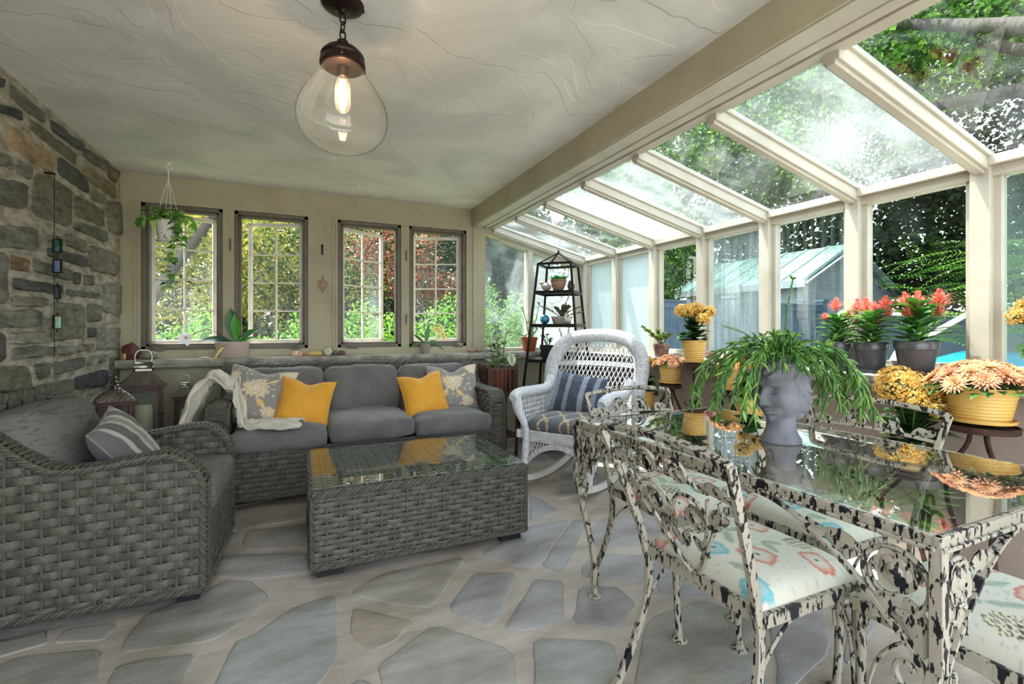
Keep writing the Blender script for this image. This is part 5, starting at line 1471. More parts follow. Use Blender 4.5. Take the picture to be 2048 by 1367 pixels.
# ---- kalanchoe: glossy scalloped leaves under domes of tiny yellow florets
KC = [hx(c) for c in ('#f0cf6c', '#e3b24c', '#f4dc92', '#d9a03e', '#efcf78')]
KL = [hx(c) for c in ('#2f5226', '#3b6330', '#28461f', '#4a7138')]
def kal_plant(t, x, y, z, R, H, heads, seed, leaves=34):
    rg = random.Random(seed); m = MB()
    for k in range(leaves):
        a = k*2.4; q = k/leaves
        d = V((math.cos(a)+rg.uniform(-.3, .3), math.sin(a)+rg.uniform(-.3, .3), rg.uniform(-.05, .5)+.9*q)); b = V((x, y, z+.01+H*.55*q*rg.uniform(.6, 1.1)))
        m.leaf(b, d, R*(1.0-.25*q)*rg.uniform(.6, 1.15), R*.72*(1-.2*q), droop=.35, n=5, cup=.25, tip=1.1, col=jit(rg.choice(KL), rg, .2))
    m.build('foliage', MT['pleaf'], t, world=True)
    for (dx, dy, dz, r) in heads:
        m = MB(); c = V((x+dx, y+dy, z+dz))
        m.tube([(x+dx*.2, y+dy*.2, z+H*.3), c-V((0, 0, r*.5))], .003, 5, col=hx('#5d7a3a'))
        n = int(430*(r/.06)**2)
        for i in range(n):
            u = rg.random(); ph = math.acos(1-1.75*u); a = i*2.39996
            p = c+V((r*math.sin(ph)*math.cos(a), r*math.sin(ph)*math.sin(a), r*.82*math.cos(ph)))*rg.uniform(.8, 1.12)
            nn = (p-c).normalized(); u1 = nn.orthogonal().normalized(); u2 = nn.cross(u1); s = .0060*rg.uniform(.8, 1.2); rot = rg.random()*PI
            cc = jit(rg.choice(KC), rg, .2)
            vs = [p+nn*.001]; 
            for j in range(8):
                an = rot+j*PI/4; q = s*(1.25 if j % 2 == 0 else .5)
                vs.append(p+(u1*math.cos(an)+u2*math.sin(an))*q+nn*(.0025 if j % 2 == 0 else 0))
            m.add(vs, [(0, j+1, (j+1) % 8+1) for j in range(8)], [mixc(cc, hx('#a8602a'), .45)]+[cc]*8)
        m.ell(c-V((0, 0, r*.1)), (r*.74, r*.74, r*.56), None, 12, 8, col=hx('#4f4a24'))
        m.build('flower_head', MT['petal'], t, world=True)
def ribbed_pot(t, x, y, z, r, h, saucer=True, sx=1.):
    m = MB(); pr = [(r*.74, 0), (r*.78, .003)]
    n = 9
    for i in range(n):
        for q, o in ((.1, -.0012), (.5, .0022), (.9, -.0012)):
            k = (i+q)/n; pr.append((r*(.78+.22*k)+o, .004+(h-.01)*k))
    pr += [(r*1.02, h-.004), (r*1.02, h), (r*.95, h), (r*.93, h*.82)]
    m.lathe(pr, (x, y, z), 36, sx); m.build('pot', MT['yellowpot'], t, world=True)
    if saucer:
        m = MB(); m.lathe([(r*.8, -.012), (r*.92, -.010), (r*.97, .004), (r*.94, .005), (r*.86, -.002), (0, -.002)], (x, y, z), 32, sx); m.build('saucer', MT['yellowpot'], t, world=True)
    soil((x, y, z), r*.92, h*.84, t)
def stand_top(t, x, y, z, r, sx=1.):
    m = MB(); m.lathe([(r*.95, -.026), (r, -.024), (r*1.03, .0), (r*.98, .002), (r*.96, -.008), (0, -.008)], (x, y, z), 32, sx); return m.build('tray', MT['rust'], t, world=True)
def kal(label, x, y, z, r, h, R, H, heads, seed, grp='kalanchoes by the glass wall'):
    t = thing('potted_kalanchoe', label, 'potted plant', (x, y, z-.012), group=grp)
    ribbed_pot(t, x, y, z, r, h); kal_plant(t, x, y, z+h*.85, R, H, heads, seed); return t
# ---- chrysanthemum mounds
MC = [hx(c) for c in ('#cf9474', '#c88768', '#d8a87e', '#cf9a68', '#c07c68')]
ML = [hx(c) for c in ('#33562a', '#42682f', '#2a4822', '#557a3b')]
def mum_flower(c, nrm, R, rg, cols=MC):
    m = MB(); nrm = V(nrm).normalized(); u1 = nrm.orthogonal().normalized(); u2 = nrm.cross(u1)
    base = rg.choice(cols)
    for ring, (n, k, el) in enumerate(((22, 1., .12), (18, .82, .4), (14, .6, .75), (9, .38, 1.2))):
        for j in range(n):
            a = 2*PI*(j+ring*.5)/n+rg.uniform(-.1, .1)
            d = (u1*math.cos(a)+u2*math.sin(a)+nrm*el).normalized()
            cc = jit(mixc(base, hx('#e2b35c'), .12*ring), rg, .12)
            m.leaf(V(c), d, R*k*rg.uniform(.85, 1.1), R*.2, up=nrm, droop=.08, n=3, cup=.35, tip=1.3, col=cc, edge=mixc(cc, hx('#e0c4a8'), .2))
    return m
def mums(label, x, y, z, r, h, R, nf, seed, FR, grp='chrysanthemums by the glass wall', sx=1.):
    rg = random.Random(seed)
    t = thing('potted_chrysanthemum', label, 'potted plant', (x, y, z-.012), group=grp)
    ribbed_pot(t, x, y, z, r, h, True, sx)
    m = MB(); c = V((x, y, z+h*.9))
    for k in range(170):
        a = k*2.39996; q = math.sqrt((k+.5)/170); p = c+V((R*q*.9*math.cos(a), R*q*.9*math.sin(a), (1-q*q)*R*.42))
        m.leaf(p, V((math.cos(a)*q+rg.uniform(-.4, .4), math.sin(a)*q+rg.uniform(-.4, .4), rg.uniform(-.1, .7))), R*.34*rg.uniform(.7, 1.2), R*.17, droop=.4, n=4, col=jit(rg.choice(ML), rg, .2))
    m.build('foliage', MT['pleaf'], t, world=True)
    for k in range(nf):
        a = k*2.39996+.5; q = math.sqrt((k+.4)/nf)
        p = c+V((R*q*math.cos(a), R*q*math.sin(a), (1-q**2.2)*R*.50+R*.16))
        mum_flower(p, V((math.cos(a)*q*.9, math.sin(a)*q*.9, 1.1-.45*q)), FR*rg.uniform(.85, 1.15), rg).build('flower', MT['petal'], t, world=True)
    return t
# ---- stands of wrought iron
def scroll_stand(label, x, y, z, r, rz=0, legs=3, foot=.15):
    t = thing('plant_stand', label, 'plant stand', (x, y, 0))
    stand_top(t, x, y, z-.014, r)
    m = MB(); m.tube([(x, y, z-.02), (x, y, .34)], .0075, 8); m.build('stem', MT['rust'], t, world=True)
    for k in range(legs):
        a = rz+2*PI*k/legs; d = V((math.cos(a), math.sin(a), 0)); F = lambda q, zz: V((x, y, zz))+d*q
        L = MB(); h = z
        pts = [F(.008, h*.62), F(.02, h*.50), F(.05, h*.38), F(.10, h*.26), F(.165, h*.19), F(.21, h*.20), F(.225, h*.235), F(.21, h*.262), F(.19, h*.255)]
        L.tube(cr(pts, 6), .0065, 6)
        L.tube(cr([F(.10, h*.26), F(.13, h*.12), F(.17, .03), F(.18, .004)], 6), .0065, 6)
        L.tube([F(.012+p[0], h*.62+p[1]) for p in [(0, 0), (.002, .05), (.016, .078), (.038, .078), (.05, .06), (.044, .042), (.03, .044)]], .0055, 6)
        L.build('leg', MT['rust'], t, world=True)
    return t
# the tall stand with its kalanchoe in the middle of the glass wall
p = (2.585, 2.585)
scroll_stand('tall rusty iron plant stand with scrolled legs, under the highest kalanchoe', p[0], p[1], .918, .085, .5)
kal('kalanchoe with yellow flower domes in a ribbed pot on the tall scrolled stand', p[0], p[1], .93, .083, .145, .17, .27, [(-.085, .0, .225, .058), (.03, .02, .245, .062), (.085, -.045, .225, .055), (.0, -.09, .17, .048), (-.04, .07, .235, .055), (.09, .06, .22, .05)], 1)
def simple_stand(label, x, y, z, r, sx=1., rz=0.):
    t = thing('plant_stand', label, 'plant stand', (x, y, 0))
    stand_top(t, x, y, z-.014, r, sx)
    for k in range(3):
        a = rz+2*PI*k/3; d = V((math.cos(a), math.sin(a), 0)); F = lambda q, zz: V((x, y, zz))+d*q
        L = MB(); L.tube(cr([F(.03, z-.035), F(.045, z*.86), F(.10, z*.72), F(.105, z*.55), F(.07, z*.3), F(.12, .05), F(.15, .006)], 7), .009, 8)
        L.tube(cr([F(.105, z*.62), F(.14, z*.70), F(.18, z*.69), F(.195, z*.60)], 6), .0075, 6)
        L.build('leg', MT['rust'], t, world=True)
    return t
p = at(1340, 765, D=3.62)
simple_stand('low rusty plant stand left of the tall scrolled stand', p.x, p.y, p.z, .082)
mums('small peach chrysanthemum in a yellow pot, left of the tall scrolled stand', p.x, p.y, p.z+.012, .083, .125, .115, 15, 2, .042)
p = at(1291, 790, D=3.88)
kal('yellow kalanchoe half hidden behind the small peach chrysanthemum, beside the rocking chair', p.x, p.y, p.z-.09, .08, .13, .15, .2, [(-.02, -.05, .26, .05), (.05, .02, .25, .045)], 3)
simple_stand('low rusty plant stand beside the rocking chair back', p.x, p.y, p.z-.102, .08)
p = at(1458, 778, D=3.05)
simple_stand('rusty plant stand behind the left side of the head planter', p.x, p.y, p.z, .083)
mums('peach and yellow chrysanthemum behind the left side of the head planter', p.x, p.y, p.z+.012, .083, .125, .115, 15, 5, .042)
p = at(1500, 800, D=2.72)
kal('yellow kalanchoe mostly hidden behind the trailing cactus', p.x, p.y, p.z-.10, .08, .12, .14, .2, [(-.05, .0, .26, .05), (.03, -.03, .22, .05), (.0, .04, .2, .04)], 6)
simple_stand('rusty plant stand hidden behind the trailing cactus', p.x, p.y, p.z-.112, .08)
p = at(1822, 893, D=2.22)
kal('large kalanchoe with yellow domes behind the window side chair', p.x, p.y, p.z-.085, .098, .10, .19, .24, [(-.105, -.0, .275, .085), (.075, .02, .275, .08), (-.02, .05, .31, .075), (.11, -.06, .245, .06), (.02, -.1, .18, .04), (-.13, -.08, .235, .045)], 7)
simple_stand('rusty plant stand behind the window side chair', p.x, p.y, p.z-.097, .095)
p = at(1962, 843, D=2.0)
simple_stand('dark iron plant stand at the right, under the largest peach chrysanthemum', p.x, p.y, p.z, .118, 1., 2.0)
mums('largest peach chrysanthemum in a wide yellow pot, nearest on the right', p.x, p.y, p.z+.012, .116, .135, .17, 24, 8, .055)
p = at(2112, 700, X=2.775)
kal('kalanchoe standing on the stone ledge, cut by the right edge of the photo', p.x, p.y, LZ+.012, .08, .13, .15, .2, [(-.02, .09, .16, .05), (-.0, .07, .20, .05), (.02, -.03, .22, .06)], 9)
# ---- three grey pots of coral plume flowers on the stone ledge
PL = [hx(c) for c in ('#3f7a2c', '#5b9a3a', '#7db84a', '#2f6425')]
PR = [hx(c) for c in ('#e8796a', '#ef8f7c', '#dc6557', '#f2a590')]
def plume(label, x, y, r, h, plumes, seed, R):
    rg = random.Random(seed); z = LZ+.006
    t = thing('potted_plume_flower', label, 'potted plant', (x, y, LZ), group='coral flowers in grey pots on the ledge')
    m = MB(); m.lathe([(r*.9, 0), (r*1.0, .003), (r*1.06, .018), (r*1.0, .018), (r*.92, .006), (0, .006)], (x, y, LZ), 32); m.build('saucer', MT['greypot'], t, world=True)
    m = MB(); m.lathe([(r*.68, 0), (r*.72, .003), (r*.93, h*.72), (r*.94, h*.74), (r*1.0, h*.76), (r*1.03, h*.98), (r*1.0, h), (r*.93, h), (r*.9, h*.8)], (x, y, z), 36); m.build('pot', MT['greypot'], t, world=True)
    soil((x, y, z), r*.9, h*.84, t)
    m = MB(); top = z+h
    for k in range(64):
        a = k*2.39996; q = k/64
        b = V((x+.02*math.cos(a), y+.02*math.sin(a), top-.02+R*1.15*q))
        d = V((math.cos(a), math.sin(a), .38+.7*q*rg.random()))
        L = R*rg.uniform(.65, 1.15)*(1-.25*q)
        if x+d.x*L > XG-.02: d.x *= .3
        m.leaf(b, d, L, R*.3, droop=.3, n=5, cup=.2, tip=1., col=jit(rg.choice(PL), rg, .2))
    for (dx, dy, dz, s) in plumes: m.tube([(x, y, top-.01), (x+dx*.6, y+dy*.6, top+dz*.6), (x+dx, y+dy, top+dz)], .003, 5, col=hx('#6a8a3c'))
    m.build('foliage', MT['pleaf'], t, world=True)
    for (dx, dy, dz, s) in plumes:
        m = MB(); c = V((x+dx, y+dy, top+dz))
        for i in range(300):
            q = i/190; a = i*2.39996
            b = c+V((rg.gauss(0, .004), rg.gauss(0, .004), s*1.35*q)); rr = s*1.35*(.55+.75*math.sin(PI*min(1, q*.9+.12)))*(1-.35*q)*rg.uniform(.5, 1.3)
            m.leaf(b, V((math.cos(a)+rg.gauss(0, .25), math.sin(a)+rg.gauss(0, .25), .12+q*1.0)), rr, s*.15, droop=.0, n=2, col=jit(rg.choice(PR), rg, .15))
        m.build('flower', MT['petal'], t, world=True)
def at_r(dr, df, dz, s): 
    q = V((CT, -ST, 0))*dr+V((ST, CT, 0))*df; return (q.x, q.y, dz+.03, s*1.12)
lx = 2.78
p = at(1675, 737, X=lx); plume('coral plume flower in the left grey pot on the stone ledge', p.x, p.y, .075, .155, [at_r(-.01, 0, .14, .03), at_r(.05, -.02, .09, .022), at_r(-.07, 0, .085, .018), at_r(.105, -.01, .135, .03), at_r(.085, -.03, .055, .018)], 1, .14)
p = at(1743, 744, X=lx); plume('coral plume flower in the middle grey pot on the stone ledge', p.x, p.y, .075, .155, [at_r(-.03, 0, .13, .03), at_r(.03, .02, .135, .02), at_r(.075, 0, .135, .032), at_r(.02, -.03, .07, .018), at_r(.09, .0, .10, .022)], 2, .145)
p = at(1832, 751, X=lx); plume('coral plume flower in the largest grey pot, right on the stone ledge', p.x, p.y, .088, .165, [at_r(-.055, 0, .135, .03), at_r(.0, -.01, .13, .034), at_r(.105, -.01, .135, .036), at_r(.085, -.03, .08, .026), at_r(-.06, -.02, .085, .024)], 3, .17)
# jade in a speckled pot
def jade(mb, base, rg, n, spread, H, cols, leafL=.022, dirs=None, wood='#7a5d45'):
    for k in range(n):
        d = V(dirs[k]) if dirs else V((rg.uniform(-1, 1)*spread, rg.uniform(-1, 1)*spread, rg.uniform(.6, 1)))
        e = V(base)+d*H; mid = V(base)+d*H*.5+V((rg.uniform(-.01, .01), rg.uniform(-.01, .01), .01))
        pts = cr([V(base), mid, e], 6); mb.tube(pts, [.0055*(1-.6*i/(len(pts)-1)) for i in range(len(pts))], 6, col=hx(wood))
        for i in range(5, len(pts)):
            for s in range(4 if i < len(pts)-1 else 7):
                a = rg.uniform(0, 2*PI); q = pts[i]
                dd = V((math.cos(a), math.sin(a), rg.uniform(-.1, 1)))
                c = q+dd.normalized()*leafL*.6
                M = dd.to_track_quat('X', 'Z').to_matrix()
                mb.ell(c, (leafL*.62, leafL*.34, leafL*.16), M, 6, 4, col=jit(rg.choice(cols), rg, .2))
JC = [hx(c) for c in ('#7d9a3c', '#5f8033', '#a3b552', '#4d6b2c')]
x, y, z = *at(1323, 698, X=2.78)[:2], LZ
t = thing('potted_jade', 'leaning jade plant in a speckled reddish pot on the ledge, behind the rocking chair', 'potted plant', (x, y, z))
m = MB(); m.lathe([(.05, 0), (.052, .004), (.064, .085), (.068, .088), (.069, .108), (.062, .108), (.06, .09)], (x, y, z), 28); m.build('pot', MT['stonepot'], t, world=True); soil((x, y, z), .06, .09, t)
rg = random.Random(4); m = MB(); rr_ = lambda a, b, c: tuple(V((CT, -ST, 0))*a+V((ST, CT, 0))*b+V((0, 0, c)))
jade(m, (x, y, z+.095), rg, 6, 1, .16, JC, .026, [rr_(-1., -.2, .95), rr_(-.75, -.1, .75), rr_(-.15, .05, .75), rr_(.15, -.1, .6), rr_(-.3, -.2, .5), rr_(.45, -.1, .55)]); m.build('foliage', MT['pleaf'], t, world=True)
# small ledge ornaments on the glass side
m = MB(); c = at(1420, 712, X=2.79); c.z = LZ
for k in range(9):
    a = -.9+k*.225; m.leaf(c, rr_(math.sin(a), .05, math.cos(a)), .07, .02, droop=0, n=3, col=hx('#b5344a'), edge=hx('#8e2438'))
m.lathe([(.018, 0), (.018, .008), (.006, .014)], c, 12, col=hx('#5d2a30'))
tag(m.build('leaf_ornament', MT['gloss'], None, world=True, solid=.003), 'small red glass leaf ornament on the ledge, right of the tall kalanchoe', 'ornament')
m = MB(); c = at(1640, 730, X=2.80); c.z = LZ+.03
m.ell(c, (.028, .035, .032), None, 14, 10, .5, 22, 3, col=hx('#e3ded2'))
for k in range(7): m.ell(c+V((-.01+.006*k % .02, -.03+.01*k, .015+.012*math.sin(k*2))), (.012, .012, .016), None, 8, 6, .4, 20, k, col=hx('#d8d1c2'))
tag(m.build('coral_shell', MT['solid'], None, world=True), 'white spiky shell on the ledge beside the left grey pot', 'shell')
# ================================================================ TALL PLANT STAND WITH SHELVES
ex, ey, erz = 2.29, 4.02, math.radians(-44)
Zs = lambda z: 1.15+(z-1.15)*1.08
et = thing('shelf_stand', 'tall black iron pyramid stand with shelves of small plants, behind the rocking chair', 'plant stand', (ex, ey, 0), erz)
def hw(z): return .158+(1.773-z)*.094
def sq(z, k=1.): return [V((sx*hw(z)*k, sy*hw(z)*k, z)) for sx, sy in ((-1, -1), (1, -1), (1, 1), (-1, 1))]
for i in range(4):
    m = MB(); m.bar([sq(0)[i], sq(Zs(1.727))[i]], .017, .017, up=(.3, 1, 0)); m.build('leg', MT['darkmetal'], et)
m = MB()
for i in range(4): m.bar([sq(Zs(1.727))[i], V((0, 0, Zs(1.84)))], .013, .013)
for i in range(4): m.bar([sq(Zs(1.727))[i], sq(Zs(1.727))[(i+1) % 4]], .016, .022)
m.ell((0, 0, Zs(1.852)), (.011, .011, .013)); m.build('top_frame', MT['darkmetal'], et)
def eW(x, y, z): 
    c, s = math.cos(erz), math.sin(erz); return V((ex+x*c-y*s, ey+x*s+y*c, z))
for z in (Zs(1.489), Zs(1.20), Zs(.894), .40):
    m = MB()
    for i in range(4): m.bar([sq(z-.014)[i], sq(z-.014)[(i+1) % 4]], .014, .03)
    m.bb((-hw(z)+.01, -hw(z)+.01, z-.008), (hw(z)-.01, hw(z)-.01, z)); m.build('shelf', MT['darkmetal'], et)
def pot_thing(name, label, c, prof, mname, soil_r, soil_h, saucer=None, cat='potted plant', sx=1, sy=1, rzm=None):
    t = thing(name, label, cat, c)
    M = Matrix.Rotation(rzm, 3, 'Z') if rzm else None
    m = MB(); m.lathe(prof, c, 32, sx, sy, M=M); m.build('pot', MT[mname], t, world=True)
    if saucer: m = MB(); m.lathe(saucer, c, 28); m.build('saucer', MT[mname], t, world=True)
    s = MB(); s.lathe([(soil_r, 0), (0, .006)], (c[0], c[1], c[2]+soil_h), 20, sx, sy, M=M); s.build('soil', MT['soil'], t, world=True)
    return t
SG = [hx(c) for c in ('#3f8a35', '#57a544', '#2f6f2b')]
DG = [hx(c) for c in ('#3d5a34', '#4d6b3d', '#2f4a2a')]
q = random.Random(9)
c = eW(.0, .0, Zs(1.489))
t = pot_thing('potted_succulent', 'bright green succulent in a banded clay pot on the top shelf', c, [(.046, .012), (.05, .016), (.072, .07), (.074, .085), (.07, .095), (.076, .1), (.077, .118), (.068, .118), (.066, .1)], 'claybrown', .066, .103, [(.06, 0), (.066, .012), (.05, .012)])
m = MB()
for k in range(4): blade_tuft(m, c+V(((k % 2-.5)*.07, (k//2-.5)*.06, .105)), 12, .085, .034, q, SG, .9, .15)
m.build('foliage', MT['pleaf'], t, world=True)
def bird(label, c, col1, col2, rz, s=1., name='bird_figurine'):
    t = thing(name, label, 'figurine', c, rz)
    m = MB(); m.ell((0, 0, .062*s), (.062*s, .043*s, .048*s), Matrix.Rotation(-.25, 3, 'Y'), 16, 12, .08, 12, 1, col=col1)
    m.ell((.052*s, 0, .108*s), (.027*s, .024*s, .025*s), None, 12, 9, col=col1)
    m.leaf((-.045*s, 0, .06*s), (-1, 0, .15), .07*s, .045*s, droop=.1, n=4, col=col2); m.build('body', MT['solid'], t, solid=0)
    m = MB(); m.lathe([(.008*s, 0), (.0, .022*s)], (.076*s, 0, .108*s), 8, M=Matrix.Rotation(PI/2, 3, 'Y'), col=hx('#3a332c')); m.build('beak', MT['solid'], t)
    for sy in (-1, 1): m = MB(); m.tube([(0, sy*.014*s, .03*s), (.004, sy*.016*s, .006), (.02*s, sy*.018*s, .003)], .0028, 5, col=hx('#3a332c')); m.build('leg', MT['solid'], t)
bird('round speckled stone bird left of the clay pot, on the top shelf', eW(-.115, -.02, Zs(1.489)), hx('#a59d92'), hx('#8a8278'), 2.5, .8)
bird('slim brown bird figurine right of the clay pot, on the top shelf', eW(.118, .03, Zs(1.489)), hx('#6d5a55'), hx('#584845'), -2.2, .85)
# second shelf
c = eW(.035, 0, Zs(1.20))
t = pot_thing('potted_jade', 'woody jade plant in an oval white dish on the second shelf of the black stand', c, [(.075, 0), (.082, .004), (.098, .062), (.104, .068), (.104, .074), (.094, .074), (.09, .05)], 'whitepot', .09, .06, None, 'potted plant', 1.05, .62, erz)
m = MB(); jade(m, (c.x, c.y, c.z+.06), q, 11, .75, .13, [hx(k) for k in ('#5b6b3a', '#6f7a45', '#8a6a4a', '#4c5a33')], .017, None, '#5d4a3c')
jade(m, (c.x, c.y, c.z+.06), q, 4, 1, .2, [hx(k) for k in ('#8a5a44', '#6f7a45', '#9c6a50')], .017, [rr_(.95, -.1, .25), rr_(.8, -.2, .5), rr_(-1.0, .1, .55), rr_(.35, .1, 1.1)], '#5d4a3c'); m.build('foliage', MT['pleaf'], t, world=True)
MT['blueglass'] = mat('blue_glass', '#1c7fa6', .08, spec=.8, c2='#0f4f76', ns=18, lo=.4, hi=.55, coat=.5)
m = MB(); c = eW(-.12, -.06, Zs(1.20)); m.ell(c+V((0, 0, .046)), (.046, .046, .046), None, 24, 16)
for a in (-.5, 0, .5):
    r_ = .0462*math.cos(a); m.tube([c+V((r_*math.cos(k*PI/12), r_*math.sin(k*PI/12), .046+.0462*math.sin(a))) for k in range(24)], .0022, 5, closed=True)
tag(m.build('glass_ball', MT['blueglass'], None, world=True), 'turquoise swirled glass ball on the second shelf of the black stand', 'ornament')
bird('small white bird figurine in front of the oval dish', eW(.12, -.11, Zs(1.20)), hx('#c9c4bd'), hx('#a9a49d'), 2.6, .55)
# third shelf
c = eW(-.09, -.08, Zs(.894))
t = pot_thing('potted_succulent', 'spiky dark succulent in a tapered black pot on the third shelf', c, [(.05, 0), (.052, .003), (.074, .125), (.076, .13), (.07, .13), (.066, .11)], 'blackpot', .066, .118)
m = MB()
for (dx, dy, dz) in ((.0, 0, .10), (-.035, .01, .075), (.03, -.01, .055), (-.05, 0, .16), (.045, .02, .035)):
    e = c+V((dx, dy, .12+dz)); m.tube([c+V((0, 0, .11)), e], .004, 5, col=hx('#55663f')); blade_tuft(m, e, 12, .062, .014, q, DG, .7, .2)
m.build('foliage', MT['pleaf'], t, world=True)
bk = MB(); Mx = Matrix.Rotation(erz+.3, 3, 'Z') @ Matrix.Rotation(.62, 3, 'Y'); c = eW(.10, -.06, Zs(.996))
t = thing('tilted_book', 'old brown book standing tilted on the third shelf of the black stand', 'book', eW(.1, -.06, Zs(.894)))
bk.box(c, (.028, .13, .17), Mx, hx('#7d6650')); bk.build('cover', MT['solid'], t, world=True, bevel=.003)
bk = MB(); bk.box(c+Mx @ V((0, -.003, .003)), (.022, .13, .17), Mx, hx('#d8ccb0')); bk.build('pages', MT['solid'], t, world=True)
c = eW(.06, .10, Zs(.894))
t = pot_thing('trailing_jade', 'thin trailing jade with dark beaded leaves, behind the tilted book', c, [(.03, 0), (.04, .06), (.036, .06), (.034, .05)], 'blackpot', .034, .052)
m = MB(); jade(m, (c.x, c.y, c.z+.05), q, 3, 1, .21, [hx(k) for k in ('#4c5a33', '#5b6b3a', '#6b5a45')], .015, [rr_(-.35, 0, 1.1), rr_(.1, 0, 1.15), rr_(.3, 0, .9)], '#6a5a4a'); m.build('foliage', MT['pleaf'], t, world=True)
c = eW(-.15, .0, .40)
t = pot_thing('potted_sprout', 'thin green sprout low on the bottom shelf of the black stand', c, [(.05, 0), (.065, .10), (.06, .10), (.056, .08)], 'terracotta', .056, .085)
m = MB(); m.tube([c+V((0, 0, .08)), c+V((.01, 0, .26)), c+V((0, 0, .42))], .003, 5, col=hx('#4f6b3a'))
for k in range(10):
    for s in (-1, 1): m.leaf(c+V((0, 0, .2+.022*k)), rr_(s, .1, .35), .075*(1-.05*k), .013, droop=.2, n=3, col=hx('#4f6b3a'))
m.build('foliage', MT['pleaf'], t, world=True)
# ---- wooden slatted plant stand right of the sofa
wx0, wx1, wy0, wy1 = 1.545, 1.815, 3.95, 4.21
wt = thing('wooden_plant_stand', 'dark red slatted wooden plant stand at the right end of the sofa', 'plant stand', ((wx0+wx1)/2, (wy0+wy1)/2, 0))
for x in (wx0, wx1):
    for y in (wy0, wy1):
        m = MB(); m.bb((x-.011, y-.011, 0), (x+.011, y+.011, .835)); m.build('leg', MT['wood'], wt, world=True, bevel=.002)
m = MB()
for z in (.80, .565, .185):
    for a, b in (((wx0, wy0), (wx1, wy0)), ((wx0, wy1), (wx1, wy1)), ((wx0, wy0), (wx0, wy1)), ((wx1, wy0), (wx1, wy1))): m.bb((a[0]-.007, a[1]-.007, z-.014), (b[0]+.007, b[1]+.007, z+.014))
m.build('rail', MT['wood'], wt, world=True)
for k in range(6):
    for kk in range(4):
        m = MB(); f = (k+.5)/6
        x, y = ((wx0+(wx1-wx0)*f, wy0), (wx0+(wx1-wx0)*f, wy1), (wx0, wy0+(wy1-wy0)*f), (wx1, wy0+(wy1-wy0)*f))[kk]
        m.bb((x-.009, y-.005, .565), (x+.009, y+.005, .80)) if kk < 2 else m.bb((x-.005, y-.009, .565), (x+.005, y+.009, .80))
        m.build('slat', MT['wood'], wt, world=True)
for z in (.57, .19):
    m = MB()
    for k in range(5): x = wx0+(wx1-wx0)*(k+.5)/5; m.bb((x-.02, wy0, z-.006), (x+.02, wy1, z+.004))
    m.build('shelf', MT['wood'], wt, world=True)
c = V(((wx0+wx1)/2, (wy0+wy1)/2, .575))
t = pot_thing('variegated_rubber_plant', 'variegated green and cream plant growing out of the wooden slatted stand', c, [(.075, 0), (.08, .004), (.105, .19), (.11, .195), (.11, .215), (.1, .215), (.097, .19)], 'terracotta', .1, .2)
VG = [hx(k) for k in ('#5c8a4a', '#6f9a55', '#4a7540')]; ve = hx('#cfd39a')
m = MB()
stems = [((-.03, 0, .0), (-.09, -.03, .25)), ((.02, 0, 0), (.08, -.02, .36)), ((0, .02, 0), (.03, .02, .24)), ((.03, -.02, 0), (.12, -.05, .13)), ((-.03, -.03, 0), (-.06, -.07, .09)), ((0, 0, 0), (-.02, -.03, .26))]
for a, b in stems:
    A, B = c+V((0, 0, .2))+V(a), c+V((0, 0, .2))+V(b); pts = cr([A, (A+B)/2+V((.01, .01, .01)), B], 5); m.tube(pts, .0045, 6, col=hx('#6b5a3c'))
    n = 11
    for i in range(n):
        p_ = A+(B-A)*((i+1)/n); an = i*2.4+b[0]*30
        d = V((math.cos(an), math.sin(an), .45+.5*i/n)); m.leaf(p_, d,   .13*q.uniform(.7, 1.15), .068, droop=.35, n=5, cup=.2, tip=1., col=jit(q.choice(VG), q, .12), edge=mixc(ve, q.choice(VG), .2))
m.leaf(c+V((.09, -.1, .36)), (-.05, -.35, -1), .125, .085, up=(0, -1, .2), droop=0, n=6, cup=.1, tip=.9, col=hx('#5f8f78'), edge=hx('#d3d68e'))
m.build('foliage', MT['pleaf'], t, world=True)
# ================================================================ ON THE BACK LEDGE
c = V((2.20, 4.475, LZ))
t = pot_thing('potted_kalanchoe_tree', 'leafy plant in a terracotta pot on the back ledge, left of the tall black stand', c, [(.058, 0), (.06, .003), (.082, .115), (.084, .118), (.088, .122), (.089, .15), (.08, .15), (.077, .12)], 'terracotta', .077, .13)
m = MB()
for a, b in (((0, 0, .12), (-.09, -.02, .46)), ((0, 0, .12), (.03, .0, .36)), ((0, 0, .12), (.09, -.02, .24)), ((0, 0, .12), (-.13, -.03, .18)), ((.01, 0, .12), (.11, -.03, .52))):
    A, B = c+V(a), c+V(b); m.tube([A, (A+B)/2+V((.008, 0, .01)), B], .004, 6, col=hx('#6b7a4c'))
    for i in range(9):
        an = i*2.4; p_ = A+(B-A)*(.3+.7*i/8); m.leaf(p_, V((math.cos(an), math.sin(an)*.5, .5)), .085, .022, droop=.25, n=4, col=jit(q.choice(VG), q, .2))
m.build('foliage', MT['pleaf'], t, world=True)
c = V((1.80, 4.47, LZ)); t = pot_thing('potted_orchid', 'orchid with a bare upright spike on the ledge behind the slatted wooden stand', c, [(.03, 0), (.042, .08), (.038, .08), (.036, .07)], 'blackpot', .036, .072)
m = MB(); m.tube([c+V((.01, 0, .07)), c+V((.012, 0, .29))], .003, 6, col=hx('#4a5a35')); blade_tuft(m, c+V((0, 0, .075)), 4, .13, .04, q, DG, .9, .7); m.build('foliage', MT['pleaf'], t, world=True)
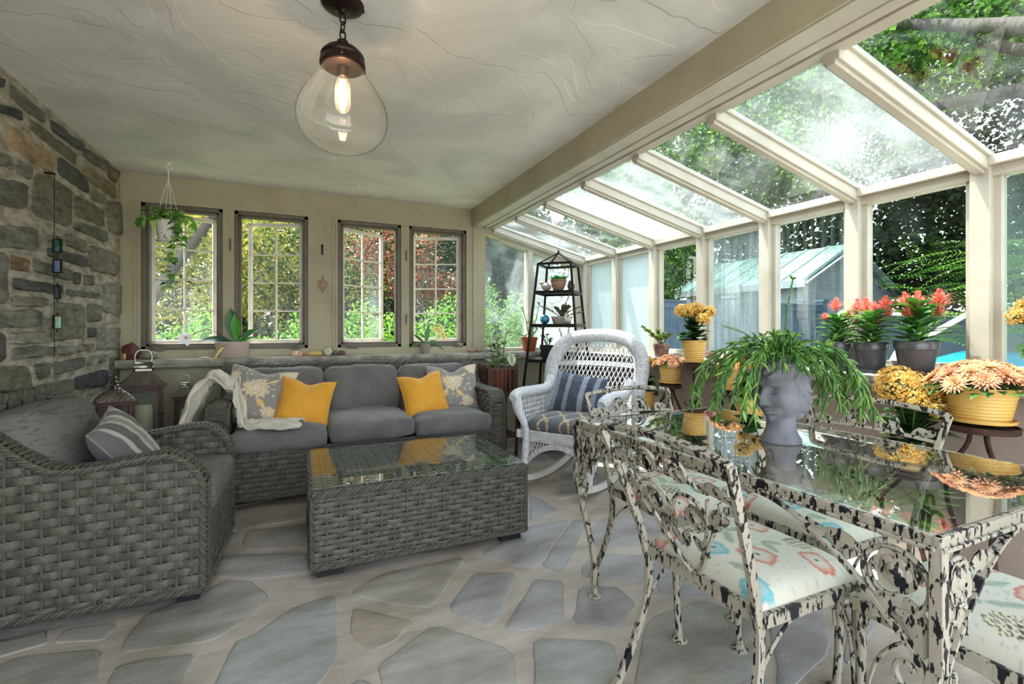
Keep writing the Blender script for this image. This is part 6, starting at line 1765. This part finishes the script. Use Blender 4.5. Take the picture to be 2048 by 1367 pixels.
# moth orchid in the oblong mauve pot
c = V((-.495, 4.475, LZ))
t = thing('potted_orchid', 'broad leaved orchid with one white bloom in a mauve oblong pot', 'potted plant', c)
m = MB(); m.lathe([(.1, 0), (.108, .006), (.122, .11), (.124, .128), (.118, .13), (.114, .12), (.11, .1)], c, 40, 1., .5); m.build('pot', MT['mauvepot'], t, world=True)
m = MB(); m.lathe([(.11, 0), (0, .006)], (c.x, c.y, c.z+.112), 24, 1, .5); m.build('soil', MT['soil'], t, world=True)
OL = [hx(k) for k in ('#2f6b2c', '#3b7a30', '#25582a')]
for (a, b, dd, L, W, dr, cc) in (((.01, -.01, .12), 0, (-1, -.25, .42), .27, .085, .35, '#1f4f3a'), ((.02, .0, .12), 0, (-.12, .0, 1), .29, .105, .02, '#2d5f2a'), ((.03, -.01, .12), 0, (-.05, -.15, 1), .24, .072, .0, '#4a9a2c'), ((.03, 0, .12), 0, (.75, -.2, .75), .24, .085, .25, '#2f7a33'), ((.0, -.02, .125), 0, (-.7, -.45, .15), .16, .05, 1.3, '#b8a92c'), ((.04, -.01, .12), 0, (1, -.1, .55), .2, .06, .35, '#57a03a')):
    m = MB(); m.leaf(c+V(a), dd, L, W, up=(0, -.6, 1) if dd[2] < .9 else (0, -1, 0), droop=dr, n=8, cup=.28, tip=1.15, col=hx(cc)); m.build('leaf', MT['pleaf'], t, world=True, subsurf=1)
m = MB(); sp = cr([c+V((0, -.01, .12)), c+V((-.1, -.02, .20)), c+V((-.2, -.03, .225)), c+V((-.29, -.04, .17)), c+V((-.31, -.04, .165))], 6); m.tube(sp, .0028, 6, col=hx('#4a4a2f')); m.build('flower_spike', MT['pleaf'], t, world=True)
m = MB(); e = sp[-1]
for k in range(5):
    a = 2*PI*k/5+.3; m.leaf(e, (math.cos(a)*.9-.3, -.25, math.sin(a)), .06, .05, up=(0, -1, 0), droop=.15, n=4, cup=.2, tip=1, col=hx('#efe8f0'), edge=hx('#f6f2f6'))
m.ell(e+V((0, -.01, 0)), (.008, .012, .01), None, 8, 6, col=hx('#d9b96a')); m.build('flower', MT['petal'], t, world=True)
# small yellow orchid
c = V((1.095, 4.455, LZ))
t = pot_thing('potted_orchid', 'small yellow flowered orchid in a taupe pot, under the fourth casement', c, [(.036, 0), (.038, .003), (.05, .095), (.05, .1), (.046, .1), (.044, .08)], 'taupepot', .044, .085)
for k, (dd, L, W, dr) in enumerate((((-.6, -.1, .55), .17, .028, .1), ((.15, 0, 1), .2, .05, .05), ((1, -.15, .35), .2, .035, .7), ((-1, -.1, .2), .17, .03, .4), ((.8, .1, .5), .16, .03, .4))):
    m = MB(); m.leaf(c+V((0, 0, .09)), dd, L, W, up=(0, -1, .3), droop=dr, n=6, cup=.25, tip=1, col=hx(('#3a5f35', '#4a8038', '#2f5530')[k % 3])); m.build('leaf', MT['pleaf'], t, world=True)
m = MB(); m.tube(cr([c+V((.01, 0, .09)), c+V((.03, 0, .2)), c+V((.05, 0, .27)), c+V((.13, -.01, .25)), c+V((.17, -.01, .2))], 6), .0028, 6, col=hx('#4a4a35'))
m.tube([c+V((.01, .005, .09)), c+V((.035, .005, .3))], .002, 5, col=hx('#3a3a2a')); m.build('flower_spike', MT['pleaf'], t, world=True)
for (dx, dz) in ((.09, .235), (.12, .215), (.145, .245), (.16, .185), (.17, .155)):
    m = MB(); e = c+V((dx, -.02, dz))
    for k in range(5): a = 2*PI*k/5+dx*9; m.leaf(e, (math.cos(a), -.2, math.sin(a)), .034, .03, up=(0, -1, 0), droop=.1, n=3, cup=.2, col=hx('#e6dc7a'), edge=hx('#efe9a8'))
    m.ell(e+V((0, -.006, 0)), (.006, .007, .007), None, 8, 6, col=hx('#c98a6a')); m.build('flower', MT['petal'], t, world=True)
# stones and shells in a row
def rock(name, label, c, r, colr, seed, cat='stone', amp=.25, m_='solid', grp=None, z=LZ):
    m = MB(); m.ell((c[0], c[1], z+r[2]*.96), r, None, 20, 14, amp, 9, seed, col=hx(colr)); return tag(m.build(name, MT[m_], None, world=True), label, cat, grp)
t = rock('painted_rock', 'dark red flat rock standing at the stone wall end of the back ledge', (-1.165, 4.49), (.062, .03, .062), '#5e3434', 1)
m = MB(); m.ell((-1.195, 4.435, LZ+.025), (.014, .012, .026), None, 10, 8, .3, 12, 2, col=hx('#b8964a')); tag(m.build('brass_figurine', MT['gloss'], None, world=True), 'tiny golden figurine in front of the dark red rock', 'figurine')
rock('granite_rock', 'rounded grey granite rock beside the dark red rock', (-1.055, 4.47), (.062, .035, .032), '#7f7d70', 3)
rock('flat_shell', 'small flat pink shell at the edge of the ledge in front of the mauve pot', (-.685, 4.425), (.034, .014, .007), '#d5b9a5', 4, 'shell')
m = MB()
for k in range(5): m.ell((-.0+.016*k-.03, 4.462+.004*(k % 2), LZ+.02+.004*(k % 3)), (.028-.003*k, .02, .022-.002*k), None, 12, 8, .5, 20, k, col=hx(('#d9b2a6', '#e8cfc2', '#c99a80', '#e3c4b0', '#c08a5c')[k]))
tag(m.build('conch_shell', MT['gloss'], None, world=True), 'pink conch shell on the ledge below the second casement', 'shell')
rock('yellow_stone', 'oblong yellow stone on the ledge beside the pink conch', (.128, 4.455), (.058, .024, .021), '#cfae62', 6, amp=.12)
t = rock('white_stone', 'upright pale stone with a small dark carved mark, on the ledge', (.232, 4.47), (.034, .022, .036), '#c9c0ae', 7, amp=.1)
m = MB(); m.tube([(.222, 4.4475, LZ+.046), (.236, 4.4475, LZ+.05), (.228, 4.4475, LZ+.038), (.24, 4.4475, LZ+.032)], .0016, 5, col=hx('#4a4640')); m.build('carved_mark', MT['solid'], t, world=True)
rock('grey_pebble', 'dark grey green pebble on the ledge right of the pale stone', (.292, 4.46), (.026, .02, .024), '#5d625c', 8)
rock('brown_pebble', 'brown pebble ending the row of stones on the ledge', (.346, 4.46), (.03, .02, .023), '#6d5248', 9)
rock('sill_stone', 'pink brown stone in the bottom right corner of the fourth casement', (1.458, 4.532), (.026, .014, .02), '#b08d7c', 10, z=W0-.005)
for k, (x, cc, L) in enumerate(((1.56, '#a88678', 'pinkish pebble on the ledge, leftmost of the three under the cream column'), (1.635, '#8b8580', 'grey pebble on the ledge, middle of the three under the cream column'), (1.71, '#a39a92', 'pale grey pebble on the ledge, right of the three under the cream column'))):
    rock('ledge_pebble', L, (x, 4.475), (.034, .022, .024), cc, 20+k, grp='pebbles under the cream column')
# ================================================================ LANTERNS IN THE CORNER
bt = thing('low_bench', 'low dark wooden bench in the corner behind the armchair, carrying the lanterns', 'bench', (-.93, 3.9, 0))
m = MB(); m.bb((-1.21, 3.44, .37), (-.66, 4.36, .40)); m.build('top', MT['wood'], bt, world=True, bevel=.004)
for x in (-1.18, -.69):
    for y in (3.48, 4.32): m = MB(); m.bb((x-.02, y-.02, 0), (x+.02, y+.02, .37)); m.build('leg', MT['wood'], bt, world=True)
LG = glass('lantern_glass', (.97, .99, .98, 1), 1.5, dirt=.12, base=.03, scale=6)
def lantern(label, x, y, w, z0, z1, ztop, rz, handle=True, ornate=False):
    t = thing('candle_lantern', label, 'lantern', (x, y, z0), rz)
    h = z1-z0; a = w/2*.86
    for sx in (-1, 1):
        for sy in (-1, 1): m = MB(); m.box((sx*(a-.009), sy*(a-.009), h/2), (.018, .018, h)); m.build('post', MT['wood'], t, bevel=.002)
    m = MB(); m.box((0, 0, .014), (2*a+.03, 2*a+.03, .028)); m.build('base', MT['wood'], t, bevel=.002)
    m = MB(); m.box((0, 0, h-.01), (2*a+.012, 2*a+.012, .02)); m.box((0, 0, h+.004), (w*1.06, w*1.06, .010)); m.build('frame', MT['wood'], t, bevel=.002)
    if not ornate:
        for k in range(4):
            Mk = Matrix.Rotation(k*PI/2, 4, 'Z'); m = MB(); m.box((0, -a+.006, h/2), (2*a-.036, .003, h-.05)); m.xf(Mk); m.build('pane', LG, t, smooth=False)
        d = MB(); e = a-.024
        for q_ in (((-e, 0), (.014, h-.06)), ((e, 0), (.014, h-.06))): d.box((q_[0][0], -a-.002, h/2), (.016, .012, h-.056))
        for zz in (.036, h-.036): d.box((0, -a-.002, zz), (2*e, .012, .016))
        dr = d.build('door', MT['wood'], t, bevel=.0015)
        m = MB(); m.box((e+.008, -a-.012, h*.45), (.03, .008, .02)); m.tube([(e+.012, -a-.018, h*.45), (e+.03, -a-.026, h*.45+.004)], .003, 6); m.build('latch', MT['darkmetal'], dr)
        m = MB(); m.box((-e-.012, -a-.008, h*.62), (.016, .008, .025)); m.build('hinge', MT['darkmetal'], dr)
    else:
        m = MB(); m.box((0, 0, h/2), (2*a-.03, 2*a-.03, h-.02)); m.build('panel', MT['wood'], t); m = MB(); m.box((.0, -a-.004, h-.035), (.028, .008, .02)); m.build('latch', MT['darkmetal'], t)
    zr = h+.009; H = (ztop-z1)
    m = MB(); k = .36
    if not ornate:
        vs = [V((sx*w/2*1.02, sy*w/2*1.02, zr)) for sx, sy in ((-1, -1), (1, -1), (1, 1), (-1, 1))]+[V((sx*w*.5*k, sy*w*.5*k, zr+H*.55)) for sx, sy in ((-1, -1), (1, -1), (1, 1), (-1, 1))]
        m.add(vs, [(0, 1, 5, 4), (1, 2, 6, 5), (2, 3, 7, 6), (3, 0, 4, 7), (4, 5, 6, 7), (3, 2, 1, 0)]); m.build('roof', MT['pewter'], t, smooth=False)
        m = MB(); r_ = w*.135; c = V((0, 0, zr+H*.55+r_*.75))
        m.box((0, 0, zr+H*.55+r_*.15), (w*.36, w*.3, r_*.5))
        m.lathe([(r_, -w*.22), (r_*1.04, -w*.21), (r_*1.04, -w*.19), (r_, -w*.185), (r_, w*.185), (r_*1.04, w*.19), (r_*1.04, w*.21), (r_, w*.22)], c, 24, M=Matrix.Rotation(PI/2, 3, 'Y')); m.build('chimney', MT['steel'], t)
        m = MB(); zc = c.z+r_*.7; m.tube(cr([(-w*.17, 0, zc), (-w*.185, 0, zc+w*.22), (-w*.1, 0, zc+w*.36), (w*.1, 0, zc+w*.36), (w*.185, 0, zc+w*.22), (w*.17, 0, zc)], 7), .0045, 7); m.build('handle', MT['steel'], t)
        m = MB(); m.lathe([(w*.21, 0), (w*.215, .004), (w*.21, h*.52), (w*.19, h*.54), (0, h*.53)], (0, 0, .028), 24); m.tube([(0, 0, .028+h*.53), (.001, 0, .028+h*.55)], .0015, 5); m.build('candle', MT['candle'], t)
    else:
        n = 12
        def f(u, v):
            q_ = 1-v; s = w/2*(.30+.72*q_**.8)
            a_ = u*2*PI; cx, cy = math.cos(a_), math.sin(a_); mxx = max(abs(cx), abs(cy)); e = .35
            cx, cy = cx/mxx*(1-e*v*.3), cy/mxx*(1-e*v*.3)
            bmp = .0014*math.sin(u*2*PI*22)*math.sin(v*PI*7)
            return V((cx*(s+bmp), cy*(s+bmp), zr+H*.55*v**.85+bmp))
        m.grid(f, 160, 30, wrapu=True); m.build('roof', MT['pewter'], t)
        m = MB(); z_ = zr+H*.55; m.lathe([(.03, 0), (.032, .01), (.018, .016), (.024, .028), (.014, .038), (.018, .05), (.009, .06), (.013, .072), (.006, .084), (0, .088)], (0, 0, z_-.004), 20); m.tube(cr([(-.02, 0, z_+.02), (-.03, 0, z_+.045), (-.015, 0, z_+.055)], 5), .003, 6); m.build('finial', MT['steel'], t)
    return t
lantern('largest lantern, pewter roofed with an ivory candle, in the corner under the ledge', -1.0, 4.12, .255, .40, .765, .925, .25)
lantern('small lantern with a pewter roof, between the largest lantern and the sofa', -.775, 4.23, .15, .40, .655, .765, .15)
lantern('lantern with an embossed domed silver roof, nearest the armchair', -1.02, 3.62, .185, .40, .715, .83, .3, True, True)
# ================================================================ HANGING THINGS
# pendant lamp
px, py = .148, 1.87
pd = thing('pendant_lamp', 'clear glass globe pendant lamp on a short bronze chain, bulb glowing', 'lamp', (px, py, CEIL))
m = MB(); m.lathe([(.078, .012), (.08, .0), (.072, -.012), (.045, -.022), (.02, -.026), (.014, -.034), (.010, -.04), (0, -.042)], (px, py, CEIL), 36); m.ell((px+.073, py, CEIL-.012), (.005, .005, .005)); m.build('canopy', MT['bronze'], pd, world=True)
zc = CEIL-.04
for k in range(3):
    m = MB(); z = zc-.018-.03*k; a = k*PI/2+.5
    m.tube([V((px+.011*math.cos(t_)*math.cos(a), py+.011*math.cos(t_)*math.sin(a), z+.02*math.sin(t_))) for t_ in [i*PI/9 for i in range(18)]], .0032, 6, closed=True); m.build('chain_link', MT['bronze'], pd, world=True)
zf = zc-.105
m = MB(); m.lathe([(0, .012), (.012, .010), (.02, .004), (.021, -.006), (.014, -.014), (.03, -.018), (.06, -.03), (.074, -.045), (.078, -.055), (.074, -.062), (.08, -.07), (.081, -.088), (.074, -.094), (.07, -.094)], (px, py, zf), 40)
for k in range(3): a = 2*PI*k/3+.4; m.ell((px+.086*math.cos(a), py+.086*math.sin(a), zf-.08), (.008, .008, .006))
m.build('fitter', MT['bronze'], pd, world=True)
GG = glass('globe_glass', (.985, .985, .98, 1), 1.5, gain=2.2, base=.025, dirt=.05, scale=4)  # faint white haze painted into clear glass in place of window reflections
zg = zf-.09
m = MB(); m.lathe([(.066, .01), (.068, -.005), (.085, -.03), (.116, -.075), (.148, -.125), (.164, -.17), (.163, -.215), (.143, -.26), (.106, -.292), (.06, -.312), (.02, -.318), (0, -.3185)], (px, py, zg), 56)
m.build('globe', GG, pd, world=True, subsurf=1)
def emis(name, c, s):
    m_, nt_, o_ = nodes(name); e = N(nt_, 'ShaderNodeEmission'); e.inputs[0].default_value = hx(c); e.inputs[1].default_value = s; nt_.links.new(e.outputs[0], o_.inputs[0]); return m_
m = MB(); m.lathe([(.02, .012), (.02, -.03), (.016, -.036), (0, -.036)], (px, py, zg), 20); m.build('socket', MT['bronze'], pd, world=True)
m = MB(); m.lathe([(.013, -.036), (.02, -.05), (.027, -.075), (.028, -.13), (.024, -.155), (.012, -.168), (0, -.17)], (px, py, zg), 24); bu = m.build('bulb', GG, pd, world=True)
m = MB()
for k in range(10): a = 2*PI*k/10; r_ = .0135; m.tube([(px+r_*.8*math.cos(a), py+r_*.8*math.sin(a), zg-.06), (px+r_*math.cos(a+.1), py+r_*math.sin(a+.1), zg-.142)], .0011, 5)
m.build('filament', emis('filament_glow', '#ffb872', 26), bu, world=True)
pl_ = bpy.data.lights.new('pendant_bulb_light', 'POINT'); pl_.energy = .6; pl_.color = (1, .78, .52); pl_.shadow_soft_size = .012
lo = bpy.data.objects.new('pendant_bulb_light', pl_); col.objects.link(lo); lo.location = (px, py, zg-.1)
# hanging planter at the first casement
hx_, hy_ = -.864, 4.165
hp = thing('hanging_planter', 'white hanging planter of trailing green ivy in front of the leftmost casement', 'hanging plant', (hx_, hy_, CEIL))
m = MB(); m.lathe([(.022, .012), (.022, -.002), (.012, -.008), (.005, -.02)], (hx_, hy_, CEIL), 20); m.tube(cr([(hx_, hy_, CEIL-.015), (hx_-.016, hy_, CEIL-.035), (hx_, hy_, CEIL-.055), (hx_+.016, hy_, CEIL-.04), (hx_+.012, hy_, CEIL-.028)], 6), .003, 6); m.build('ceiling_hook', MT['white'], hp, world=True)
m = MB(); zt, zp = CEIL-.055, 1.935
m.tube([(hx_, hy_, zt), (hx_, hy_, zt-.07)], .0035, 6)
for k in range(4): a = PI/2*k+.5; m.tube([(hx_, hy_, zt-.07), (hx_+.03*math.cos(a), hy_+.03*math.sin(a), zt-.17), (hx_+.072*math.cos(a), hy_+.072*math.sin(a), zp)], .0022, 5)
m.build('cord', MT['white'], hp, world=True)
m = MB(); m.lathe([(0, 0), (.05, 0), (.062, .006), (.07, .05), (.074, .125), (.076, .15), (.07, .15), (.067, .12)], (hx_, hy_, 1.785), 32); pot = m.build('pot', MT['white'], hp, world=True)
m = MB()
for k in range(26):
    a = -PI/2+q.uniform(-1.2, 1.2); z = 1.80+q.uniform(.0, .05); d = V((math.cos(a), math.sin(a), 0)); m.leaf(V((hx_, hy_, z))+d*(.0675+.0035*(z-1.785)/.1+.004), (q.uniform(-1, 1), 0, q.uniform(-.3, 1)), .016, .009, up=d, droop=0, n=2, col=hx('#6f7a70'))
m.build('leaf_print', MT['solid'], pot, world=True)
m = MB(); IV = [hx(k) for k in ('#5f9a3f', '#4a8038', '#7ab34f', '#9cc26a')]
def vine(pts, n, L):
    P_ = resample(cr(pts, 6), .03); m.tube(P_, .002, 5, col=hx('#6b7a45'))
    for p_ in P_:
        for s in range(n): m.leaf(p_, (q.uniform(-1, 1), q.uniform(-1, .4), q.uniform(-.5, .4)), L*q.uniform(.7, 1.2), L*.75, up=(0, -.6, .8), droop=.5, n=4, cup=.15, tip=.75, col=jit(q.choice(IV), q, .2))
c = V((hx_, hy_, 1.93))
for k in range(22):
    a = k*2.4; r_ = q.uniform(.07, .16); d = V((math.cos(a), math.sin(a), 0)); vine([c+d*.02+V((0, 0, .02)), c+d*r_*.6+V((0, 0, .08)), c+d*r_+V((0, 0, q.uniform(.0, .07)))], 1, .05)
vine([c+V((.03, -.06, .02)), c+V((.06, -.09, -.05)), c+V((.05, -.09, -.2)), c+V((.03, -.09, -.36)), c+V((.0, -.09, -.50))], 2, .052)
vine([c+V((.05, -.05, .02)), c+V((.1, -.08, -.08)), c+V((.08, -.08, -.2))], 2, .055)
vine([c+V((-.05, -.05, .02)), c+V((-.13, -.07, .03)), c+V((-.17, -.07, -.06))], 2, .06); vine([c+V((.04, 0, .03)), c+V((.13, -.04, .04)), c+V((.16, -.04, -.05))], 1, .06)
m.build('foliage', MT['pleaf'], hp, world=True)
# wall chime on the stone wall
ch = thing('wall_chime', 'string of blue iridescent glass tiles hanging on the stone wall', 'wall ornament', (-1.205, 3.325, 1.0))
m = MB(); X_ = -1.195; m.tube([(X_, 3.325, 1.985), (X_, 3.325, 1.006)], .002, 5); m.bb((-1.235, 3.315, 1.98), (X_+.004, 3.335, 1.988)); m.build('wire', MT['darkmetal'], ch, world=True)
MT['irid'] = mat('iridescent_glass', '#2f8f9a', .12, .3, c2='#7a7fa0', ns=9, lo=.35, hi=.6, c3='#1f6f4a', ns3=14, spec=.9, coat=.5)
for (z, hh, w_, rz) in ((1.60, .042, .042, 1.15), (1.49, .042, .035, 1.4), (1.35, .042, .04, .8), (1.19, .042, .085, .0)):
    Mr = Matrix.Rotation(rz, 3, 'Z')
    m = MB(); m.box((X_+.012, 3.325, z), (.006, w_, hh*1.6), Mr); ti = m.build('tile', MT['irid'], ch, world=True)
    m = MB(); 
    for dz in (-1, 1): m.box((X_+.012, 3.325, z+dz*hh*.8), (.01, w_+.006, .006), Mr)
    for dy in (-1, 1): m.box(V((X_+.012, 3.325, z))+Mr @ V((0, dy*w_/2, 0)), (.01, .006, hh*1.6), Mr)
    for dz in (-1, 1): m.tube([V((X_+.012, 3.325+.008*math.cos(k*PI/6), z+dz*(hh*.8+.011)+.008*math.sin(k*PI/6))) for k in range(12)], .002, 5, closed=True)
    m.build('tile_frame', MT['darkmetal'], ti, world=True)
# hooks and glass bubble between the casement pairs
m = MB(); m.bb((.18, YB-.008, 1.575), (.196, YB, 1.91-.25)); m.ell((.188, YB-.012, 1.655), (.01, .008, .012)); m.tube(cr([(.188, YB-.008, 1.60), (.188, YB-.03, 1.59), (.188, YB-.034, 1.605)], 5), .004, 6)
o = tag(m.build('wall_hook', MT['darkmetal'], None, world=True), 'black iron hook on the wall between the casement pairs', 'hook')
o.location.z += .24
gbt = thing('glass_bubble', 'clear pinkish glass bubble hanging on the wall between the casement pairs', 'ornament', (.19, YB-.05, 1.52))
PG_ = glass('pink_glass', (.93, .86, .84, 1), 1.5, gain=1.3)
m = MB(); m.ell((.19, YB-.055, 1.545), (.048, .042, .05), None, 28, 18); m.build('bulb', PG_, gbt, world=True)
m = MB(); m.tube(cr([(.19, YB-.05, 1.592), (.19, YB-.05, 1.61), (.198, YB-.035, 1.617), (.19, YB-.004, 1.61)], 5), .003, 6); m.build('hook', MT['darkmetal'], gbt, world=True)
m = MB(); m.lathe([(.0, -.03), (.012, -.02), (.008, -.008), (.02, 0)], (.19, YB-.05, 1.50), 16); m.build('drop', PG_, gbt, world=True)
# ================================================================ CAMERA, SUN, SKY
cam = bpy.data.cameras.new('camera'); co = bpy.data.objects.new('camera', cam); col.objects.link(co)
co.location = (0, 0, EYE); co.rotation_euler = (PI/2, 0, -TH)
cam.sensor_width = 36; cam.lens = FPX/2048*36; cam.shift_y = -(683.5-HORIZ)/2048; cam.clip_start = .05; cam.clip_end = 300
sc = bpy.context.scene; sc.camera = co
su = bpy.data.lights.new('sun', 'SUN'); su.energy = 5.0; su.angle = math.radians(.6); su.color = (1, .97, .92)
so = bpy.data.objects.new('sun', su); col.objects.link(so); so.location = (-3, 6, 12)
so.rotation_euler = V((.2, -.32, -1)).to_track_quat('-Z', 'Y').to_euler()
wd = bpy.data.worlds.new('sky'); sc.world = wd; wd.use_nodes = True
nt = wd.node_tree; nt.nodes.clear()
sky = nt.nodes.new('ShaderNodeTexSky'); sky.sky_type = 'NISHITA'; sky.sun_disc = False
sky.sun_elevation = math.radians(62); sky.sun_rotation = math.radians(-45); sky.air_density = 1.2; sky.dust_density = 2.5; sky.altitude = 50
bg = nt.nodes.new('ShaderNodeBackground'); bg.inputs[1].default_value = .42
ow = nt.nodes.new('ShaderNodeOutputWorld')
hs = nt.nodes.new('ShaderNodeHueSaturation'); hs.inputs['Saturation'].default_value = .5; nt.links.new(sky.outputs[0], hs.inputs['Color']); nt.links.new(hs.outputs[0], bg.inputs[0]); nt.links.new(bg.outputs[0], ow.inputs[0])
vs = sc.view_settings
sc.display_settings.display_device = 'sRGB'
vs.view_transform = 'Standard'; vs.look = 'None'; vs.gamma = 1; vs.exposure = 1.74; vs.use_curve_mapping = False
sc.cycles.transparent_max_bounces = 20; sc.cycles.max_bounces = 10; sc.cycles.diffuse_bounces = 6
